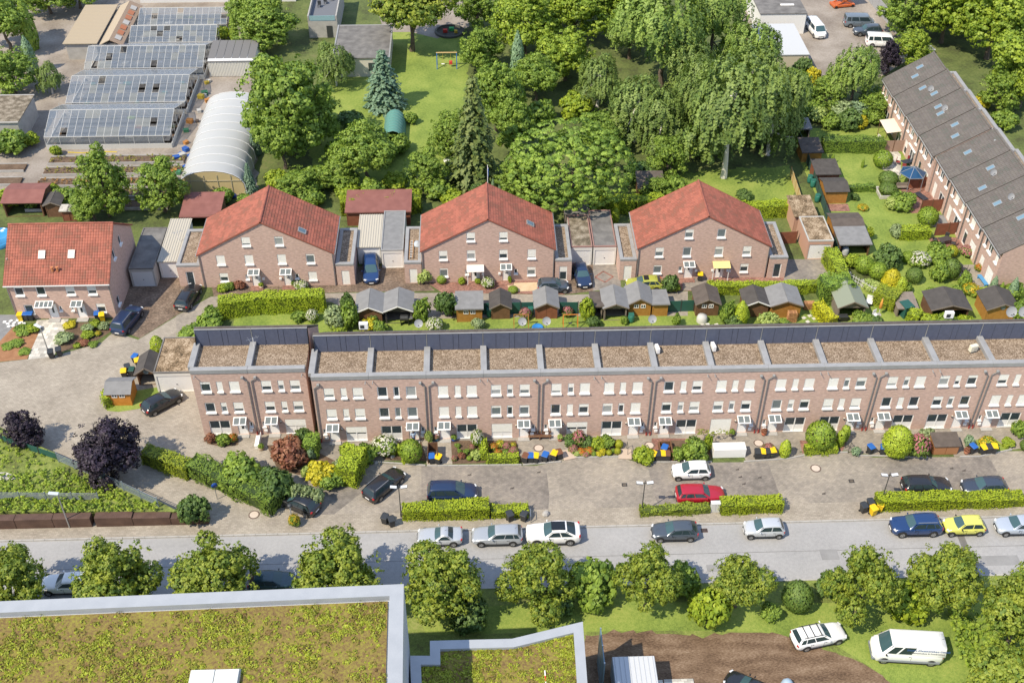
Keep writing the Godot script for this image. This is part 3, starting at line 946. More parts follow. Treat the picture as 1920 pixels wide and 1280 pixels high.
	for s in [-1.0,1.0]:
		for k in cuts:
			var g := MB.new()
			var f := func(u: float,t: float) -> Vector3:
				var a: Vector3 = roof.call(u,s)
				return Vector3(lerpf(xb,xc,u),belt - 0.02,wb*s).lerp(Vector3(a.x,a.y - 0.06,wr*s),t)+Vector3(0,0.003,0.012*s)
			for i in 3:
				var u0 := lerpf(k[0],k[1],i/3.0)
				var u1 := lerpf(k[0],k[1],(i+1)/3.0)
				if s > 0: g.quad(f.call(u0,0.14),f.call(u1,0.14),f.call(u1,0.93),f.call(u0,0.93))
				else: g.quad(f.call(u0,0.93),f.call(u1,0.93),f.call(u1,0.14),f.call(u0,0.14))
			out.side.append(g.done())
	var r: float = p[10]
	var t := MB.new()
	t.x = Transform3D(Basis(Vector3.RIGHT,PI/2),Vector3.ZERO)
	t.lathe([Vector2(r*0.62,-0.1),Vector2(r*0.94,-0.1),Vector2(r,-0.06),Vector2(r,0.06),Vector2(r*0.94,0.1),Vector2(r*0.62,0.1),Vector2(r*0.6,0.05)],18)
	out.tyre = t.done()
	var m := MB.new()
	m.x = t.x
	m.lathe([Vector2(0.0,0.075),Vector2(r*0.22,0.085),Vector2(r*0.22,0.05),Vector2(r*0.5,0.04),Vector2(r*0.5,0.085),Vector2(r*0.64,0.095)],18)
	for k in 5:
		m.x = t.x*Transform3D(Basis(Vector3.UP,TAU*k/5),Vector3.ZERO)
		m.box(Vector3(r*0.36,0.075,0),Vector3(r*0.4,0.03,r*0.16))
	out.rim = m.done()
	var a := MB.new()
	a.x = t.x
	a.lathe([Vector2(0.0,0.0),Vector2(r+0.055,0.0),Vector2(r+0.055,-0.2)],18)
	out.arch = a.done()
	cache["car_"+kind] = out
	return out

func car(kind: String,col: StandardMaterial3D,x: float,z: float,heading: float,label: String,extra := "",y := 0.0) -> Node3D:
	var p: Array = SHAPES[kind]
	var L: float = p[0]
	var hw: float = p[1]/2
	var g := car_meshes(kind)
	var called := "van" if kind == "transporter" or kind == "minibus" else "parked_car"
	var t := thing(called,label,"van" if called == "van" else "car",x,z,heading,"vehicles parked on the estate",y)
	part(t,"body",g.body,col)
	part(t,"cabin",g.cabin,col)
	var glass := flat(0.025,0.042,0.05,0.04)
	part(t,"windscreen",g.windscreen,flat(0.05,0.1,0.115,0.04))
	part(t,"rear_window",g.rear_window,glass)
	for w in g.side: part(t,"side_window",w,glass)
	var r: float = p[10]
	var wx: float = p[12]*L
	for f in [-1,1]:
		for s in [-1,1]:
			part(t,"wheel_arch",g.arch,M.black,Vector3(wx*f+(0.05 if f > 0 else 0.0),r+0.03,s*(hw+0.004)),Basis.IDENTITY if s > 0 else Basis(Vector3.UP,PI))
			var wh := part(t,"wheel",g.tyre,flat(0.022,0.022,0.022,0.85),Vector3(wx*f+(0.05 if f > 0 else 0.0),r,s*(hw - 0.075)),Basis.IDENTITY if s > 0 else Basis(Vector3.UP,PI))
			part(wh,"rim",g.rim,flat(0.45,0.46,0.47,0.35,0.7))
	var hood: float = p[4]
	var tail: float = p[5]
	for s in [-1,1]:
		part(t,"headlight",cb(0.3,0.13,0.34,0.03),flat(0.62,0.64,0.66,0.08),Vector3(L/2 - 0.22,hood - 0.06,s*(hw*0.7)),Basis(Vector3.UP,s*-0.5))
		part(t,"tail_light",cb(0.12,0.22 if tail < 1.05 else 0.42,0.22,0.03),flat(0.42,0.015,0.012,0.15),Vector3(-L/2+0.1,tail - 0.1,s*(hw*0.8)),Basis(Vector3.UP,s*0.5))
		part(t,"wing_mirror",cb(0.12,0.14,0.2,0.04),col if extra != "black_mirrors" else M.black,Vector3(p[6]*L - 0.32,p[3]+0.06,s*(hw+0.08)))
	for s in [-1,1]:
		part(t,"sill_trim",cb(wx*2 - r*2.2,0.12,0.05,0.015),M.black,Vector3(0.03,0.25,s*hw*0.975))
		for k in ([0.05,-0.2] if int(p[11]) > 1 else [0.0]):
			part(t,"door_handle",bm(0.16,0.03,0.03),M.iron,Vector3(k*L,p[3] - 0.14,s*(hw*0.992+0.006)))
			part(t,"door_seam",bm(0.014,p[3] - 0.42,0.01),M.black,Vector3(k*L - 0.16,p[3]*0.5+0.15,s*(hw+0.001)))
	part(t,"bumper_trim",cb(0.12,0.14,hw*1.5,0.03),M.black,Vector3(-L/2+0.03,0.36,0))
	part(t,"bumper_trim",cb(0.12,0.12,hw*1.1,0.03),M.black,Vector3(L/2 - 0.03,0.3,0))
	part(t,"grille",cb(0.06,0.14,hw*0.9,0.02),M.black,Vector3(L/2 - 0.01,0.52,0))
	part(t,"number_plate",bm(0.03,0.11,0.5),M.white,Vector3(L/2+0.02,0.38,0))
	part(t,"number_plate",bm(0.03,0.11,0.5),M.white,Vector3(-L/2 - 0.01,0.55,0))
	if extra == "rails" or extra == "bars":
		for s in [-1,1]:
			var b := MB.new()
			b.bar(Vector3(p[8]*L+0.15,p[2] - 0.005,s*hw*0.66),Vector3(p[7]*L - 0.1,p[2] - 0.005,s*hw*0.66),0.04,0.05)
			part(t,"roof_rail",b.done(),M.iron if extra == "bars" else M.steel)
	if extra == "bars":
		for k in [0.2,0.55,0.9]: part(t,"roof_bar",bm(0.06,0.04,hw*1.4),M.black,Vector3(lerpf(p[8]*L+0.1,p[7]*L - 0.1,k),p[2]+0.04,0))
	if extra == "glass_roof":
		part(t,"sunroof",cb(1.25,0.03,1.02,0.01),flat(0.012,0.016,0.02,0.04),Vector3(-0.42,p[2] - 0.012,0),Basis(Vector3.BACK,0.02))
	if extra == "sunroof":
		part(t,"sunroof",cb(0.6,0.03,0.85,0.01),flat(0.012,0.016,0.02,0.04),Vector3(-0.2,p[2] - 0.012,0))
	part(t,"aerial",bm(0.22,0.015,0.015),M.black,Vector3(p[8]*L+0.15,p[2]+0.05,0),Basis(Vector3.BACK,-0.6))
	return t

func cars() -> void:
	var silver := paint(0.5,0.53,0.56,0.35)
	var white := paint(0.8,0.81,0.81)
	var black := paint(0.012,0.013,0.016)
	var navy := paint(0.012,0.03,0.085,0.15)
	var midblue := paint(0.012,0.045,0.15,0.2)
	var grey := paint(0.075,0.095,0.12,0.3)
	var west := PI
	car("roadster",silver,-9.7,13.09,west,"silver two-seater coupe with vented bonnet, parked on street behind grey estate")
	car("estate",paint(0.42,0.45,0.48,0.35),-4.53,13.19,west,"light grey estate with tall red tail lights, parked between silver coupe and white coupe")
	car("coupe_suv",white,0.56,13.17,west,"large white fastback with black glass roof parked on the street","glass_roof")
	car("hatch",grey,11.62,13.2,west,"dark grey hatchback parked on street beside the road drain")
	car("small",paint(0.55,0.58,0.61,0.3),19.81,13.14,west,"short silver hatchback standing alone on street between driveways")
	car("suv",midblue,33.78,13.26,west,"dark blue estate with roof rails parked ahead of the yellow hatchback","rails")
	car("small",paint(0.62,0.62,0.12),38.19,13.4,west,"lemon yellow hatchback parked between dark blue and silver cars","black_mirrors")
	car("hatch",paint(0.46,0.52,0.6,0.3),43.22,13.5,west,"pale silver blue hatchback parked behind the lemon yellow one")
	car("estate",white,-41.94,17.33,west,"white car half hidden under the street maples","",-0.1)
	car("hatch",paint(0.02,0.06,0.08,0.2),-24.19,17.66,0.0,"dark teal car half hidden under the street maples","",-0.1)
	car("estate",black,-15.04,6.62,0.86,"black estate with silver roof rails parked askew beside the round-ended hedge","rails")
	car("minivan",navy,-8.61,7.9,0.0,"dark blue people carrier parked behind the clipped street hedge")
	car("small",white,14.29,5.8,west,"white hatchback parked above the red estate")
	car("estate",paint(0.36,0.008,0.025),14.68,8.82,0.0,"red estate parked behind the low green hedge")
	car("estate",black,36.32,8.35,0.0,"black estate with bright window trim behind the long yellow-green hedge")
	car("hatch",paint(0.045,0.06,0.09,0.25),41.76,8.65,west,"dark blue grey hatchback behind the long yellow-green hedge")
	car("hatch",black,-22.88,8.65,2.62,"black hatchback backed against the conifer hedge by the lamp post","sunroof")
	car("hatch",black,-38.29,-5.49,0.72,"black hatchback beside the orange garden shed")
	car("minivan",navy,-44.74,-18.87,1.3,"dark blue people carrier on the drive of the plain-roofed red house","rails")
	car("estate",black,-38.76,-22.92,1.36,"black estate outside the annex of the westernmost gable house")
	car("minivan",midblue,-18.29,-27.39,-1.5,"bright blue car nosing out in front of the ribbed white garage")
	car("hatch",navy,6.39,-25.64,-1.47,"dark navy car in front of the twin bitumen-roofed garages")
	car("small",grey,2.89,-23.7,0.0,"small blue black hatchback on the lane beside the sand bed")
	car("hatch",paint(0.36,0.38,0.055),13.43,-23.79,west,"lime green hatchback with dark sunroof on the lane","sunroof")
	car("estate",white,22.0,24.82,0.2,"white estate with black roof bars on the grass beside the dirt track","bars")
	var v := car("transporter",white,28.85,26.5,3.04,"white panel van with blue lettering parked on the grass","black_mirrors")
	for q in [["Peters Elementebau GmbH",0.255,1.9,flat(0.03,0.09,0.28,0.6)],["Innenausbau & Trockenbau",0.19,1.62,flat(0.16,0.16,0.17,0.6)]]:
		var tm := TextMesh.new()
		var sf := SystemFont.new()
		sf.font_names = PackedStringArray(["Droid Serif"])
		sf.font_weight = 700
		tm.font = sf
		tm.text = q[0]
		tm.font_size = 32
		tm.pixel_size = q[1]/32.0
		tm.depth = 0.01
		var off: float = lerpf(1.0,0.855,(q[2] - 1.28)/1.0)*2.05/2*0.967+0.02
		part(v,"lettering",tm,q[3],Vector3(-1.38,q[2],-off),Basis(Vector3.UP,PI)*Basis(Vector3.RIGHT,-0.11))
	part(v,"lower_cladding",cb(4.9,0.26,0.05,0.02),flat(0.25,0.27,0.3,0.6),Vector3(-0.1,0.5,-1.03))
	part(v,"front_bumper",cb(0.35,0.3,1.75,0.06),flat(0.2,0.22,0.25,0.6),Vector3(2.72,0.42,0))
	car("hatch",black,15.25,29.72,2.5,"black car at the edge of the dirt track")
	car("minibus",white,49.49,-90.14,-1.45,"white van with dark rear glass beside the flat white workshop")
	car("minibus",paint(0.16,0.2,0.24,0.2),57.23,-92.73,-0.06,"blue grey minibus parked in the walled yard")
	car("suv",grey,57.76,-89.54,west,"dark grey car between the grey minibus and the white van")
	car("minibus",white,58.86,-85.48,-0.12,"white minibus parked nose to the yard fence")
	car("hatch",silver,64.41,-82.72,0.2,"silver car behind the grey yard fence")

# ------------------------------------------------------------------ bins,lamps,small things
func bin(x: float,z: float,lid: Color,label: String,turn := 0.0,group := "wheeled bins",y := 0.0) -> void:
	var body := Color(0.035,0.037,0.04)
	if not cache.has("bin_body"):
		var b := MB.new()
		var lo := [Vector3(-0.22,0.12,-0.22),Vector3(0.22,0.12,-0.22),Vector3(0.22,0.12,0.22),Vector3(-0.22,0.12,0.22)]
		var hi := [Vector3(-0.28,0.95,-0.3),Vector3(0.28,0.95,-0.3),Vector3(0.28,0.95,0.3),Vector3(-0.28,0.95,0.3)]
		for k in 4: b.quad(lo[(k+1) % 4],lo[k],hi[k],hi[(k+1) % 4])
		b.quad(lo[0],lo[1],lo[2],lo[3])
		b.box(Vector3(0,0.93,0),Vector3(0.62,0.06,0.66))
		cache.bin_body = b.done()
		var l := MB.new()
		l.cbox(Vector3(0,0.02,0.0),Vector3(0.64,0.09,0.72),0.035)
		l.tube(Vector3(-0.24,0.03,-0.38),Vector3(0.24,0.03,-0.38),0.03,0.03,6)
		cache.bin_lid = l.done()
		var w := MB.new()
		w.tube(Vector3(-0.04,0,0),Vector3(0.04,0,0),0.11,0.11,10)
		cache.bin_wheel = w.done()
	var t := thing("wheeled_bin",label,"bin",x,z,turn,group,y)
	var yellow := lid.r > 0.5 and lid.g > 0.3
	part(t,"bin_body",cache.bin_body,flat(lid.r*0.95,lid.g*0.95,lid.b,0.5) if yellow and label.contains("all yellow") else flat(body.r,body.g,body.b,0.6))
	part(t,"lid",cache.bin_lid,flat(lid.r,lid.g,lid.b,0.45),Vector3(0,0.98,0),Basis(Vector3.RIGHT,0.07))
	for s in [-1,1]: part(t,"wheel",cache.bin_wheel,M.black,Vector3(s*0.24,0.11,-0.2))

func bins() -> void:
	var Y := Color(0.75,0.5,0.01)
	var B := Color(0.02,0.12,0.42)
	var N := Color(0.16,0.07,0.04)
	var K := Color(0.035,0.04,0.045)
	for a in [
		[-56.71,-19.79,Y,"all yellow wheeled bin by the corner of the plain-roofed house"],[-56.15,-19.86,B,"blue-lidded bin beside the all yellow one at the house corner"],[-55.62,-19.85,B,"dark blue lidded bin under the window of the plain-roofed house"],
		[-48.21,-19.63,B,"blue-lidded bin by the porch of the plain-roofed house"],[-47.63,-19.42,Y,"all yellow wheeled bin by the flowerpots of the plain-roofed house"],
		[-51.61,-13.29,K,"black bin at the foot of the tall lamp post"],[-50.85,-13.62,K,"black bin on the kerb beside the flower bed"],
		[-42.44,-12.24,B,"blue-lidded bin behind the brown garden shed"],[-42.01,-11.54,Y,"yellow-lidded bin behind the brown garden shed"],[-42.31,-10.1,Color(0.02,0.07,0.05),"dark green bin beside the brown garden shed"],[-42.87,-10.63,K,"grey bin in the corner behind two garden sheds"],[-43.1,-9.88,Y,"yellow-lidded bin behind the orange shed"],
		[-1.54,3.69,N,"brown-lidded bin at the end of the row by the flower hedge"],[-1.02,3.7,B,"blue-lidded bin next to the flower hedge"],[-0.55,3.72,Y,"yellow-lidded bin, third from the flower hedge"],[0.39,3.6,B,"blue-lidded bin in the middle of the kerb row"],[1.28,3.42,Y,"yellow-lidded bin by the sloping kerb"],[1.76,3.29,N,"brown-lidded bin by the sloping kerb"],
		[-10.6,3.48,B,"blue-lidded bin inside the dark wooden enclosure"],[-9.98,3.57,Y,"yellow-lidded bin against the wooden bin enclosure"],
		[10.89,3.78,Y,"yellow-lidded bin beside the lime-coloured shrub"],[11.36,3.8,K,"black bin in the row beside the lime-coloured shrub"],[11.78,3.81,Y,"yellow-lidded bin between black and brown bins"],[12.24,3.83,N,"brown-lidded bin at the red paved yard"],[12.1,2.96,B,"blue-lidded bin standing on the red paving"],
		[21.1,3.81,K,"black bin next to the white bin store"],[21.56,3.83,Y,"yellow-lidded bin next to the white bin store"],[22.05,3.77,K,"black bin between two yellow lids"],[22.59,3.71,Y,"yellow-lidded bin beside the pink flowering bush"],
		[32.34,3.51,B,"blue-lidded bin beside the twin clipped conifers"],[33.53,3.61,B,"blue-lidded bin at the foot of the egg-shaped tree"],
		[42.39,3.74,B,"blue-lidded bin beside the brown bin cabinet"],[43.39,3.92,Y,"yellow-lidded bin by the small grass strip"],[43.89,3.86,K,"black bin between yellow lids at the grass strip"],[44.44,3.81,Y,"yellow-lidded bin at the end of the grass strip"],
		[29.6,11.01,K,"grey black bin on the pavement before the long hedge"],[30.33,10.57,K,"grey black bin tucked against the long hedge end"],[30.41,11.36,Y,"all yellow bin on the pavement by the long hedge"],[31.2,10.86,Y,"all yellow bin leaning on the long hedge"],
		[-14.77,10.98,K,"black bin on the pavement near the lamp post"],[-14.12,11.32,K,"black bin nearer the kerb by the lamp post"],[-3.29,11.02,K,"black bin in front of the low hedge"],[-2.01,11.06,K,"black bin at the end of the low hedge"],
		[-19.86,-20.32,Y,"all yellow bin by the annex beside the bright blue car"],[20.01,-25.66,B,"blue-lidded bin by the yellow porch of the gable house"],[20.15,-24.93,Y,"yellow-lidded bin by the yellow porch of the gable house"]]:
		bin(a[0],a[1],a[2],a[3],rng.randf_range(-0.5,0.5))

func twin_lamp(x: float,z: float,label: String) -> void:
	var t := thing("lamp_post",label,"lamp post",x,z,0.0,"twin-headed lamp posts of the parking court")
	var b := MB.new()
	b.tube(Vector3.ZERO,Vector3(0,4.35,0),0.055,0.04,8)
	b.tube(Vector3.ZERO,Vector3(0,0.5,0),0.08,0.08,8)
	b.bar(Vector3(-0.25,4.0,0),Vector3(0.25,4.0,0),0.05,0.05)
	part(t,"pole",b.done(),M.iron)
	for s in [-1,1]:
		var h := part(t,"lamp_head",cb(0.62,0.1,0.34,0.03),M.iron,Vector3(s*0.48,4.03,0),Basis(Vector3.BACK,s*0.14))
		part(h,"reflector",cb(0.6,0.03,0.32,0.01),flat(0.62,0.64,0.66,0.25),Vector3(0,0.065,0))

func street_lamp(x: float,z: float,h: float,lean: Vector3,label: String) -> void:
	var t := thing("lamp_post",label,"lamp post",x,z,0.0,"single lamp posts")
	var b := MB.new()
	b.tube(Vector3.ZERO,Vector3(0,h,0),0.075,0.05,8)
	part(t,"pole",b.done(),M.steel)
	var l := MB.new()
	l.cbox(Vector3(0,0,0),Vector3(0.34,0.12,0.9),0.04)
	var hd := part(t,"lamp_head",l.done(),flat(0.55,0.6,0.66,0.35),Vector3(0,h,0)+lean*0.3,Basis.looking_at(lean,Vector3.UP))
	part(hd,"diffuser",cb(0.26,0.04,0.5,0.01),flat(0.7,0.7,0.66,0.2),Vector3(0,-0.08,-0.1))

# manhole with a pale cover
func manhole(x: float,z: float,label: String,pale := true) -> void:
	var t := thing("manhole_cover",label,"manhole cover",x,z,0.0,"manhole covers",0.0)
	var b := MB.new()
	b.lathe([Vector2(0.52,0.012),Vector2(0.52,0.034),Vector2(0.4,0.036)],20)
	part(t,"rim",b.done(),flat(0.14,0.1,0.08))
	var c := MB.new()
	c.lathe([Vector2(0.42,0.014),Vector2(0.4,0.042),Vector2(0.0,0.043)],20)
	part(t,"cover",c.done(),flat(0.55,0.47,0.4) if pale else flat(0.15,0.14,0.13))

func drain(x: float,z: float,label: String) -> void:
	var t := thing("drain_grate",label,"drain",x,z,0.0,"drain grates")
	part(t,"frame",ring(0.5,0.42,0.05,0.03,0),M.iron,Vector3(0,0.03,0.21),Basis(Vector3.RIGHT,-PI/2))
	for k in 5: part(t,"grate_bar",bm(0.04,0.02,0.32),flat(0.07,0.055,0.045),Vector3(-0.16+k*0.08,0.03,0))

# ------------------------------------------------------------------ foliage
class Leaves:
	# all leaf colours are brightened alike,to offset the crowns shading themselves
	const LEAF_LIFT := Vector3(2.0,2.15,1.48)
	var v := PackedVector3Array()
	var n := PackedVector3Array()
	var c := PackedColorArray()
	var ix := PackedInt32Array()
	var r := RandomNumberGenerator.new()
	var a := Color(0.05,0.09,0.02)
	var b := Color(0.1,0.14,0.03)
	func _init(sd: int) -> void: r.seed = sd
	func any() -> Vector3:
		var z := r.randf_range(-1.0,1.0)
		var t := r.randf()*TAU
		var q := sqrt(1.0 - z*z)
		return Vector3(q*cos(t),z,q*sin(t))
	func leaf(p: Vector3,out: Vector3,s: float,col: Color,long := 1.35,flop := 0.75) -> void:
		var nn := (out+any()*flop*0.75).normalized()
		var t := nn.cross(any()).normalized()*s*long*0.5
		var u := nn.cross(t).normalized()*s*0.5
		var k := v.size()
		v.append(p - t); v.append(p+u - nn*s*0.1); v.append(p+t); v.append(p - u - nn*s*0.1)
		var sn := (nn*0.45+out*0.8).normalized()
		for i in 4:
			n.append(sn); c.append(col)
		ix.append(k); ix.append(k+1); ix.append(k+2); ix.append(k); ix.append(k+2); ix.append(k+3)
	# leaves of one plant differ at random,young and old,wherever they sit
	func tone(k := -1.0) -> Color:
		var q := a.lerp(b,k if k >= 0 else r.randf())
		return Color(q.r*LEAF_LIFT.x,q.g*LEAF_LIFT.y,q.b*LEAF_LIFT.z)
	func clump(p: Vector3,out: Vector3,rad: float,count: int,s: float,droop := 0.0) -> void:
		var t := r.randf()
		for i in count:
			var d := (any()+out*0.5+Vector3(0,0.25,0)).normalized()
			var q := p+d*rad*sqrt(r.randf())*Vector3(1,0.75,1)
			if droop > 0: q.y -= r.randf()*droop
			leaf(q,(d+out*0.4).normalized(),s*r.randf_range(0.7,1.25),tone(clampf(t+r.randf_range(-0.3,0.3),0,1)))
	# one lobe of a crown: clumps over an ellipsoid
	func lobe(o: Vector3,R: Vector3,gap: float,rad: float,count: int,s: float,droop := 0.0,low := -0.75) -> void:
		var area := 4.0*PI*pow((pow(R.x*R.y,1.6)+pow(R.x*R.z,1.6)+pow(R.y*R.z,1.6))/3.0,1.0/1.6)
		var k := int(area/(gap*gap))
		for i in k:
			var d := any()
			if d.y < low: continue
			var f := 1.0 - 0.22*r.randf()
			if r.randf() < 0.22: f = r.randf_range(0.45,0.8)
			clump(o+d*R*f,(d/R).normalized(),rad*r.randf_range(0.7,1.3),count,s,droop)
	func done() -> ArrayMesh:
		var e := []
		e.resize(Mesh.ARRAY_MAX)
		e[Mesh.ARRAY_VERTEX] = v
		e[Mesh.ARRAY_NORMAL] = n
		e[Mesh.ARRAY_COLOR] = c
		e[Mesh.ARRAY_INDEX] = ix
		var m := ArrayMesh.new()
		m.add_surface_from_arrays(Mesh.PRIMITIVE_TRIANGLES,e)
		return m

# trunk and limbs; crown from lobes [dx,y,dz,rx,ry,rz]
func limbs(h: float,r0: float,lobes: Array,sd: int,straight := false) -> ArrayMesh:
	var b := MB.new()
	var q := RandomNumberGenerator.new()
	q.seed = sd
	var p := Vector3.ZERO
	var top := h*0.75
	var k := 5
	for i in k:
		var e := Vector3(q.randf_range(-0.15,0.15)*(0.0 if straight else 1.0),top*(i+1)/k,q.randf_range(-0.15,0.15)*(0.0 if straight else 1.0))
		b.tube(p,e,r0*(1.25 if i == 0 else lerpf(1.0,0.35,float(i)/k)),r0*lerpf(1.0,0.35,float(i+1)/k),8,false)
		if i >= 1:
			for j in 2:
				var l: Array = lobes[q.randi() % lobes.size()]
				var goal := Vector3(l[0]+q.randf_range(-0.6,0.6)*l[3],l[1]+q.randf_range(-0.2,0.5)*l[4],l[2]+q.randf_range(-0.6,0.6)*l[5])
				var mid := e.lerp(goal,0.5)+Vector3(0,-0.15,0)
				b.tube(e,mid,r0*0.42,r0*0.28,6,false)
				b.tube(mid,goal,r0*0.28,r0*0.08,6,false)
		p = e
	return b.done()

# kinds of tree,each built once,about 6 m across at scale 1
func tree_kind(kind: String,variant := 0) -> Node3D:
	var key := "tree_%s_%d" % [kind,variant]
	if cache.has(key): return cache[key]
	var sd := hash(key) & 0xffff
	var q := RandomNumberGenerator.new()
	q.seed = sd
	var L := Leaves.new(sd)
	var root := Node3D.new()
	var bark: Material = M.bark
	var trunk: ArrayMesh
	match kind:
		"maple","broadleaf","plum","golden":
			if kind == "maple":
				L.a = Color(0.06,0.092,0.016); L.b = Color(0.165,0.18,0.032)
			elif kind == "broadleaf":
				L.a = Color(0.062,0.1,0.02); L.b = Color(0.15,0.195,0.04)
			elif kind == "golden":
				L.a = Color(0.085,0.125,0.018); L.b = Color(0.185,0.22,0.032)
			else:
				L.a = Color(0.011,0.008,0.017); L.b = Color(0.03,0.02,0.05)
			var lobes := [[0.0,4.1,0.0,1.75,2.0,1.75]]
			for k in 11:
				var t := TAU*k/11+q.randf_range(-0.35,0.35)
				var rr := q.randf_range(0.6,1.25)
				lobes.append([cos(t)*q.randf_range(1.2,2.25),q.randf_range(2.3 if kind == "maple" else 1.5,4.9),sin(t)*q.randf_range(1.2,2.25),rr,rr*q.randf_range(0.85,1.15),rr])
			for k in 5: lobes.append([q.randf_range(-1.2,1.2),q.randf_range(4.9,6.3),q.randf_range(-1.2,1.2),q.randf_range(0.5,0.9),q.randf_range(0.6,1.0),q.randf_range(0.5,0.9)])
			for l in lobes: L.lobe(Vector3(l[0],l[1],l[2]),Vector3(l[3],l[4],l[5]),0.4,0.32,17,0.16)
			# loose sprays beyond the outline
			for k in 70:
				var d := L.any()
				if d.y < -0.3: continue
				var o := Vector3(0,4.1,0)+d*Vector3(2.65,2.45,2.65)
				L.clump(o,d,0.32,11,0.15)
			trunk = limbs(5.0,0.17,lobes,sd)
		"dome":
			L.a = Color(0.062,0.102,0.02); L.b = Color(0.155,0.205,0.042)
			for k in 900:
				var d := L.any()
				if d.y < -0.35: continue
				var w := 1.0+0.05*sin(d.x*9.0)*cos(d.z*8.0)
				var o := Vector3(0,3.0,0)+d*Vector3(3.1,2.7,3.1)*(w - 0.08*L.r.randf())
				var out := (d+Vector3(0,0.35,0)).normalized()
				var t := L.r.randf()
				for i in 17:
					var e := (L.any()+out*1.1).normalized()
					L.leaf(o+e*0.16*Vector3(1.2,0.6,1.2),e,0.1,L.tone(clampf(t+L.r.randf_range(-0.25,0.25),0,1)),1.5,0.5)
			for k in 260:
				var d := L.any()
				L.clump(Vector3(0,2.8,0)+d*Vector3(2.6,2.2,2.6)*L.r.randf_range(0.6,0.98),d,0.3,10,0.2)
			trunk = limbs(3.5,0.16,[[0.0,3.0,0.0,2.2,1.8,2.2]],sd)
		"birch","willow":
			if kind == "birch":
				L.a = Color(0.058,0.088,0.028); L.b = Color(0.135,0.17,0.058)
				bark = M.birch
			else:
				L.a = Color(0.072,0.11,0.03); L.b = Color(0.155,0.2,0.058)
			var lobes := [[0.0,4.6,0.0,1.9,2.4,1.9]]
			for k in 9:
				var t := TAU*k/9+q.randf_range(-0.3,0.3)
				lobes.append([cos(t)*q.randf_range(0.9,2.1),q.randf_range(1.7,5.6),sin(t)*q.randf_range(0.9,2.0),q.randf_range(0.8,1.15),q.randf_range(0.9,1.4),q.randf_range(0.8,1.15)])
			for l in lobes:
				var o := Vector3(l[0],l[1],l[2])
				var R := Vector3(l[3],l[4],l[5])
				var k := int(4.0*PI*R.x*R.y/0.16)
				for i in k:
					var d := L.any()
					if d.y < -0.5: continue
					var p := o+d*R*L.r.randf_range(0.8,1.03)
					var len := L.r.randf_range(0.3,1.1)
					var t := L.r.randf()
					for j in 17:
						var f := L.r.randf()
						var e := p+Vector3(d.x*0.16*sin(f*2.0),-f*len,d.z*0.16*sin(f*2.0))+L.any()*0.09
						L.leaf(e,(d*Vector3(1,0.4,1)+Vector3(0,0.35,0)).normalized(),0.12,L.tone(clampf(t+L.r.randf_range(-0.3,0.3),0,1)),1.5,0.8)
			trunk = limbs(6.5,0.15,lobes,sd)
		"spruce","blue_spruce","slim_spruce":
			if kind == "blue_spruce":
				L.a = Color(0.05,0.088,0.085); L.b = Color(0.125,0.175,0.165)
			else:
				L.a = Color(0.04,0.062,0.02); L.b = Color(0.105,0.12,0.042)
			var H := 8.0
			var R0 := 1.9 if kind != "slim_spruce" else 1.25
			var tiers := 26
			for i in tiers:
				var f := float(i)/tiers
				var y := 0.7+(H - 0.9)*f
				var rr := R0*pow(1.0 - f,0.8)+0.12
				var nb := int(6+9*(1.0 - f))
				for j in nb:
					var t := TAU*(j+q.randf())/nb
					var d := Vector3(cos(t),0,sin(t))
					var len := rr*q.randf_range(0.72,1.12)
					var steps := int(3+len*5)
					for s in steps:
						var g := (s+1.0)/steps
						var p := Vector3(0,y,0)+d*len*g+Vector3(0,-0.28*len*g*g+0.05,0)
						var w := 0.3*(1.0 - g*0.6)
						for m in 3: L.leaf(p+Vector3(q.randf_range(-w,w),q.randf_range(-0.12,0.06),q.randf_range(-w,w)),(Vector3.UP+d*0.7).normalized(),0.2,L.tone(),1.7,0.5)
			var b := MB.new()
			b.tube(Vector3.ZERO,Vector3(0,H*0.97,0),0.17,0.02,8,false)
			trunk = b.done()
		"column":
			L.a = Color(0.075,0.115,0.022); L.b = Color(0.165,0.21,0.035)
			column_leaves(L,[[0.0,0.42],[0.25,0.62],[0.6,0.52],[0.85,0.28],[1.0,0.04]],4.0)
			var b := MB.new()
			b.tube(Vector3.ZERO,Vector3(0,3.2,0),0.08,0.03,6,false)
			trunk = b.done()
		"blue_column":
			L.a = Color(0.075,0.12,0.1); L.b = Color(0.17,0.225,0.19)
			column_leaves(L,[[0.0,0.55],[0.3,0.7],[0.7,0.5],[0.9,0.22],[1.0,0.04]],4.0)
			var b := MB.new()
			b.tube(Vector3.ZERO,Vector3(0,3.2,0),0.08,0.03,6,false)
			trunk = b.done()
	part(root,"trunk",trunk,bark)
	part(root,"crown",L.done(),M.leaf)
	cache[key] = root
	return root

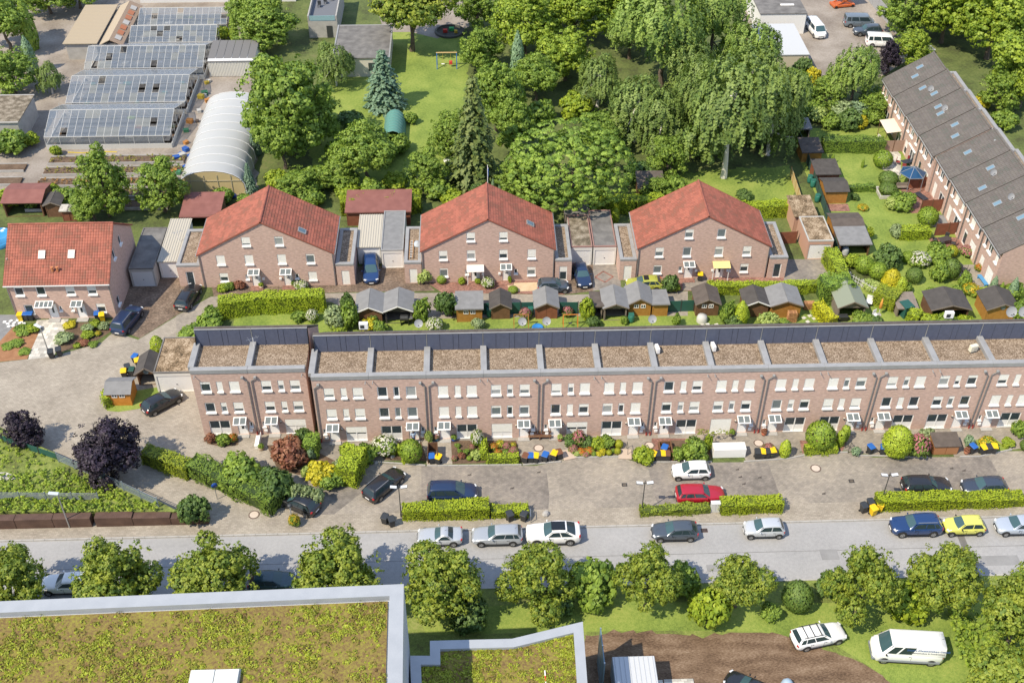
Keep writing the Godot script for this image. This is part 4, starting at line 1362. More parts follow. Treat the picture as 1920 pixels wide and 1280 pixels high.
# upright clipped or dense shape from a profile of [height,radius] in parts of h
func column_leaves(L: Leaves,prof: Array,h: float,s := 0.15,dens := 1.0) -> void:
	for i in prof.size() - 1:
		var a: Array = prof[i]
		var b: Array = prof[i+1]
		var area: float = PI*(a[1]+b[1])*Vector2((b[0] - a[0])*h,b[1] - a[1]).length()
		var slope: float = (a[1] - b[1])/maxf(0.01,(b[0] - a[0])*h)
		for k in int(area*120.0*dens*pow(0.15/s,2.0)):
			var f := L.r.randf()
			var t := L.r.randf()*TAU
			var lump := 1.0+0.07*sin(t*5.0+a[0]*11.0)*cos(f*7.0)
			var d := Vector3(cos(t),0,sin(t))
			var rad := lerpf(a[1],b[1],f)*lump
			var p := d*rad*L.r.randf_range(0.86,1.03)+Vector3(0,lerpf(a[0],b[0],f)*h+L.r.randf_range(-0.06,0.06),0)
			L.leaf(p,(d+Vector3(0,slope+0.15,0)).normalized(),s*L.r.randf_range(0.7,1.3),L.tone(),1.4,0.6)

func tree(kind: String,variant: int,called: String,label: String,x: float,z: float,s: Vector3,turn: float,group: String,y := 0.0,category := "tree") -> Node3D:
	var proto := tree_kind(kind,variant)
	var t: Node3D = proto.duplicate()
	t.name = numbered(called)
	add_child(t)
	t.transform = Transform3D(Basis(Vector3.UP,turn).scaled_local(s),Vector3(x,y,z))
	tag(t,label,category,group)
	return t

# bushes: loose,tight,flowering; about 2 m across at scale 1,base at the ground
func bush_kind(kind: String,variant := 0) -> Node3D:
	var key := "bush_%s_%d" % [kind,variant]
	if cache.has(key): return cache[key]
	var sd := hash(key) & 0xffff
	var L := Leaves.new(sd)
	var root := Node3D.new()
	var tones := {
		"green": [0.062,0.1,0.022,0.15,0.195,0.04],"dark": [0.035,0.062,0.022,0.085,0.125,0.045],"lime": [0.1,0.14,0.016,0.2,0.225,0.026],
		"yellow": [0.19,0.17,0.016,0.36,0.29,0.024],"grey": [0.1,0.125,0.085,0.22,0.25,0.185],"red": [0.1,0.032,0.028,0.2,0.09,0.075],"pale": [0.13,0.17,0.06,0.27,0.29,0.13],
		"ball": [0.075,0.115,0.018,0.16,0.205,0.03],"ball_dark": [0.045,0.075,0.022,0.095,0.13,0.035],"gold_ball": [0.14,0.15,0.015,0.25,0.24,0.024],
		"white_flower": [0.07,0.11,0.025,0.15,0.19,0.04],"pink_flower": [0.06,0.09,0.025,0.13,0.16,0.045],"yellow_flower": [0.08,0.12,0.02,0.17,0.2,0.035],"orange_flower": [0.08,0.12,0.025,0.16,0.19,0.04],
		"blue_low": [0.08,0.12,0.105,0.18,0.23,0.2]}
	var c: Array = tones[kind]
	L.a = Color(c[0],c[1],c[2])
	L.b = Color(c[3],c[4],c[5])
	var wood := MB.new()
	if kind.contains("ball"):
		for k in 2100:
			var d := L.any()
			if d.y < -0.75: continue
			L.leaf(Vector3(0,0.95,0)+d*L.r.randf_range(0.88,1.02),d,0.12*L.r.randf_range(0.7,1.3),L.tone(),1.3,0.6)
		wood.tube(Vector3.ZERO,Vector3(0,0.9,0),0.07,0.05,6)
	else:
		var lobes := [[0.0,0.75,0.0,0.8,0.75,0.8]]
		for k in 5:
			var t := TAU*k/5+L.r.randf_range(-0.4,0.4)
			lobes.append([cos(t)*0.5,L.r.randf_range(0.45,0.95),sin(t)*0.5,L.r.randf_range(0.4,0.6),L.r.randf_range(0.4,0.65),L.r.randf_range(0.4,0.6)])
		for l in lobes: L.lobe(Vector3(l[0],l[1],l[2]),Vector3(l[3],l[4],l[5]),0.23,0.17,9,0.15,0.0,-0.6)
		if kind.contains("flower"):
			var f: Color = {"white_flower": Color(0.72,0.7,0.62),"pink_flower": Color(0.55,0.2,0.24),"yellow_flower": Color(0.7,0.5,0.03),"orange_flower": Color(0.7,0.2,0.03)}[kind]
			for k in 170:
				var d := L.any()
				if d.y < 0.0: d.y = -d.y
				var o := Vector3(0,0.78,0)+d*Vector3(0.98,0.85,0.98)*L.r.randf_range(0.92,1.08)
				var s := L.r.randf_range(0.8,1.1)
				for i in 3: L.leaf(o+L.any()*0.05,d,0.13,Color(f.r*s,f.g*s,f.b*s),1.0,0.4)
		for k in 5:
			var t := TAU*k/5
			wood.tube(Vector3.ZERO,Vector3(cos(t)*0.4,0.7,sin(t)*0.4),0.04,0.02,5,false)
	part(root,"stem",wood.done(),M.bark)
	part(root,"foliage",L.done(),M.leaf)
	cache[key] = root
	return root

# at x,z; w across,h high
func bush(kind: String,x: float,z: float,w: float,h: float,label: String,group := "garden shrubs",y := 0.0,deep := 0.0) -> Node3D:
	var t: Node3D = bush_kind(kind,rng.randi() % 2).duplicate()
	t.name = numbered("flowering_bush" if kind.contains("flower") else "clipped_bush" if kind.contains("ball") else "garden_bush")
	add_child(t)
	var hh := 1.95 if kind.contains("ball") else 1.55
	t.transform = Transform3D(Basis(Vector3.UP,rng.randf()*TAU).scaled_local(Vector3(w/2.0,h/hh,(deep if deep > 0 else w)/2.0)),Vector3(x,y,z))
	tag(t,label,"bush",group)
	return t

# clipped hedge along a line of points,cut square
func hedge(pts: Array,wide: float,high: float,tone_a: Color,tone_b: Color,label: String,group := "clipped hedges",rough := 0.1,called := "hedge",y := 0.0) -> void:
	var L := Leaves.new(hash(label) & 0xffff)
	L.a = tone_a
	L.b = tone_b
	var core := MB.new()
	core.col = tone_a
	var p := pv(pts)
	var dens := 95.0
	for i in p.size() - 1:
		var a := Vector3(p[i].x,y,p[i].y)
		var b := Vector3(p[i+1].x,y,p[i+1].y)
		var d := (b - a).normalized()
		var s := Vector3(-d.z,0,d.x)
		var len := a.distance_to(b)
		core.bar(a+Vector3(0,high*0.46,0),b+Vector3(0,high*0.46,0),wide*0.82,high*0.92 - 0.04)
		var faces := [[len,high,0],[len,high,1],[len,wide,2],[wide,high,3],[wide,high,4]]
		for f in faces:
			if f[2] == 3 and i > 0: continue
			if f[2] == 4 and i < p.size() - 2: continue
			for k in int(f[0]*f[1]*dens):
				var u := L.r.randf()
				var w := L.r.randf()
				var o: Vector3
				var nn: Vector3
				match f[2]:
					0:
						o = a+d*u*len+s*wide*0.5+Vector3(0,w*high,0); nn = s
					1:
						o = a+d*u*len - s*wide*0.5+Vector3(0,w*high,0); nn = -s
					2:
						o = a+d*u*len+s*wide*(w - 0.5)+Vector3(0,high,0); nn = Vector3.UP
					3:
						o = a+s*wide*(u - 0.5)+Vector3(0,w*high,0); nn = -d
					_:
						o = b+s*wide*(u - 0.5)+Vector3(0,w*high,0); nn = d
				var lump := sin(o.x*3.1+o.y*2.0)*cos(o.z*2.7+o.y*3.0)*rough
				var sprig := L.r.randf_range(0.06,0.2) if L.r.randf() < 0.07 else 0.0
				lump += rough*0.8*sin(o.x*1.3+o.z*0.9+o.y)
				L.leaf(o+nn*(lump+sprig+L.r.randf_range(-0.07,0.03)),nn,0.135*L.r.randf_range(0.7,1.3),L.tone(),1.3,0.65)
	var t := thing(called,label,"hedge",0,0,0,group)
	part(t,"branches",core.done(),M.leaf)
	part(t,"foliage",L.done(),M.leaf)

# low plants over an area: one mass
func ground_cover(called: String,poly: PackedVector2Array,dens: float,high: float,size: float,tones: Array,label: String,y := 0.0,flowers := Color(0,0,0),slope := Vector2.ZERO) -> void:
	var L := Leaves.new(hash(label) & 0xffff)
	L.a = Color(tones[0],tones[1],tones[2])
	L.b = Color(tones[3],tones[4],tones[5])
	var lo := poly[0]
	var hi := poly[0]
	for p in poly:
		lo = lo.min(p)
		hi = hi.max(p)
	var k := int((hi.x - lo.x)*(hi.y - lo.y)*dens)
	for i in k:
		var p := Vector2(L.r.randf_range(lo.x,hi.x),L.r.randf_range(lo.y,hi.y))
		if not Geometry2D.is_point_in_polygon(p,poly): continue
		var h := high*(0.5+0.5*sin(p.x*1.7+0.6*p.y)*cos(p.y*2.1 - 0.5*p.x))*L.r.randf_range(0.3,1.1)
		var base := y+slope.dot(p - lo)
		var t := L.r.randf()
		for j in 6:
			var d := (L.any()+Vector3.UP*0.9).normalized()
			var f := flowers.r > 0 and L.r.randf() < 0.14
			L.leaf(Vector3(p.x,base+h*0.8,p.y)+d*0.14,d,size*L.r.randf_range(0.7,1.2),flowers if f else L.tone(clampf(t+L.r.randf_range(-0.25,0.25),0,1)),1.4,0.7)
	var o := solo(called,L.done(),M.leaf,label,"ground cover","","stuff")
	o.set_meta("kind","stuff")

# ------------------------------------------------------------------ ground
func grounds() -> void:
	slab("ground",rect(-420,-420,420,420),-0.12,M.ground,-0.5)
	slab("north_ground",rect(-420,-420,420,12.0),0.0,M.ground)
	slab("verge",rect(-420,18.7,420,420),0.0,M.rough_grass)
	slab("road",rect(-420,12.0,420,18.7),-0.1,M.asphalt,-0.3)
	M.patch = surf(grain(256,60,[[4,0.5,4],[80,0.5,2]],[[0.19,0.19,0.19],[0.25,0.25,0.25],[0.31,0.31,0.31]]),6.0)
	M.stain = flat(0.07,0.06,0.052,0.7)
	var spots := []
	var crossing := slab("road_patch",pv([37.55,13.83,38.19,13.85,38.02,18.11,37.4,18.1]),-0.094,M.bitumen,-0.11)
	crossing.name = "road_seam"
	slab("pavement",rect(-420,9.75,420,11.86),0.016,M.paving)
	for k in 2:
		var b := MB.new()
		for i in 160: b.cbox(Vector3(-80.0+i,-0.04,11.94 if k == 0 else 18.62),Vector3(0.985,0.16,0.15),0.012)
		var o := part(self,numbered("kerb"),b.done(),M.concrete)
		o.set_meta("kind","structure")
	for a in [[-30.0,15.9,3.4,1.3],[-4.0,14.9,2.2,0.9],[14.0,16.6,5.0,0.8],[24.5,15.2,1.6,1.2],[38.0,16.4,4.2,1.1],[-52.0,15.0,4.0,1.0]]: slab("road_patch",rect(a[0],a[1],a[0]+a[2],a[1]+a[3]),-0.095,M.patch,-0.11)
	for a in [[-80.0,80.0,15.3,0.05]]: slab("road_seam",rect(a[0],a[2],a[1],a[2]+a[3]),-0.0965,M.bitumen,-0.11)
	for a in [18.94,5.24,19.01,6.23,19.2,7.13,20.89,6.35,39.76,5.74,40.86,6.06,-7.5,6.17,-2.95,6.99,-0.31,5.0,14.27,7.53,26.54,8.59,-6.99,5.14]: spots.append(a)
	for k in spots.size()/2: slab("oil_stain",ragged(rect(spots[k*2] - 0.2,spots[k*2+1] - 0.15,spots[k*2]+0.15,spots[k*2+1]+0.12),0.12,0.1),0.0125,M.stain,0.0)
	# western court,lane and parking court
	slab("paved_court",pv([-73.18,-11.45,-56.93,-12.76,-51.63,-13.56,-46.93,-15.72,-46.07,-17.52,-43.08,-16.06,-38.93,-20.88,-36.08,-23.53,-35.08,-17.38,-35.64,-11.18,-32.84,-1.08,-25.99,-0.35,-19.21,5.46,-23.46,10.52,-33.92,10.57,-36.34,8.16,-47.5,1.41,-53.93,-2.86,-71.16,-6.49]),0.004,M.paving)
	slab("lane",pv([-39.69,-20.14,-36.39,-23.54,-21.51,-23.8,-9.86,-23.46,4.24,-22.65,18.46,-22.94,17.77,-18.44,6.36,-18.78,-17.55,-18.73,-22.59,-22.15,-33.5,-22.47,-37.56,-18.19,-38.84,-15.66]),0.008,M.court)
	slab("parking_court",pv([-23.45,10.58,-19.29,4.41,-16.03,3.31,-11.11,3.89,-0.78,4.21,3.44,3.2,7.86,3.33,9.6,4.1,19.98,4.42,25.5,3.15,30.75,3.31,32.65,4.09,42.59,4.4,45.52,3.62,57.24,3.69,55.67,11.69,13.78,10.64,-15.88,10.5]),0.004,M.court)
	slab("parking_bay",pv([-11.62,3.87,0.46,4.18,0.53,8.11,0.3,10.22,-8.5,9.95,-11.52,7.74]),0.008,M.bay)
	slab("parking_bay",pv([10.28,4.12,22.09,4.34,22.36,9.13,23.27,10.68,10.83,10.42,10.49,8.42]),0.008,M.bay)
	slab("parking_bay",pv([32.65,4.09,43.95,4.3,44.26,10.48,31.29,10.73,32.2,8.42]),0.008,M.bay)
	slab("parking_bay",pv([-23.55,9.67,-21.72,5.72,-19.75,5.1,-16.14,5.9,-20.72,11.05]),0.008,M.bay)
	# drives and fronts of the houses
	slab("driveway",pv([-47.22,-29.6,-41.43,-29.43,-39.14,-28.84,-37.54,-23.18,-38.97,-21.07,-42.91,-16.33,-46.2,-18.08,-47.86,-23.48]),0.012,M.drive)
	slab("driveway",pv([-21.9,-28.87,-13.71,-28.95,-10.78,-23.89,-21.51,-23.9]),0.012,M.drive)
	slab("driveway",pv([4.98,-28.62,8.16,-28.53,7.68,-23.35,4.37,-22.75]),0.012,M.drive)
	slab("driveway",pv([7.96,-28.43,11.0,-28.34,10.82,-23.77,7.5,-23.36]),0.013,M.bay)
	slab("driveway",pv([29.65,-28.88,36.06,-28.7,35.59,-24.27,17.86,-23.06,18.24,-25.61]),0.012,M.bay)
	slab("front_path",pv([21.36,-25.41,30.17,-25.36,29.86,-23.93,20.44,-23.69]),0.016,M.redpave)
	slab("front_path",pv([-36.82,-26.17,-21.71,-26.35,-21.51,-23.9,-36.1,-23.63]),0.01,M.drive)
	slab("front_path",pv([-11.74,-25.44,3.7,-25.61,4.24,-22.75,-9.86,-23.46]),0.01,M.redpave)
	slab("sand_bed",pv([-2.43,-25.07,1.3,-25.17,1.21,-23.54,-2.18,-23.44]),0.02,M.sand)
	slab("front_path",pv([11.92,-25.27,20.12,-25.55,19.71,-23.0,11.69,-23.24]),0.01,M.redpave)
	# plain-roofed house: paths and beds
	slab("paved_path",pv([-62.97,-21.01,-57.61,-20.86,-56.76,-18.95,-57.47,-18.78,-58.06,-11.0,-62.28,-11.97]),0.008,M.felt)
	slab("pale_path",pv([-55.08,-19.83,-51.58,-19.92,-51.51,-13.55,-54.1,-13.11]),0.012,M.pale)
	slab("mulch_bed",pv([-57.35,-18.78,-54.23,-18.87,-54.24,-13.2,-59.11,-12.57]),0.016,M.mulch)
	slab("planting_bed",pv([-51.52,-19.26,-46.28,-19.2,-46.23,-17.71,-48.02,-15.49,-51.37,-14.07]),0.016,M.soil)
	slab("shed_lawn",pv([-44.78,-7.13,-39.12,-8.34,-39.02,-6.71,-40.53,-5.08,-42.59,-4.67,-43.82,-4.87]),0.016,M.lawn)
	slab("front_strip",rect(-22.2,0.25,58.0,3.0),0.002,M.court)
	slab("front_strip",rect(-33.4,-1.0,-22.2,2.4),0.002,M.paving)
	# front gardens
	for a in [[pv([-33.01,-0.86,-29.87,-0.99,-29.77,0.43,-31.09,0.68,-32.84,0.18]),M.soil],[pv([-26.93,0.59,-23.82,0.31,-19.38,3.35,-19.78,4.75,-23.36,4.64,-25.48,3.87]),M.soil],[pv([-8.8,0.48,-5.63,0.57,-5.68,3.63,-8.63,3.68]),M.soil],[pv([-5.63,0.57,-2.3,0.68,-1.9,3.6,-5.68,3.63]),M.soil],
		[pv([2.46,0.82,8.14,0.85,7.91,2.9,3.03,3.04]),M.soil],[pv([13.04,1.15,16.88,1.12,16.7,3.75,12.88,3.77]),M.soil],[pv([25.87,1.54,30.69,1.54,29.74,3.13,25.73,3.3]),M.redpave],[pv([34.41,1.65,38.76,1.49,38.05,4.04,33.72,4.06]),M.soil],[pv([43.43,2.0,45.26,1.69,46.42,3.35,43.16,3.98]),M.lawn],[pv([-16.44,0.54,-11.71,0.54,-11.12,3.18,-15.27,2.91]),M.soil]]:
		slab("planting_bed" if a[1] == M.soil else "front_yard",a[0],0.03,a[1])
	slab("front_yard",pv([11.18,0.79,15.32,0.92,14.83,3.98,10.76,4.0]),0.026,M.redpave)
	slab("front_yard",pv([-11.45,0.4,-8.75,0.48,-8.63,3.68,-11.11,3.75]),0.026,M.paving)
	slab("front_yard",pv([-2.4,0.52,2.58,0.53,3.19,3.04,1.85,3.58,-1.81,3.89]),0.022,M.court)
	slab("front_yard",pv([8.15,0.7,11.28,0.79,10.82,3.57,7.88,3.19]),0.022,M.court)
	slab("front_yard",pv([19.54,1.2,25.94,1.24,25.47,3.29,20.01,4.28]),0.022,M.court)
	slab("front_yard",pv([30.77,1.24,34.54,1.21,33.74,3.98,30.27,3.15]),0.022,M.court)
	slab("front_yard",pv([40.67,1.4,47.52,1.15,50.05,2.95,45.55,3.55,42.92,4.19,40.54,4.19]),0.022,M.court)
	# gardens behind the terrace and beside the eastern row
	slab("back_lawn",pv([-33.22,-20.62,-22.47,-20.78,-17.68,-21.13,18.63,-20.06,34.78,-21.06,40.82,-24.95,38.27,-34.91,38.05,-51.35,40.02,-59.9,52.07,-59.58,55.13,-33.28,65.2,-28.51,60.86,-10.9,-32.76,-13.7]),0.004,M.lawn)
	slab("patio",pv([50.75,-58.13,52.19,-52.35,50.57,-46.96,48.55,-48.61,49.34,-55.25]),0.01,M.pale)
	slab("patio",pv([49.99,-45.01,53.29,-44.27,53.56,-38.64,49.3,-38.15,48.86,-41.23]),0.01,M.redpave)
	slab("patio",pv([51.33,-38.09,54.18,-37.41,53.81,-33.32,50.25,-35.74]),0.01,M.felt)
	slab("patio",pv([49.54,-32.87,53.62,-32.75,53.65,-29.94,50.23,-30.48]),0.01,M.redpave)
	slab("patio",pv([51.05,-27.08,54.95,-27.18,54.04,-22.0,50.94,-22.09]),0.01,M.court)
	slab("patio",pv([38.89,-40.64,41.76,-40.56,41.65,-38.85,38.26,-38.95]),0.01,M.redpave)
	# behind: nursery,park lawn,yard
	slab("nursery_yard",ragged(pv([-105.93,-102.49,-46.51,-109.69,-38.36,-76.32,-33.98,-43.92,-44.21,-44.21,-66.66,-44.84,-83.77,-54.69]),0.5),0.004,M.yard)
	slab("park_lawn",ragged(pv([-25.6,-75.99,-18.41,-94.21,-7.17,-93.93,-6.49,-67.29,-8.76,-56.83,-10.12,-47.33,-19.05,-45.01,-27.7,-49.12,-29.27,-72.74]),0.5),0.004,M.lawn)
	slab("gravel_yard",pv([-23.91,-113.71,-7.1,-113.31,-6.3,-93.91,-11.43,-89.73,-15.75,-92.17,-20.04,-92.28]),0.008,M.yard)
	slab("orchard_lawn",ragged(pv([14.52,-47.96,36.3,-50.03,35.1,-38.55,13.51,-39.16]),0.5),0.004,M.lawn)
	slab("car_yard",pv([41.1,-116.91,63.62,-116.38,63.06,-81.65,55.63,-74.73,43.5,-75.05,37.34,-85.08]),0.004,M.yard)
	slab("dirt_track",ragged(pv([2.52,23.5,9.48,23.62,13.45,24.17,17.09,23.97,20.54,24.72,23.75,26.23,26.31,28.2,27.5,31.55,1.28,30.7])),0.006,M.dirt)
	slab("verge_lawn",pv([2.82,19.89,12.19,20.75,53.65,22.07,52.95,32.38,28.34,31.58,25.98,27.84,23.13,25.17,17.11,23.86,9.5,23.51,2.53,23.4,-10.69,23.29,-11.64,21.1]),0.004,M.lawn)

func houses() -> void:
	double_house(-29.8,-25.3,"westernmost gable-fronted double house with red pantile roof",[0.75,0.2,1,1,1,0.2,0.5,1],[1,1,0,0],[[4.2,2.2]],4.55,8.85)
	double_house(-4.55,-25.5,"middle gable-fronted double house with a small flag behind its ridge",[0.7,0.7,0.6,0.4,0.5,0.85,0.2,0.4],[2,1,3,0],[[4.9,0.9]])
	double_house(20.3,-25.4,"easternmost gable-fronted double house with a yellow porch awning",[0.4,0.1,0.5,0.1,0.3,0.6,0.2,0.4],[3,2,0,4],[])
	annex(-40.2,-37.55,-25.6,7.2,2.85,"gravel-roofed annex at the black estate, west of the westernmost gable house",2)
	annex(-22.05,-20.0,-25.3,7.2,2.85,"gravel-roofed annex between westernmost gable house and ribbed white garage",0)
	annex(-14.2,-12.25,-25.4,7.2,2.85,"gravel-roofed annex with a ladder and umbrella, west of the middle gable house",0)
	annex(3.2,5.1,-25.4,7.2,2.85,"gravel-roofed annex between middle gable house and twin garages",1)
	annex(10.7,12.6,-25.3,7.2,2.85,"gravel-roofed annex between twin garages and easternmost gable house",0)
	annex(28.1,30.2,-25.2,7.2,2.85,"narrow annex at the east side of easternmost gable house",2)
	var white := flat(0.68,0.67,0.64,0.6)
	garage(-45.7,-42.9,-25.7,8.2,2.5,"bitumen","dark bitumen-roofed garage shaded by the plain-roofed house",M.concrete,flat(0.62,0.63,0.64,0.5))
	garage(-42.7,-40.3,-27.3,8.2,2.45,"corrugated","garage with a ribbed cream sheet roof and a television aerial",white,M.white)
	garage(-19.9,-17.2,-29.4,6.3,2.5,"corrugated","garage with a ribbed cream roof behind the bright blue car",white,M.white)
	garage(-17.05,-14.45,-28.5,8.2,2.5,"felt","garage with a pale blue grey felt roof beside the ribbed one",white,M.white,M.zinc)
	garage(5.25,7.75,-28.4,6.6,2.6,"bitumen_moss","stained grey felt garage behind the dark navy car",white,M.white,flat(0.3,0.18,0.16))
	garage(7.9,10.6,-28.4,7.6,2.6,"bitumen","dark stained garage beside the brick-diamond drive",white,M.white,flat(0.3,0.18,0.16))
	garage(33.5,36.5,-28.8,5.1,2.6,"gravel_moss","salmon-walled garage with a mossy brown roof and white door",flat(0.5,0.3,0.22),M.white,flat(0.45,0.45,0.43))
	garage(-39.2,-35.0,-7.6,5.6,2.55,"gravel_moss","pale gravel-roofed garage built against the end row house",white,M.white,M.bitumen)
	# plain-roofed red house on the western court
	var t := thing("semi_detached_house","red-roofed double house with long plain eaves front, west of the other houses","house",-51.7,-20.05,0.0,"red-roofed semi-detached houses")
	var w := 11.2
	var hw := w/2
	var holes := []
	var win := []
	for s in [[-4.35,3.3,0.2],[-2.0,3.3,0.0],[1.2,3.3,0.65],[3.55,3.3,0.6],[-3.9,0.75,0.1],[4.0,0.75,0.4]]:
		holes.append([s[0] - 0.5,s[1],s[0]+0.5,s[1]+1.25])
		win.append([s[0],s[1],s[2]])
	for s in [-1.35,1.75]: holes.append([s - 0.5,0.08,s+0.5,2.1])
	for s in [-0.45,0.85]:
		holes.append([s - 0.18,1.1,s+0.18,1.75])
	var b := MB.new()
	wall(b,[Vector2(-hw,5.0),Vector2(hw,5.0)],holes)
	inner_wall(t,[Vector2(-hw+0.02,5.0),Vector2(hw - 0.02,5.0)])
	b.x = Transform3D.IDENTITY
	b.quad(Vector3(hw,0,-10.9),Vector3(-hw,0,-10.9),Vector3(-hw,4.9,-10.9),Vector3(hw,4.9,-10.9))
	for s in [-1,1]:
		b.x = Transform3D(Basis(Vector3.UP,s*PI/2),Vector3(s*hw,0,-5.45))
		var side := [[1.2,3.4,2.0,4.7],[-0.6,5.6,0.2,6.8],[2.6,5.6,3.4,6.8]] if s < 0 else [[-4.6,0.8,-3.7,2.0],[0.5,5.5,1.3,6.7],[-2.3,5.5,-1.5,6.7]]
		wall(b,[Vector2(-5.45,4.9),Vector2(0,8.85),Vector2(5.45,4.9)],side)
		for q in side: window(t,Vector3(s*hw,q[1],-5.45)+Basis(Vector3.UP,s*PI/2)*Vector3((q[0]+q[2])/2,0,0),q[2] - q[0],q[3] - q[1],0.0,0,true,Basis(Vector3.UP,s*PI/2))
	b.x = Transform3D.IDENTITY
	part(t,"wall",b.done(),M.brick)
	var col := Color(0.285,0.094,0.062)
	for s in [0,1]: part(t,"roof",tile_slope(w+0.3,5.75,4.15,col,0.29,0.34),M.tile,Vector3(0,9.02,-5.45),Basis(Vector3.UP,s*PI))
	part(t,"ridge_tiles",ridge_caps(w+0.3,col),M.tile,Vector3(0,9.05,-5.45))
	part(t,"gutter",cb(w+0.3,0.13,0.14,0.03),flat(0.6,0.6,0.59),Vector3(0,4.82,0.36))
	for s in [-1,1]: gutter_pipe(t,Vector3(s*(hw - 0.1),0,0),4.9,false)
	for q in win: window(t,Vector3(q[0],q[1],0),1.0,1.25,q[2])
	for s in [-0.45,0.85]: window(t,Vector3(s,1.1,0),0.36,0.65)
	for s in [-1.35,1.75]:
		door(t,Vector3(s,0.08,0),1.0,2.02,2)
		part(t,"doorstep",cb(1.3,0.1,0.7,0.02),M.concrete,Vector3(s,0.05,0.36))
	porch_roof(t,Vector3(-1.95,2.5,0),2.0,4)
	porch_roof(t,Vector3(1.6,2.5,0),1.3,2)
	var sl := atan2(4.15,5.75)
	for q in [[-1.75,2.95],[1.45,2.95]]: skylight(t,Vector3(q[0],9.1 - q[1]*4.15/5.75,-5.45+q[1]),Basis(Vector3.RIGHT,sl),0.72,0.95,flat(0.5,0.53,0.55,0.1))
	for k in 2:
		var f := MB.new()
		f.tube(Vector3.ZERO,Vector3(0,0.5,0),0.12,0.1,10)
		f.tube(Vector3(0,0.5,0),Vector3(0,0.56,0),0.16,0.16,10)
		part(t,"vent_pipe",f.done(),flat(0.5,0.2,0.08),Vector3(-0.45+k*0.55,5.85,-0.95))

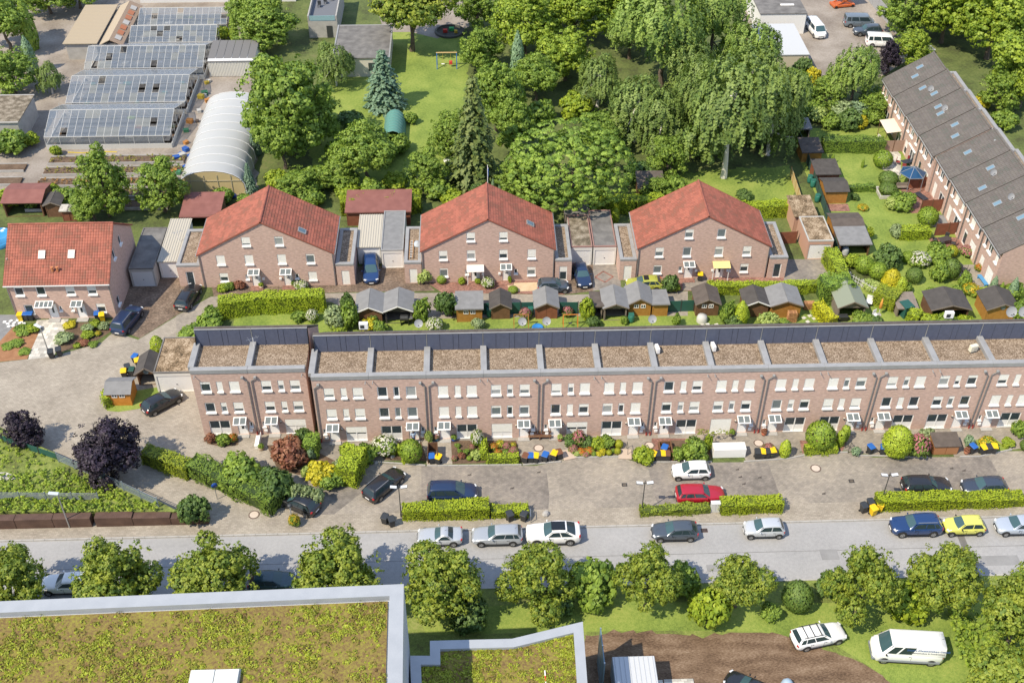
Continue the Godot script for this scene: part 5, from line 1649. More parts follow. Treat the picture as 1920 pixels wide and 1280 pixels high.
# eastern row: faces west
func eastern_row() -> void:
	var units := 8
	for i in units:
		var far := i >= 4
		var z1 := -21.9 - i*5.3
		var x := 53.55 - i*0.15 - (0.25 if far else 0.0)
		var names := ["grey-tiled row house at the near end, by the blue bench","second grey-tiled row house from the blue bench end","third grey-tiled row house from the blue bench end","fourth grey-tiled row house, last before the roof steps back",
			"grey-tiled row house just beyond the step, by the glass pavilion","grey-tiled row house behind the patio with dark table","grey-tiled row house with the cream awning","grey-tiled row house at the far wooded end"]
		var t := thing("row_house",names[i],"house",x,z1 - 5.3,-PI/2,"grey-tiled row houses of the eastern row")
		var w := 5.3
		var h := 5.35
		var holes := []
		var specs := [[0.9,3.35,0.7,1.2,rng.randf()*0.3],[2.3,3.35,1.15,1.2,[0.0,1.0,1.0,0.1,0.0,0.3,0.0,0.0][i]],[4.3,3.35,0.75,1.2,[1.0,0.2,1.0,0.0,0.2,0.0,0.0,0.0][i]],[3.8,0.15,1.7,2.0,[1.0,1.0,0.1,0.1,0.6,0.0,0.2,0.0][i]],[1.3,0.15,1.0,2.0,[1.0,0.2,1.0,1.0,0.0,0.5,0.0,0.0][i]]]
		for s in specs: holes.append([s[0] - s[2]/2,s[1],s[0]+s[2]/2,s[1]+s[3]])
		var b := MB.new()
		wall(b,[Vector2(0,h),Vector2(w,h)],holes)
		inner_wall(t,[Vector2(0,h),Vector2(w,h)])
		b.x = Transform3D.IDENTITY
		part(t,"rear_wall",bm(w,5.9,0.2),M.brick,Vector3(w/2,2.95,-9.75))
		for e in [[0.0,far and i == units - 1 or i == 3],[w,i == 0 or i == 4]]:
			if not e[1]: continue
			b.x = Transform3D(Basis(Vector3.UP,PI/2 if e[0] > 1.0 else -PI/2),Vector3(e[0],0,-6.0))
			wall(b,[Vector2(-6,h),Vector2(0,9.1),Vector2(0.001,6.0),Vector2(3.8,6.0)] if e[0] > 1.0 else [Vector2(-3.8,6.0),Vector2(-0.001,6.0),Vector2(0,9.1),Vector2(6,h)],[])
		b.x = Transform3D.IDENTITY
		part(t,"wall",b.done(),M.brick)
		if not cache.has("east_slope"):
			cache.east_slope = tile_slope(5.3,6.35,3.95,Color(0.12,0.108,0.099),0.33,0.36,0.14,0.045)
			cache.east_ridge = ridge_caps(5.3,Color(0.13,0.118,0.108))
		part(t,"roof",cache.east_slope,M.tile,Vector3(w/2,9.2,-6.0))
		part(t,"upper_rear_wall",bm(w,9.0,0.2),M.brick,Vector3(w/2,4.5,-6.15))
		part(t,"ridge_tiles",cache.east_ridge,M.tile,Vector3(w/2,9.24,-6.0))
		part(t,"gutter",cb(w - 0.004,0.12,0.14,0.03),M.zinc,Vector3(w/2,5.12,0.42))
		for s in specs: window(t,Vector3(s[0],s[1],0),s[2],s[3],s[4],1 if s[2] > 1.1 else 0,s[1] > 1.0)
		gutter_pipe(t,Vector3(0.1,0,0),5.1,false)
		if i in [2,5]: part(t,"patio_awning_box",cb(2.6,0.18,0.22,0.03),M.upvc,Vector3(3.7,2.42,0.12))
		var sl := atan2(3.95,6.35)
		var q: Array = [[[1.2,3.0],[3.6,2.2]],[[2.6,4.0]],[[1.5,2.6],[4.3,4.3]],[[2.2,3.5]],[[1.4,2.8],[3.6,3.4]],[[1.6,3.1],[3.2,3.3]],[[1.5,3.3],[3.9,2.6]],[[2.0,2.2],[3.5,3.2]]][i]
		for s in q: skylight(t,Vector3(s[0],9.26 - s[1]*3.95/6.35,-6.0+s[1]),Basis(Vector3.RIGHT,sl),0.7,1.0,flat(0.16,0.26,0.34,0.05))
		# flat-roofed rear part with a zinc rim
		part(t,"rear_deck",bm(5.28,0.12,3.4),M.gravel,Vector3(w/2,5.9,-7.95))
		part(t,"rear_coping",cb(5.3,0.4,0.5,0.03),M.zinc,Vector3(w/2,6.05,-9.7))
		part(t,"rear_coping",cb(0.4,0.4,3.15,0.03),M.zinc,Vector3(0.2,6.052,-7.85))
		if i in [1,2,5,6]: dish(x+3.2,z1 - 2.6,7.05,"satellite dish on the grey tiles above the %s" % ["","second row house","third row house","","","dark patio table","cream awning"][i],0.42)
		if i in [0,3]:
			var v := thing("roof_vent","grey vent cowl on the grey tiles of the %s" % ["near end house","","","house before the step"][i],"vent",x+5.4,z1 - 3.0,0,"",8.55)
			part(v,"cowl",cb(0.3,0.36,0.3,0.05),M.zinc,Vector3(0,0.2,0)); part(v,"flashing",bm(0.5,0.04,0.5),M.iron,Vector3(0,0.02,0))

func dish(x: float,z: float,y: float,label: String,r := 0.42,turn := 0.0) -> void:
	var t := thing("satellite_dish",label,"satellite dish",x,z,turn,"satellite dishes on the roofs",y)
	if not cache.has("dish"):
		var b := MB.new()
		b.x = Transform3D(Basis(Vector3.RIGHT,1.1),Vector3.ZERO)
		b.lathe([Vector2(0.0,0.0),Vector2(0.2,0.015),Vector2(0.33,0.05),Vector2(0.42,0.1)],16)
		cache.dish = b.smooth()
		var a := MB.new()
		a.bar(Vector3(0,-0.3,0.05),Vector3(0,0.12,0.5),0.03,0.03)
		a.box(Vector3(0,0.12,0.5),Vector3(0.07,0.07,0.12))
		cache.dish_arm = a.done()
		var m := MB.new()
		m.tube(Vector3.ZERO,Vector3(0,0.85,0),0.03,0.03,6)
		cache.dish_mast = m.done()
	part(t,"mast",cache.dish_mast,M.steel)
	var d := part(t,"dish",cache.dish,flat(0.3,0.31,0.32,0.5),Vector3(0,0.8,0.06),Basis.from_scale(Vector3.ONE*r/0.42))
	part(d,"feed_arm",cache.dish_arm,M.iron)

# ------------------------------------------------------------------ sheds
# roof: "z" ridge running back,"x" ridge running across,"m" one slope falling back,"f" falling to the front
func shed(x0: float,x1: float,z: float,deep: float,h: float,rise: float,roof: String,wm: Material,rm: Material,label: String,opts := "",called := "garden_shed") -> Node3D:
	var w := x1 - x0
	var t := thing(called,label,"shed",(x0+x1)/2,z,0.0,"garden sheds")
	var b := MB.new()
	var hw := w/2
	var hb := h - rise if roof == "m" else h
	var hf := h - rise if roof == "f" else h
	var doors := opts.contains("door")
	var holes := [[-0.62,0.06,0.62,1.8]] if doors else []
	if opts.contains("open"): holes = [[-hw+0.15,0.05,hw - 0.15,h - 0.25]]
	var front := [Vector2(-hw,hf),Vector2(0,hf+(rise if roof == "z" else 0.0)),Vector2(hw,hf)]
	wall(b,front,holes,0.06)
	b.x = Transform3D(Basis(Vector3.UP,PI),Vector3(0,0,-deep))
	wall(b,[Vector2(-hw,hb),Vector2(0,hb+(rise if roof == "z" else 0.0)),Vector2(hw,hb)],[])
	b.x = Transform3D.IDENTITY
	for s in [-1,1]:
		var o: float = s*hw
		var p := [Vector3(o,0,0),Vector3(o,0,-deep),Vector3(o,hb,-deep),Vector3(o,h+rise if roof == "x" else (hf+hb)/2,-deep/2),Vector3(o,hf,0)]
		for k in range(1,4):
			if s > 0: b.tri(p[0],p[k],p[k+1])
			else: b.tri(p[0],p[k+1],p[k])
	part(t,"wall",b.done(),wm)
	# corner boards
	for s in [-1,1]: part(t,"corner_board",bm(0.09,hf - 0.02,0.09),wm,Vector3(s*(hw - 0.03),hf/2,-0.02))
	var ov := 0.22
	match roof:
		"z":
			var run := hw+ov
			var drop := rise*run/hw
			for s in [-1,1]:
				var r := MB.new()
				var k := maxi(2,int(deep/0.9))
				r.x = Transform3D(Basis(Vector3.BACK,-s*atan2(drop,run)),Vector3(0,0,0))
				var len := sqrt(run*run+drop*drop)
				for i in k:
					var a := 0.28 - (deep+0.5)*i/k
					var c := 0.28 - (deep+0.5)*(i+1)/k
					r.box(Vector3(s*len/2,0.03+0.004*(i % 2),(a+c)/2),Vector3(len,0.06,a - c))
				part(t,"roof",r.done(),rm,Vector3(0,hf+rise+0.03,0))
				var e := MB.new()
				e.x = r.x
				e.box(Vector3(s*len/2,-0.02,0.3),Vector3(len,0.14,0.04))
				part(t,"barge_board",e.done(),M.grey_wood if not opts.contains("white") else M.white,Vector3(0,hf+rise+0.03,0))
		"x":
			var run := deep/2+ov
			var drop := rise*run/(deep/2)
			for s in [-1,1]:
				var r := MB.new()
				r.x = Transform3D(Basis(Vector3.RIGHT,s*atan2(drop,run)),Vector3.ZERO)
				var len := sqrt(run*run+drop*drop)
				for i in 3: r.box(Vector3(0,0.03+0.008*(i % 2),s*len*(i+0.5)/3),Vector3(w+0.4,0.06,len/3))
				part(t,"roof",r.done(),rm,Vector3(0,h+rise+0.03,-deep/2))
		_:
			var r := MB.new()
			var fall := atan2(rise,deep)*(-1.0 if roof == "m" else 1.0)
			r.x = Transform3D(Basis(Vector3.RIGHT,fall),Vector3.ZERO)
			for i in 4: r.box(Vector3(0,0.02+0.008*(i % 2),(i - 1.5)*(deep+0.5)/4),Vector3(w+0.36,0.06,(deep+0.5)/4))
			r.box(Vector3(0,-0.04,deep/2+0.27),Vector3(w+0.38,0.12,0.03))
			part(t,"roof",r.done(),rm,Vector3(0,h - rise/2+0.08,-deep/2))
	if doors:
		for s in [-1,1]:
			var d := part(t,"door",bm(0.6,1.72,0.04),wm,Vector3(s*0.31,0.93,-0.03))
			if opts.contains("glazed"): part(d,"pane",bm(0.4,0.4,0.03),M.pane,Vector3(0,0.42,0.012))
	if opts.contains("windows"):
		for s in [-1,1]:
			var f := part(t,"window",ring(0.55,0.5,0.06,0.05,1),M.white,Vector3(s*0.38,1.15,0.03))
			part(f,"pane",bm(0.46,0.4,0.02),M.pane,Vector3(0,0.25,-0.01))
	if opts.contains("round"):
		var f := MB.new()
		f.x = Transform3D(Basis(Vector3.RIGHT,PI/2),Vector3.ZERO)
		f.lathe([Vector2(0.0,0.02),Vector2(0.2,0.02),Vector2(0.28,0.05),Vector2(0.28,0.0)],14)
		part(t,"window",f.done(),M.curtain,Vector3(0,hf+0.1,0.02))
	return t

func sheds() -> void:
	var O: Material = M.orange_wood
	var Hn: Material = M.honey_wood
	var Br: Material = M.brown_wood
	var Rd: Material = M.red_wood
	var Gw: Material = M.grey_wood
	# along the lane
	shed(-19.2,-16.5,-18.0,3.0,1.9,0.65,"z",Br,M.felt,"brown shed with pale grey felt roof, twin beside the barbecue hut","white")
	shed(-16.1,-13.2,-18.1,3.0,1.9,0.65,"z",M.felt_dark,M.felt,"dark timber hut with pale grey felt roof and white verge, barbecue before it","white open")
	shed(-8.2,-5.4,-18.1,2.6,2.05,0.12,"f",Hn,M.felt,"honey-coloured shed with grey felt roof and two small windows","windows")
	shed(-4.35,-2.3,-18.5,2.4,1.75,0.6,"z",Br,M.felt_dark,"narrow brown shed with black felt roof beside the rain barrel")
	shed(0.6,3.0,-18.4,2.7,1.75,0.62,"z",Rd,M.felt,"red-brown shed with double doors and grey felt roof","door")
	shed(8.2,10.7,-17.9,3.1,1.9,0.55,"z",Gw,M.felt,"weathered grey shed with a wooden deck in front","open")
	shed(6.9,8.0,-18.2,2.7,1.85,0.3,"m",Gw,M.felt_brown,"narrow lean-to against the weathered grey shed","open")
	shed(11.0,13.5,-18.6,2.9,1.85,0.72,"z",Hn,M.felt,"honey garden cabin with pale grey gable roof and windows","windows")
	shed(13.7,15.4,-18.5,2.6,1.75,0.25,"m",Hn,M.felt,"honey side extension of the pale-roofed garden cabin")
	shed(18.6,21.1,-18.4,2.6,1.85,0.62,"z",Br,M.felt_brown,"brown shed with grey brown roof and lit windows by the stepping stones","windows")
	shed(24.0,26.6,-18.0,2.6,1.8,0.6,"z",Br,M.felt_dark,"brown shed with black roof beside the cone-shaped conifer","white")
	shed(26.9,30.2,-17.8,3.0,1.85,0.62,"z",Hn,M.felt,"wide shed with pale grey roof and firewood at its side")
	shed(34.4,37.4,-17.4,3.4,1.8,0.75,"z",Gw,flat(0.22,0.25,0.19,0.9),"shed with faded green roof overgrown with ivy at the front","open")
	shed(41.2,43.3,-17.6,2.2,1.5,0.25,"f",Gw,Gw,"low weathered lean-to roof behind the thick hedge","open")
	shed(44.6,48.8,-16.6,3.0,1.85,0.6,"z",Br,M.felt_dark,"wide black-roofed shed hung with creeper","open")
	shed(50.8,54.2,-16.5,3.0,1.85,0.7,"z",Hn,M.felt_dark,"black-roofed cabin with a round window beside the green barrel","round")
	# beside the eastern gardens' fence
	shed(38.2,40.6,-57.0,2.2,1.8,0.2,"f",Gw,M.felt,"grey flat shed under the weeping birch at the hedge end","open")
	shed(38.1,40.7,-50.8,2.9,1.85,0.3,"f",Hn,M.felt_brown,"honey shed with a brown felt roof on the lawn by the long hedge","white")
	shed(38.6,41.6,-45.2,2.9,1.85,0.25,"f",Rd,M.felt_dark,"shed with a glossy black roof next to green water butts","white")
	shed(38.7,41.5,-40.7,3.0,1.85,0.45,"x",Hn,M.felt_dark,"honey shed with a black ridged roof by the red paved corner","door")
	shed(37.6,41.2,-32.3,3.1,1.95,0.35,"x",Hn,M.felt_brown,"large honey shed with a brown felt roof behind the mossy garage","door")
	shed(37.6,41.2,-29.3,3.0,1.95,0.2,"f",Br,M.felt,"open lean-to with a pale grey roof beside the large honey shed","open")
	# by the western court
	var o := shed(-43.75,-41.4,-5.6,2.2,1.75,0.55,"x",O,M.felt,"bright orange garden shed standing on a patch of lawn","windows")
	shed(-41.35,-39.3,-8.7,2.5,1.75,0.75,"z",Br,M.felt_dark,"small brown shed with black gable roof beside the gravel-roofed garage","open round")
	# far west garden
	shed(-64.6,-59.9,-40.6,4.2,2.1,0.5,"x",Br,M.felt_red,"pavilion with a faded red felt roof at the nursery edge","open")
	shed(-59.4,-57.6,-40.4,2.4,1.9,0.4,"z",Br,M.felt_dark,"small shed with a black roof beside the red-roofed pavilion")
	for k in 2: shed(-57.2+k*0.95,-56.35+k*0.95,-39.4,0.8,1.7,0.1,"f",Rd,M.pale,"narrow brown cabinet with white top behind the plain-roofed house","","garden_cabinet")
	# red felt roofs behind the double houses
	shed(-42.0,-37.4,-37.2,4.4,2.3,0.4,"f",Br,M.felt_red,"red felt roof shelter behind the westernmost gable house","open")
	shed(-21.8,-14.0,-37.4,4.0,2.4,0.35,"f",Rd,M.felt_red,"long shed with a dull red felt roof behind the two ribbed and felt garages")
	shed(5.2,8.0,-36.4,2.6,2.2,0.2,"f",Gw,M.bitumen,"flat grey felt shed behind the twin garages")
	shed(15.0,18.2,-42.4,2.8,2.2,0.5,"f",Br,M.felt_brown,"dark open shelter in the shade of the dome-shaped tree","open")
	shed(33.2,35.8,-34.5,4.0,2.5,0.1,"f",flat(0.5,0.3,0.22),M.gravel_moss,"mossy flat roof annexed behind the salmon garage")

# ------------------------------------------------------------------ nursery
func glasshouse(x0: float,x1: float,z: float,deep: float,h: float,ridge: float,label: String,tint: Array) -> void:
	var w := x1 - x0
	var t := thing("glasshouse",label,"greenhouse",(x0+x1)/2,z,0.0,"nursery glasshouses")
	var hw := w/2
	var b := MB.new()
	var cols := int(w/0.95)
	for s in [-1,1]:
		var zz := 0.0 if s > 0 else -deep
		b.box(Vector3(0,h,zz),Vector3(w,0.08,0.08)); b.box(Vector3(0,0.35,zz),Vector3(w,0.7,0.1))
		for k in cols+1: b.bar(Vector3(-hw+w*k/cols,h,zz),Vector3(-hw+w*k/cols,h+ridge,-deep/2),0.05,0.05)
		for k in range(0,cols+1,2): b.box(Vector3(-hw+w*k/cols,h/2,zz),Vector3(0.05,h,0.05))
		for f in [0.35,0.7]: b.box(Vector3(0,h+ridge*f,lerpf(zz,-deep/2,f) ),Vector3(w,0.04,0.05))
	b.box(Vector3(0,h+ridge,-deep/2),Vector3(w,0.1,0.12))
	for s in [-1,1]:
		b.box(Vector3(s*hw,0.35,-deep/2),Vector3(0.1,0.7,deep))
		for k in 5: b.box(Vector3(s*hw,(h+ridge*0.6)/2,-deep*(k+0.5)/5),Vector3(0.05,h+ridge*0.3,0.05))
	part(t,"frame",b.done(),flat(0.5,0.5,0.48,0.6))
	var g := MB.new()
	var len := sqrt(ridge*ridge+deep*deep/4)
	g.box(Vector3.ZERO,Vector3(w/cols - 0.05,0.012,len/3 - 0.04))
	var pane := g.done()
	var ang := atan2(ridge,deep/2)
	for k in cols:
		for r in 3:
			var f := (r+0.5)/3
			var x := -hw+w*(k+0.5)/cols
			if rng.randf() < 0.06: continue
			part(t,"pane",pane,M.glass if rng.randf() < 0.78 else M.glass_dusty,Vector3(x,h+ridge*f+0.03,-deep/2*f),Basis(Vector3.RIGHT,ang))
	var back := MB.new()
	back.x = Transform3D(Basis(Vector3.RIGHT,-ang),Vector3(0,h+ridge*0.5+0.03,-deep*0.75))
	back.box(Vector3.ZERO,Vector3(w - 0.1,0.012,len - 0.05))
	part(t,"rear_glazing",back.done(),M.glass)
	for k in int(cols/2.0): part(t,"side_pane",bm(w/cols*2 - 0.06,h - 0.75,0.012),M.glass,Vector3(-hw+w*(k*2+1.0)/cols,(h+0.7)/2,0.0))
	part(t,"floor",bm(w - 0.2,0.06,deep - 0.2),M.soil,Vector3(0,0.05,-deep/2))
	# staging inside
	for r in 3:
		var zz := -deep*(r+0.6)/3.4
		part(t,"bench",bm(w - 0.8,0.08,deep/4.6),M.bitumen,Vector3(0,0.75,zz))
	for k in int(w*0.9):
		var c: Array = tint[rng.randi() % tint.size()]
		var r := rng.randf_range(0.25,0.6)
		part(t,"plant_tray",bm(r*2,0.18,r*1.3),flat(c[0],c[1],c[2]),Vector3(rng.randf_range(-hw+0.7,hw - 0.7),0.9,-deep*(rng.randi() % 3+0.6)/3.4))

func nursery() -> void:
	M.glass_dusty = StandardMaterial3D.new()
	M.glass_dusty.albedo_color = Color(0.58,0.6,0.6,0.42)
	M.glass_dusty.transparency = BaseMaterial3D.TRANSPARENCY_ALPHA
	M.glass_dusty.roughness = 0.3
	var mixed := [[0.5,0.5,0.48],[0.05,0.12,0.35],[0.35,0.12,0.06],[0.08,0.1,0.06],[0.3,0.45,0.05],[0.12,0.13,0.15],[0.05,0.05,0.06]]
	var green := [[0.03,0.25,0.2],[0.03,0.25,0.2],[0.5,0.5,0.48],[0.08,0.1,0.12],[0.3,0.28,0.22]]
	var grey := [[0.4,0.4,0.38],[0.1,0.11,0.16],[0.3,0.3,0.33],[0.2,0.14,0.08]]
	glasshouse(-64.0,-47.1,-56.9,9.0,1.9,1.6,"glasshouse next to the planting beds, with coloured trays inside",mixed)
	glasshouse(-63.6,-46.8,-66.4,10.0,1.9,1.6,"second glasshouse from the planting beds, with green cloth inside",green)
	glasshouse(-63.6,-46.1,-76.9,8.2,1.9,1.6,"third glasshouse from the planting beds, with a white ridge tube",grey)
	glasshouse(-58.9,-45.6,-85.5,5.8,1.9,1.4,"fourth glasshouse from the planting beds, partly unglazed",grey)
	glasshouse(-58.9,-44.9,-91.7,6.4,1.9,1.4,"farthest glasshouse beside the rusty gabled store",mixed)
	# arched tunnel
	var x0 := -43.9
	var x1 := -35.3
	var zf := -45.0
	var zb := -66.0
	var t := thing("polytunnel","arched plastic film tunnel with a yellowed front end beside the glasshouses","greenhouse",(x0+x1)/2,zf)
	var hw := (x1 - x0)/2
	var H := 3.5
	var arc := func(f: float,k: float) -> Vector2:
		var a := PI*f
		return Vector2(-cos(a)*hw*k,pow(sin(a),0.62)*H*k)
	var n := 11
	var film := MB.new()
	var bays := 10
	for j in bays:
		var za := (zb - zf)*j/bays
		var zc := (zb - zf)*(j+1)/bays
		for s in 2:
			var m0 := lerpf(za,zc,s*0.5)
			var m1 := lerpf(za,zc,(s+1)*0.5)
			var k0 := 1.0 if s == 0 else 0.985
			var k1 := 0.985 if s == 0 else 1.0
			for i in n:
				var a: Vector2 = arc.call(float(i)/n,k0)
				var b: Vector2 = arc.call(float(i+1)/n,k0)
				var c: Vector2 = arc.call(float(i+1)/n,k1)
				var d: Vector2 = arc.call(float(i)/n,k1)
				film.quad(Vector3(b.x,b.y,m0),Vector3(a.x,a.y,m0),Vector3(d.x,d.y,m1),Vector3(c.x,c.y,m1))
	part(t,"film",film.smooth(),M.film)
	for j in bays+1:
		var r := MB.new()
		var za := (zb - zf)*j/bays
		for i in n:
			var a: Vector2 = arc.call(float(i)/n,1.012)
			var b: Vector2 = arc.call(float(i+1)/n,1.012)
			r.bar(Vector3(a.x,a.y,za),Vector3(b.x,b.y,za),0.06,0.06)
		part(t,"hoop",r.done(),flat(0.72,0.73,0.74,0.5))
	var e := MB.new()
	for i in n:
		var a: Vector2 = arc.call(float(i)/n,0.985)
		var b: Vector2 = arc.call(float(i+1)/n,0.985)
		e.quad(Vector3(a.x,0,0.02),Vector3(b.x,0,0.02),Vector3(b.x,b.y,0.02),Vector3(a.x,a.y,0.02))
	part(t,"front_end",e.done(),flat(0.52,0.42,0.22,0.6))
	for k in 4:
		var fx := -hw+2*hw*(k+1)/5
		part(t,"door_post",bm(0.08,2.9,0.06),flat(0.4,0.36,0.25),Vector3(fx,1.45,0.06))
	part(t,"cross_rail",bm(hw*1.8,0.08,0.06),flat(0.4,0.36,0.25),Vector3(0,2.1,0.07))
	for k in 2:
		var bl := thing("water_barrel",["blue plastic barrel at the tunnel front","dark blue plastic barrel lying by the tunnel front"][k],"barrel",-38.3+k*1.3,-44.3+k*0.1,0.0,"barrels")
		var m := MB.new()
		if k == 1: m.x = Transform3D(Basis(Vector3.BACK,PI/2),Vector3(0.45,0.3,0))
		m.lathe([Vector2(0.0,0.0),Vector2(0.27,0.0),Vector2(0.31,0.2),Vector2(0.31,0.7),Vector2(0.27,0.95),Vector2(0.0,0.96)],14)
		part(bl,"barrel_body",m.done(),flat(0.015,0.06,0.3,0.4))
	# stores behind
	var s := thing("store_building","flat store with a wide beige corrugated roof beside the glasshouses","building",-65.7,-83.6)
	part(s,"wall",bm(4.6,2.6,13.6),M.concrete,Vector3(0,1.3,-7.0))
	part(s,"roof",corrugated(14.2,5.2,0.5,0.06),flat(0.36,0.3,0.215,0.8),Vector3(0,2.75,-7.0),Basis(Vector3.UP,PI/2))
	var g := thing("store_building","gabled store with a rusty patched roof between flat store and glasshouses","building",-61.2,-83.9)
	part(g,"wall",bm(3.4,2.4,14.0),M.concrete,Vector3(0,1.2,-7.0))
	for sd in [-1,1]:
		part(g,"roof",corrugated(14.4,2.1,0.5,0.05),flat(0.3,0.22,0.16,0.85) if sd > 0 else flat(0.38,0.32,0.24,0.85),Vector3(sd*0.93,2.78,-7.0),Basis(Vector3.BACK,-sd*0.45)*Basis(Vector3.UP,PI/2))
	for k in 7: part(g,"roof_patch",bm(0.9,0.03,1.3),flat(0.42,0.16,0.08,0.85) if k % 3 else flat(0.45,0.43,0.4),Vector3(0.95,2.88,-1.4 - k*1.8),Basis(Vector3.BACK,-0.45))
	var wsh := thing("store_building","small shed with grey panel roof and ribbed white front near the tunnel","building",-42.0,-77.6)
	part(wsh,"wall",bm(6.8,2.6,5.6),M.white,Vector3(0,1.3,-2.8))
	for k in 6: part(wsh,"roof_panel",bm(1.12,0.06,6.2),flat(0.16,0.155,0.15,0.6),Vector3(-2.95+k*1.18,2.75,-2.9),Basis(Vector3.RIGHT,0.08))
	part(wsh,"front_sheet",corrugated(6.8,2.4,0.22,0.05),flat(0.62,0.61,0.56,0.7),Vector3(0,1.3,0.06),Basis(Vector3.RIGHT,PI/2))
	# old wall with mossy top,west
	var ow := thing("low_building","low outbuilding with a mossy flat roof at the nursery's western edge","building",-73.2,-58.6)
	part(ow,"wall",bm(11.0,3.2,7.5),M.concrete,Vector3(0,1.6,-3.75))
	part(ow,"roof",bm(11.3,0.12,7.8),M.bitumen_moss,Vector3(0,3.26,-3.75))
	for sd in [-1,1]: part(ow,"roof_edge",cb(11.4,0.18,0.2,0.02),M.concrete,Vector3(0,3.32,-3.75+sd*3.85))
	# beds edged with pale boards
	for k in 5:
		var z := -53.6+k*2.75
		var bx0 := -62.8+k*0.05
		var bx1 := -44.8
		var bd := thing("nursery_bed",["nursery bed closest to the glasshouses","second nursery bed from the glasshouses","middle nursery bed of brown plants","fourth nursery bed from the glasshouses","nursery bed beside the garden trees"][k],"plant bed",(bx0+bx1)/2,z,0.0,"edged nursery beds")
		part(bd,"soil",bm(bx1 - bx0,0.25,1.7),M.soil,Vector3(0,0.13,0))
		for sd in [-1,1]: part(bd,"edge_board",bm(bx1 - bx0,0.4,0.1),M.concrete,Vector3(0,0.2,sd*0.92))
		ground_cover("nursery_plants",rect(bx0,z - 0.75,bx1,z+0.75),4.0,0.5,0.16,[0.09,0.07,0.025,0.2,0.18,0.05] if k != 2 else [0.13,0.06,0.03,0.25,0.13,0.05],["young plants in the bed closest to the glasshouses","young plants in the second nursery bed","rust brown plants in the middle nursery bed","young plants in the fourth nursery bed","young plants in the bed beside the garden trees"][k],0.3)
	for k in 3:
		var bd := thing("nursery_bed",["small western nursery bed by the outbuilding","small western nursery bed, second from the outbuilding","small western nursery bed, third from the outbuilding"][k],"plant bed",-69.5+k*0.4,-52.0+k*3.4,0.0,"edged nursery beds")
		part(bd,"soil",bm(8.0,0.25,1.6),M.soil,Vector3(0,0.13,0))
		for sd in [-1,1]: part(bd,"edge_board",bm(8.0,0.36,0.1),M.concrete,Vector3(0,0.18,sd*0.86))
	# workshop and outbuildings along the top
	var wk := thing("workshop","long white workshop with a grey felt roof by the car yard","building",43.8,-90.0)
	part(wk,"wall",bm(7.4,3.4,20.0),M.white,Vector3(0,1.7,-10.0))
	part(wk,"roof",bm(7.6,0.14,20.2),M.bitumen,Vector3(0,3.45,-10.0))
	part(wk,"roof_light",cb(2.2,0.16,0.5,0.03),M.white,Vector3(1.2,3.6,-3.0))
	for k in 3: part(wk,"window",bm(0.05,1.0,1.4),M.pane,Vector3(3.73,1.9,-3.0 - k*5.0))
	var wl := thing("workshop","low extension with a pale grey roof in front of the white workshop","building",41.6,-77.0)
	part(wl,"wall",bm(6.6,2.7,10.6),flat(0.58,0.52,0.4),Vector3(0,1.35,-5.3))
	part(wl,"roof",bm(6.8,0.14,10.8),flat(0.5,0.52,0.54,0.7),Vector3(0,2.76,-5.3))
	var hb := thing("flat_house","low house with a grey flat roof behind the blue spruce","building",-22.5,-77.0)
	part(hb,"wall",bm(8.2,3.0,11.0),flat(0.6,0.57,0.5),Vector3(0,1.5,-5.5))
	part(hb,"roof",bm(8.5,0.16,11.3),M.bitumen,Vector3(0,3.06,-5.5))
	for sd in [-1,1]: part(hb,"roof_edge",cb(0.22,0.22,11.3,0.02),M.zinc,Vector3(sd*4.2,3.12,-5.5))
	part(hb,"roof_edge",cb(8.1,0.22,0.22,0.02),M.zinc,Vector3(0,3.12,-11.0))
	for k in 2: part(hb,"window",bm(1.6,1.3,0.06),M.pane,Vector3(-2.0+k*3.8,1.6,0.02))
	var tb := thing("terraced_outbuilding","narrow grey outbuilding with roof terrace and furniture beyond the gardens","building",-29.5,-90.5)
	part(tb,"wall",bm(4.6,2.8,12.0),M.concrete,Vector3(0,1.4,-6.0))
	part(tb,"terrace_deck",bm(4.2,0.08,11.6),flat(0.14,0.15,0.17),Vector3(0,2.86,-6.0))
	for sd in [-1,1]: part(tb,"parapet",bm(0.2,0.9,12.0),M.concrete,Vector3(sd*2.2,3.2,-6.0))
	part(tb,"wind_screen",bm(4.0,0.8,0.05),flat(0.25,0.4,0.45,0.1),Vector3(0,3.3,0.02))
	part(tb,"door",bm(0.9,2.0,0.06),M.iron,Vector3(1.0,1.0,0.04))
	for k in 3:
		var c := thing("patio_chair","dark chair on the distant roof terrace","chair",-30.4+k*0.9,-95.5 - k*1.3,0.4*k,"chairs on the roof terrace",2.9)
		part(c,"seat",cb(0.55,0.08,0.55,0.02),M.iron,Vector3(0,0.42,0)); part(c,"backrest",cb(0.55,0.6,0.07,0.02),M.iron,Vector3(0,0.72,-0.26))
		for q in [[-1,-1],[1,-1],[-1,1],[1,1]]: part(c,"leg",bm(0.05,0.4,0.05),M.iron,Vector3(q[0]*0.23,0.2,q[1]*0.23))
	var wb := thing("white_house","white rendered house at the end of the glasshouses","building",-40.5,-104.5)
	part(wb,"wall",bm(26.0,4.5,5.0),flat(0.68,0.68,0.68),Vector3(-8,2.25,-2.5))
	part(wb,"roof",bm(26.4,0.2,5.4),M.felt,Vector3(-8,4.6,-2.5))
	for k in 6: part(wb,"window",bm(1.5,1.3,0.06),M.pane,Vector3(-18+k*4,2.2,0.02))
	# lifting machine in the yard
	var lm := thing("work_platform","orange scissor lift with dark deck at the top of the car yard","machine",56.5,-100.5,0.2)
	var fr := MB.new()
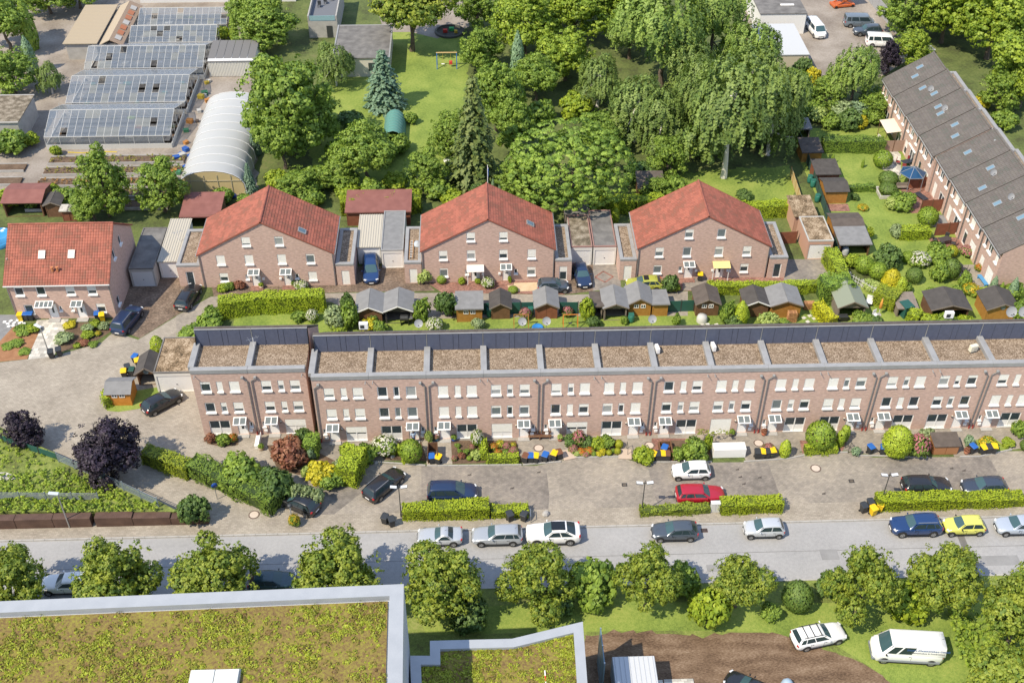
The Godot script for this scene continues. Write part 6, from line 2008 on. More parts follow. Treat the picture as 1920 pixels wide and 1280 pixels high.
	for q in [[-1.0,1.0],[1.0,-1.0]]:
		for zz in [-0.7,0.7]:
			fr.bar(Vector3(q[0]*1.6,0.4,zz),Vector3(q[1]*1.6,1.9,zz),0.16,0.16); fr.bar(Vector3(q[0]*1.6,1.9,zz),Vector3(q[1]*1.6,3.4,zz),0.16,0.16)
	part(lm,"lifting_arms",fr.done(),flat(0.55,0.13,0.03,0.5))
	part(lm,"base",cb(3.8,0.4,1.9,0.05),flat(0.5,0.12,0.03,0.5),Vector3(0,0.35,0))
	part(lm,"deck",cb(4.4,0.25,2.4,0.04),M.iron,Vector3(0,3.55,0))
	for q in [[-1,-1],[1,-1],[-1,1],[1,1]]: part(lm,"wheel",cache.bin_wheel,M.black,Vector3(q[0]*1.5,0.25,q[1]*0.95),Basis(Vector3.UP,PI/2).scaled(Vector3.ONE*2.2))
	# yard fence: each sheet a part
	var yf := thing("yard_fence","tall grey sheet fence along the car yard","fence",61.6,-103.0)
	for k in 9:
		var a := Vector3(0.19*k,0,2.45*k)
		part(yf,"fence_panel",bm(0.06,2.2,2.38),flat(0.34,0.35,0.36,0.6),a+Vector3(0,1.1,1.2),Basis(Vector3.UP,0.075))
		part(yf,"post",bm(0.1,2.4,0.1),M.concrete,a+Vector3(0,1.2,0))

# ------------------------------------------------------------------ buildings with planted roofs,beside the street
func rim(parent: Node,called: String,poly: PackedVector2Array,wide: float,y0: float,y1: float) -> void:
	if Geometry2D.is_polygon_clockwise(poly): poly.reverse()
	var inner := PackedVector2Array()
	var n := poly.size()
	for i in n:
		var a := (poly[i] - poly[(i+n - 1) % n]).normalized()
		var b := (poly[(i+1) % n] - poly[i]).normalized()
		var na := Vector2(-a.y,a.x)
		var nb := Vector2(-b.y,b.x)
		var m := (na+nb).normalized()
		inner.append(poly[i]+m*wide/maxf(0.3,m.dot(na)))
	for i in n:
		var j := (i+1) % n
		var b := MB.new()
		b.prism(PackedVector2Array([poly[i],poly[j],inner[j],inner[i]]),y0,y1)
		part(parent,called,b.done(),M.zinc_blue)

func sedum(called: String,poly: PackedVector2Array,y: float,count: int,sd: int,label: String) -> void:
	var L := Leaves.new(sd)
	var lo := poly[0]
	var hi := poly[0]
	for p in poly:
		lo = lo.min(p)
		hi = hi.max(p)
	var kinds := [[Color(0.125,0.14,0.016),Color(0.2,0.205,0.026)],[Color(0.095,0.088,0.018),Color(0.155,0.135,0.027)],[Color(0.145,0.165,0.014),Color(0.235,0.24,0.025)],[Color(0.085,0.048,0.027),Color(0.13,0.08,0.038)]]
	var nz := FastNoiseLite.new()
	nz.seed = sd
	nz.frequency = 0.22
	for i in count:
		var p := Vector2(L.r.randf_range(lo.x,hi.x),L.r.randf_range(lo.y,hi.y))
		if not Geometry2D.is_point_in_polygon(p,poly): continue
		var v := nz.get_noise_2dv(p)
		if L.r.randf() > clampf(0.5+v*1.4,0.12,1.0): continue
		var k: Array = kinds[0 if L.r.randf() < 0.5 else (1 if L.r.randf() < 0.6 else (2 if L.r.randf() < 0.75 else 3))]
		L.a = k[0]
		L.b = k[1]
		var rad := (0.05+0.28*pow(L.r.randf(),3.2))*(1.2 if v > 0.2 else 1.0)
		for j in int(10+rad*60):
			var d := L.any()
			d.y = absf(d.y)
			L.leaf(Vector3(p.x,y,p.y)+d*Vector3(rad,rad*0.55,rad),(d+Vector3(0,0.3,0)).normalized(),0.1*L.r.randf_range(0.7,1.3),L.tone(),1.2,0.5)
	solo(called,L.done(),M.leaf,label,"ground cover","","stuff")

func planted_roofs() -> void:
	M.zinc_blue = surf(grain(256,50,[[5,0.4,3],[60,0.3,2]],[[0.3,0.325,0.355],[0.355,0.38,0.41],[0.41,0.435,0.46]]),7.0,0.45)
	var up := pv([-70.0,31.2,-11.5,29.95,-10.6,62.0,-70.0,62.0])
	var t := thing("flat_roofed_block","tall block with a mossy planted roof and broad zinc rim beside the street","building",0,0)
	var b := MB.new()
	b.prism(up,0.0,14.9)
	part(t,"wall",b.done(),flat(0.42,0.45,0.5,0.6))
	rim(t,"rim_sheet",up,0.98,14.9,15.42)
	var deck := MB.new()
	deck.prism(PackedVector2Array([Vector2(-69,32.3),Vector2(-12.6,31.1),Vector2(-11.8,61),Vector2(-69,61)]),14.8,15.02)
	part(t,"roof_soil",deck.done(),M.sedum)
	var hx := thing("roof_hatch","pair of pale roof hatches on the tall planted roof","hatch",-23.65,37.14,0.0,"",15.02)
	part(hx,"curb",cb(3.3,0.3,2.0,0.04),M.concrete,Vector3(0,0.15,0.3))
	for k in 2: part(hx,"hatch_cover",cb(1.55,0.12,1.8,0.03),flat(0.68,0.7,0.68,0.4),Vector3(-0.8+k*1.6,0.36,0.3))
	sedum("sedum_plants",pv([-50,32.1,-12.8,31.3,-12.2,45,-50,45]),15.02,14000,71,"yellow-green sedum cushions on the tall block's roof")
	var lowp := pv([-11.35,31.27,-9.9,31.32,-9.93,30.02,-3.81,30.03,1.6,28.67,1.37,39.8,-10.87,39.4])
	var q := thing("flat_roofed_block","lower block with a planted roof and angled zinc rim beside the tall block","building",0,0)
	var c := MB.new()
	c.prism(lowp,0.0,8.25)
	part(q,"wall",c.done(),flat(0.16,0.2,0.25,0.5))
	rim(q,"rim_sheet",lowp,0.75,8.25,8.7)
	var d2 := MB.new()
	d2.prism(pv([-10.93,31.4,-9.56,31.44,-9.58,30.15,-3.73,30.15,1.31,28.93,1.14,39.22,-10.65,38.84]),8.2,8.4)
	part(q,"roof_soil",d2.done(),M.sedum)
	sedum("sedum_plants",pv([-10.85,31.59,-9.44,31.63,-9.38,30.34,-3.74,30.43,1.04,29.35,0.9,35.93,-10.59,35.55]),8.4,5000,72,"yellow-green sedum cushions on the lower block's roof")
	# white ribbed container and metal stair at the lower block's side
	var k0 := thing("container","white ribbed container at the foot of the metal stair","container",6.01,29.42,0.0)
	part(k0,"box",cb(3.4,2.5,5.6,0.04),flat(0.52,0.54,0.56,0.5),Vector3(0,1.25,1.0))
	for i in 9: part(k0,"roof_rib",bm(0.05,0.05,5.5),flat(0.5,0.52,0.54),Vector3(-1.5+i*0.375,2.52,1.0))
	part(k0,"red_bar",bm(1.9,0.09,0.1),flat(0.4,0.03,0.03),Vector3(0.1,2.6,1.2))
	var st := thing("spiral_stair","grey metal spiral stair beside the lower block","stair",4.22,31.74,0.0)
	var pole := MB.new()
	pole.tube(Vector3.ZERO,Vector3(0,5.2,0),0.1,0.1,8)
	part(st,"pole",pole.done(),M.steel)
	for i in 15:
		var a := i*0.34
		part(st,"tread",bm(1.15,0.05,0.34),M.steel,Vector3(cos(a)*0.62,0.28*(i+1),-sin(a)*0.62),Basis(Vector3.UP,a))
	var hr := MB.new()
	for i in 15:
		var a := i*0.34
		var e := (i+1)*0.34
		hr.bar(Vector3(cos(a)*1.2,0.28*(i+1)+0.95,-sin(a)*1.2),Vector3(cos(e)*1.2,0.28*(i+2)+0.95,-sin(e)*1.2),0.05,0.05)
		hr.bar(Vector3(cos(a)*1.2,0.28*(i+1),-sin(a)*1.2),Vector3(cos(a)*1.2,0.28*(i+1)+0.95,-sin(a)*1.2),0.03,0.03)
	part(st,"handrail",hr.done(),M.iron)
	var sc := thing("metal_screen","tall blue grey sheet screen beside the spiral stair","screen",3.19,27.45,0.0)
	part(sc,"sheet",bm(0.08,4.6,3.4),flat(0.14,0.22,0.28,0.4),Vector3(0.2,2.3,0.6))
	for i in 3: part(sc,"post",bm(0.12,4.7,0.12),M.steel,Vector3(0.2,2.35,-1.0+i*1.6))
	# red and white surveying pole on the lower roof
	var sp := thing("marker_pole","red and white marker pole lying on the lower planted roof","pole",-1.51,32.95,0.0,"",8.45)
	for i in 4: part(sp,"band",bm(0.08,0.08,0.45),flat(0.6,0.03,0.02) if i % 2 else M.white,Vector3(0,0.05,i*0.45))

# ------------------------------------------------------------------ planting
func clipped(prof: Array,x: float,z: float,h: float,a: Color,b: Color,label: String,category := "topiary",turn := 0.0) -> void:
	var L := Leaves.new(hash(label) & 0xffff)
	L.a = a
	L.b = b
	column_leaves(L,prof,h,0.13)
	var t := thing("clipped_conifer",label,category,x,z,turn,"clipped conifers and topiary")
	var m := MB.new()
	m.tube(Vector3.ZERO,Vector3(0,h*0.7,0),0.09,0.04,6)
	part(t,"stem",m.done(),M.bark)
	part(t,"foliage",L.done(),M.leaf)

const LOOK := {"green": "mid green","dark": "dark green","lime": "lime green","yellow": "golden yellow","grey": "grey green","red": "reddish brown","pale": "pale variegated","ball": "clipped round","ball_dark": "dark clipped","gold_ball": "golden round","white_flower": "white flowering","pink_flower": "pink flowering","yellow_flower": "yellow flowering","orange_flower": "orange flowering","blue_low": "silver blue"}
const MARKS := [[-17.8,-19,"pale-roofed brown shed"],[-14.6,-19,"dark timber hut"],[-6.8,-19,"honey shed with two windows"],[-3.3,-19,"narrow brown shed"],[1.8,-19,"red-brown shed"],[9.4,-19,"weathered grey shed"],[13,-19,"honey garden cabin"],[19.8,-19,"brown shed by the stepping stones"],[25.3,-19,"black-roofed brown shed"],[28.5,-19,"shed with stacked firewood"],[36,-18,"ivy-grown shed"],[46.7,-18,"creeper-hung shed"],[52.5,-18,"round-windowed cabin"],[-25.5,-19,"end of the long lane hedge"],[-10.5,-18,"dark shrub on the lane"],
	[-39.7,-39,"red felt shelter"],[-18,-39,"long red felt shed"],[7,-38,"twin garages"],[16.6,-44,"dark open shelter"],[-62,-42,"red-roofed pavilion"],[-58,-41,"small black-roofed shed"],[-36,-46,"front of the film tunnel"],[-6.0,-46.57,"tall spruce"],[-18.65,-67.62,"large blue spruce"],[-16.95,-56.77,"green net tunnel"],[-9.59,-51.02,"white garden ornament"],[5.81,-40.83,"foot of the dome-shaped tree"],[7.37,-62.28,"thin birches behind the dome-shaped tree"],[26.97,-47.35,"big white-trunked birch"],[24.97,-60.31,"birches above the orchard lawn"],[41,-76,"pale extension roof"],[48.56,-65.83,"weeping willow"],[53.39,-62.27,"silvery column at the far row house"],[-73,-62,"mossy outbuilding"],[-63,-56,"western end of the glasshouse"],[-42,-79,"panel-roofed shed"],[-43.34,-89.01,"nursery path"],[0.67,-72.62,"silvery column of the park"],[-30.54,-54.61,"tall broad tree by the tunnel"],[-26.26,-74.32,"feathery tree"],[20.3,-33,"back of the easternmost gable house"],[-29.8,-34,"back of the westernmost gable house"],[69.58,-63.7,"zinc-rimmed annexes"],[-51,-32,"back of the plain-roofed house"]]
func beside(x: float,z: float) -> String:
	var best: Array = MARKS[0]
	for m in MARKS:
		if Vector2(m[0] - x,m[1] - z).length() < Vector2(best[0] - x,best[1] - z).length(): best = m
	return best[2]

func plants() -> void:
	var G1 := Color(0.12,0.16,0.018)
	var G2 := Color(0.255,0.285,0.032)
	var D1 := Color(0.05,0.085,0.02)
	var D2 := Color(0.125,0.165,0.036)
	var street := "maples along the street"
	# street maples: [x,z,across,height]
	var sm := [[-45.42,20.02,7.4,7.4,"street maple over the white parked car"],[-36.37,20.09,8.0,7.6,"street maple between the white car and the lamp post"],[-28.12,20.24,8.2,7.5,"street maple beside the half-hidden teal car"],[-18.04,20.34,8.4,8.0,"street maple at the corner of the tall planted roof"],
		[-9.28,21.17,7.8,7.2,"street maple below the silver coupe"],[-1.39,20.87,6.8,7.2,"street maple in front of the white fastback"],[7.98,21.17,6.0,7.6,"street maple with bare trunk opposite the dark grey hatchback"],[15.7,21.25,5.6,6.0,"small street maple with slanting trunk"],
		[25.64,22.84,6.2,9.0,"tall street maple above the white estate"],[32.98,21.86,6.8,7.4,"street maple opposite the lemon yellow hatchback"],[37.75,25.9,7.4,8.4,"dark maple at the thicket beside the white van"],[35.34,31.81,8.0,6.4,"maple crown behind the white van"]]
	for i in sm.size():
		var a: Array = sm[i]
		tree("maple",i % 3,"maple_tree",a[4],a[0],a[1],Vector3(a[2]/6.2,a[3]/6.9,a[2]/6.2),i*1.3,street)
	bush("green",3.51,19.91,4.6,4.2,"loose yellow-green shrub between two street maples","shrubs on the street verge")
	bush("lime",12.99,22.87,3.6,4.0,"young spindly tree at the edge of the dirt track","shrubs on the street verge")
	bush("ball_dark",20.87,21.47,2.7,3.0,"dense dark round bush alone on the street verge","shrubs on the street verge")
	bush("green",18.44,22.5,1.6,1.6,"small low shrub beside the dark round bush","shrubs on the street verge")
	bush("lime",29.8,22.42,3.8,3.6,"bright shrub between two street maples above the van","shrubs on the street verge")
	bush("dark",0.18,21.48,3.0,2.4,"dark undergrowth at the foot of the street maples","shrubs on the street verge")
	bush("dark",-7.11,22.33,3.4,2.6,"dark undergrowth beside the lower planted roof","shrubs on the street verge")
	bush("green",11.48,19.31,3.2,2.6,"shrub between the road and the small maple","shrubs on the street verge")
	bush("dark",24.43,20.01,3.0,2.2,"shrub at the road edge beside the tall maple","shrubs on the street verge")
	ground_cover("thicket",pv([33.77,22.27,36.2,22.63,40.26,27.53,39.27,30.01,34.36,30.33,33.22,27.31]),14.0,1.0,0.24,[0.07,0.11,0.02,0.17,0.21,0.035],"leafy thicket beside the white van")
	# plum-leaved trees by the western court
	tree("plum",0,"plum_tree","large purple-leaved tree beside the diagonal fence",-41.07,4.3,Vector3(1.18,0.98,1.18),0.4,"purple-leaved trees")
	tree("plum",1,"plum_tree","smaller purple-leaved tree at the western edge of the court",-50.34,0.09,Vector3(0.72,0.62,0.72),1.4,"purple-leaved trees")
	tree("plum",1,"plum_tree","dark purple tree beside the car yard",56.83,-75.22,Vector3(0.66,0.85,0.66),2.2,"purple-leaved trees")
	# embankment
	ground_cover("ivy",pv([-54.02,5.49,-46.91,4.34,-45.65,4.38,-35.42,9.45,-35.53,9.89,-52.68,9.62]),16.0,0.7,0.17,[0.075,0.115,0.018,0.18,0.215,0.03],"creepers covering the embankment above the rusty wall",1.15)
	ground_cover("ivy",pv([-55.87,-0.21,-51.67,0.06,-46.34,3.1,-48.32,4.64,-54.13,5.15]),5.0,0.35,0.15,[0.085,0.125,0.018,0.19,0.22,0.03],"weeds on the upper embankment",1.15)
	bush("dark",-32.26,10.05,3.0,3.0,"dark round laurel at the end of the rusty wall","garden shrubs")
	# hedges along the court
	hedge([-38.32,2.2,-35.87,3.41,-33.53,4.53],1.5,1.7,Color(0.08,0.11,0.015),Color(0.2,0.21,0.025),"curving yellow-green hedge beside the purple tree")
	hedge([-33.54,3.9,-28.86,6.59,-24.86,9.05],1.9,1.8,D1,D2,"broad shaggy laurel hedge along the entrance path","clipped hedges",0.2)
	bush("green",-28.57,5.51,4.4,2.8,"loose overgrown shrub behind the shaggy laurel hedge")
	bush("dark",-25.07,7.32,3.6,3.2,"dark conifer bush beside the black hatchback")
	bush("dark",-31.75,4.59,1.6,2.0,"small dark shrub sticking out of the shaggy hedge")
	for k in 3: bush("grey",-23.05+k*0.95,8.0+k*0.25,1.4,2.3,"blue green conifer lump at the end of the shaggy hedge","blue green conifer lumps")
	bush("yellow_flower",-23.03,10.91,1.1,1.3,"yellow flowering bush at the foot of the lamp post")
	bush("red",-24.42,2.84,3.6,2.6,"reddish brown barberry in front of the second row house")
	bush("yellow",-20.99,5.4,3.0,2.0,"golden yellow mixed shrubs beside the round-ended hedge")
	bush("green",-20.08,5.98,2.6,1.6,"green shrub in front of the golden shrubs")
	bush("pale",-22.45,5.01,1.2,1.5,"pale variegated shrub next to the barberry")
	bush("grey",-19.32,4.06,1.6,1.2,"grey green lavender cushion behind the round-ended hedge")
	hedge([-17.73,3.26,-18.59,6.3],2.0,2.4,G1,G2,"tall round-ended hedge block beside the black estate","clipped hedges",0.12)
	hedge([-22.18,0.95,-22.38,2.69],1.4,2.0,D1*1.3,D2*1.3,"upright hedge block in front of the second row house")
	bush("dark",-23.27,0.48,2.0,2.0,"dark laurel before the big window of the second row house")
	bush("blue_low",-22.27,2.69,0.9,1.7,"small blue grey conifer between barberry and hedge block")
	bush("lime",-18.97,1.93,1.5,1.2,"lime green low shrub before the third row house")
	bush("green",-16.83,2.86,1.9,1.9,"green shrub below the white flowering bush")
	bush("white_flower",-15.22,1.9,2.6,1.9,"white and pink flowering bush before the fourth row house")
	for k in 4: clipped([[0.0,0.2],[0.3,0.3],[0.75,0.24],[1.0,0.05]],-15.05+k*0.62,2.35 - k*0.03,1.55,G1,G2,"narrow thuja in the row of four beside the clipped ball tree")
	bush("ball",-12.63,2.99,2.3,2.5,"dense green ball tree in front of the fourth row house")
	clipped([[0.0,0.24],[0.4,0.26],[0.9,0.2],[1.0,0.05]],-13.29,3.4,1.0,G1,G2,"stubby golden conifer at the foot of the ball tree")
	bush("pale",-10.91,0.71,0.8,1.6,"pale climbing plant on the drainpipe of the fourth row house")
	# beds before the fifth and sixth houses
	hedge([-5.54,1.17,-5.57,3.35],0.6,1.1,G1,G2,"low hedge dividing two flower beds")
	hedge([-5.32,3.5,-2.21,3.52],0.7,0.9,G1,G2,"low hedge in front of the red flower bed")
	bush("white_flower",-6.17,1.3,1.4,2.0,"rose bush with white blossom before the fifth row house")
	for q in [[-8.12,1.39,"green",0.6],[-7.28,2.29,"green",0.7],[-7.7,2.85,"red",0.8],[-6.97,3.16,"ball",0.6],[-8.43,3.12,"pink_flower",0.6],[-6.3,2.9,"pale",1.2],[-7.91,2.12,"green",0.5],[-6.7,1.72,"pink_flower",0.7]]:
		bush(q[2],q[0],q[1],q[3],q[3]*0.8,LOOK[q[2]]+" plant in the brown bed before the fifth row house","plants in the brown bed")
	for q in [[-4.55,1.79,"orange_flower",0.9],[-3.91,1.37,"yellow_flower",0.9],[-3.29,1.68,"pink_flower",0.9],[-2.65,1.55,"yellow_flower",0.7],[-4.15,2.53,"orange_flower",0.8],[-3.42,2.55,"green",0.8],[-2.63,2.43,"pink_flower",1.0],[-4.37,3.1,"orange_flower",0.6],[-3.01,2.85,"pink_flower",0.8]]:
		bush(q[2],q[0],q[1],q[3],q[3]*0.75,LOOK[q[2]]+" plant in the hedged bed before the sixth row house","flowers in the hedged bed")
	# bed before the seventh and eighth
	for q in [[3.05,1.43,"dark",1.4,1.3],[3.85,1.31,"pink_flower",1.4,1.7],[4.62,1.63,"dark",1.3,1.1],[3.24,2.32,"pink_flower",1.0,0.7],[4.01,2.63,"orange_flower",1.0,0.5],[4.8,2.51,"orange_flower",1.0,0.5],[3.57,2.84,"pale",0.7,0.5],[4.4,2.94,"pink_flower",0.8,0.4],[5.19,2.82,"green",0.7,0.4]]:
		bush(q[2],q[0],q[1],q[3],q[4],LOOK[q[2]]+" plant in the orange and pink bed before the seventh row house","plants in the orange and pink bed")
	for q in [[5.66,1.81,"lime",1.6,1.2],[6.62,1.69,"green",1.4,1.2],[6.1,2.7,"yellow",0.8,0.6],[6.71,2.86,"gold_ball",0.6,0.55],[7.16,2.59,"green",0.6,0.5],[7.76,1.87,"gold_ball",0.9,0.9],[7.56,2.74,"gold_ball",0.7,0.7],[5.76,2.98,"yellow",0.7,0.5]]:
		bush(q[2],q[0],q[1],q[3],q[4],LOOK[q[2]]+" shrub in the bed before the eighth row house","shrubs in the yellow bed")
	bush("lime",9.91,3.68,2.2,1.5,"big lime-coloured shrub at the edge of the parking court")
	bush("green",14.9,3.55,2.8,2.4,"loose grey green shrub behind the white hatchback")
	bush("lime",16.45,2.43,0.9,2.1,"tall yellow shrub beside the white bin store")
	bush("green",13.42,3.65,1.6,1.4,"low shrub at the corner of the red paved yard")
	bush("pink_flower",22.33,3.2,1.4,1.1,"pink flowering bush behind yellow bin lids")
	clipped([[0.0,0.4],[0.35,0.6],[0.7,0.48],[0.9,0.25],[1.0,0.04]],23.82,3.61,2.2,G1,G2,"flame-shaped golden conifer at the parking court kerb")
	bush("ball",27.46,2.48,2.9,3.2,"large clipped ball tree on a short stem before the eleventh row house")
	hedge([25.91,3.23,29.11,3.11],0.9,0.9,G1,G2,"low box hedge under the ball tree")
	for k in 2: clipped([[0.0,0.35],[0.5,0.5],[0.85,0.4],[1.0,0.1]],29.65+k*0.62,1.6+(1 - k)*0.7,2.0,Color(0.1,0.14,0.018),Color(0.21,0.25,0.03),["front one of the twin clipped conifers by the bicycle stand","rear one of the twin clipped conifers by the bicycle stand"][k])
	bush("blue_low",30.89,3.61,0.9,1.0,"small silver blue conifer at the kerb")
	clipped([[0.0,0.55],[0.2,1.25],[0.5,1.5],[0.8,1.1],[0.95,0.5],[1.0,0.1]],34.71,3.72,3.7,G1,G2,"large egg-shaped clipped tree with a brown patch on top")
	bush("pink_flower",36.86,3.79,2.2,2.4,"tall shrub with red and pink roses beside the bin cabinet")
	bush("grey",38.51,1.93,1.7,1.4,"feathery green shrub before the fourteenth row house")
	bush("yellow",39.84,1.97,1.2,0.5,"low golden strip behind the bin cabinet")
	bush("blue_low",42.35,2.79,1.0,1.4,"blue green potted shrub behind the blue bin")
	bush("yellow_flower",44.15,2.99,1.8,1.0,"yellow and red shrub on the small grass strip")
	bush("lime",46.35,2.84,1.3,0.8,"lime shrub beside the sloping path")
	bush("green",47.86,1.39,1.8,1.9,"spiky green shrub before the fifteenth row house")
	bush("ball_dark",48.0,3.4,1.5,1.1,"dark round shrub at the edge of the court")
	bush("red",-32.48,-0.17,1.2,1.0,"red barberry at the corner of the end row house"); bush("green",-31.16,0.24,1.5,1.3,"green shrub before the end row house window"); bush("orange_flower",-30.31,-0.03,0.9,1.0,"orange tinted shrub by the end row house door")
	# street hedges
	var Y1 := Color(0.115,0.15,0.012)
	var Y2 := Color(0.225,0.245,0.02)
	hedge([-13.19,10.19,-10.43,10.15],1.25,1.25,Y1,Y2,"street hedge section beside the lamp post")
	hedge([-10.33,10.22,-5.19,10.12],1.45,1.45,Y1,Y2,"tallest street hedge section before the blue people carrier")
	hedge([-5.0,10.25,-1.58,10.17],1.2,0.85,Y1,Y2,"lowest street hedge section behind two black bins")
	hedge([8.82,10.55,15.33,10.37],0.95,0.7,Color(0.09,0.12,0.02),Color(0.18,0.2,0.035),"low loose hedge in front of the red estate","clipped hedges",0.12)
	hedge([16.27,10.4,22.0,10.31],1.3,1.3,Y1,Y2,"street hedge beside the white cabinet")
	hedge([30.88,10.39,38.97,10.38],1.35,1.35,Y1,Y2,"long street hedge before the black estate","clipped hedges",0.1)
	hedge([39.07,10.38,44.79,10.29],1.3,1.2,Y1,Y2,"lower continuation of the long street hedge","clipped hedges",0.1)
	# behind the terrace
	hedge([-34.61,-19.99,-29.66,-20.8,-23.09,-20.99],1.5,2.3,G1,G2,"long tall hedge along the lane behind the end row houses","clipped hedges",0.12)
	bush("green",-35.5,-18.13,4.2,1.7,"laurel spilling over the lane corner","garden shrubs",0.0,3.0)
	bush("green",-37.23,-16.34,3.2,1.2,"low laurel at the lane corner beside the gravel roof")
	clipped([[0.0,0.6],[0.3,0.8],[0.75,0.7],[0.92,0.4],[1.0,0.1]],-40.02,-12.86,3.1,G1*0.9,G2*0.9,"tall thuja behind the gravel-roofed garage")
	for q in [[-24.39,-18.93,"white_flower",1.6,1.3],[-25.88,-18.97,"green",1.8,1.2],[-21.59,-17.35,"grey",2.4,2.8],[-20.51,-20.24,"dark",1.6,2.6],[-20.14,-17.68,"green",2.6,3.0],[-21.06,-16.59,"lime",2.0,1.2],[-18.04,-17.06,"yellow",1.8,1.4],[-16.72,-16.65,"green",1.8,1.4],[-17.64,-18.35,"green",1.6,1.5],[-12.19,-18.57,"green",2.2,2.9],[-10.67,-16.84,"white_flower",2.0,1.4],[-9.33,-19.24,"dark",2.6,3.4],
		[-5.83,-16.88,"grey",1.5,1.3],[-0.55,-18.6,"pink_flower",1.4,1.3],[6.3,-18.02,"lime",1.9,3.2],[6.91,-16.88,"dark",1.6,1.4],[4.21,-18.84,"pink_flower",1.3,1.2],[10.42,-17.33,"green",1.0,1.0],[16.2,-16.79,"green",1.0,1.6],[21.85,-17.0,"green",1.8,3.0],[22.53,-16.41,"dark",2.2,1.6],[26.39,-16.3,"pale",2.4,1.8],[28.13,-16.06,"green",1.6,1.0],[36.95,-16.55,"green",2.2,1.4],[38.34,-16.13,"dark",2.0,1.2],[44.3,-15.96,"lime",2.6,1.4],[46.03,-15.72,"green",2.8,1.6],[48.41,-15.65,"lime",2.2,1.4]]:
		bush(q[2],q[0],q[1],q[3],q[4],LOOK[q[2]]+" shrub beside the "+beside(q[0],q[1]),"back garden shrubs of the terrace")
	clipped([[0.0,0.7],[0.4,0.95],[0.75,0.6],[1.0,0.08]],23.35,-16.95,3.2,G1,G2,"cone-shaped conifer between brown and black-roofed sheds")
	hedge([32.35,-18.69,33.43,-15.72],1.2,1.5,Color(0.2,0.2,0.015),Color(0.38,0.34,0.025),"golden privet hedge between two back gardens")
	hedge([20.57,-22.58,28.89,-22.33,34.23,-22.58],1.0,1.4,G1,G2,"clipped hedge along the red path of the easternmost gable house")
	hedge([36.08,-28.26,36.27,-22.52],1.5,2.2,G1,G2,"tall thuja hedge beside the salmon garage","clipped hedges",0.14)
	hedge([33.25,-21.11,36.75,-21.5],2.4,2.6,D1*1.4,D2*1.4,"thick overgrown hedge with a brown top","clipped hedges",0.2)
	hedge([39.63,-20.72,41.62,-19.09],2.2,1.9,Color(0.1,0.13,0.016),Color(0.22,0.23,0.03),"thick hedge block with a faded top beside the parasol")
	hedge([42.2,-16.96,43.28,-16.18],1.4,1.5,G1,G2,"low hedge before the dark blue tarpaulin")
	# eastern gardens
	hedge([41.58,-53.9,49.92,-53.39],1.7,1.9,D1,D2*1.1,"long dark green hedge across the eastern gardens")
	hedge([42.4,-43.55,45.95,-43.71],0.9,0.8,D1*1.2,D2*1.2,"low hedge between two eastern lawns")
	hedge([45.95,-32.86,49.71,-32.98],1.3,1.4,G1,G2,"bright hedge beside the round shrub in the eastern gardens")
	hedge([51.44,-19.98,52.97,-19.93],1.5,1.6,G1,G2,"hedge block by the black-roofed cabin")
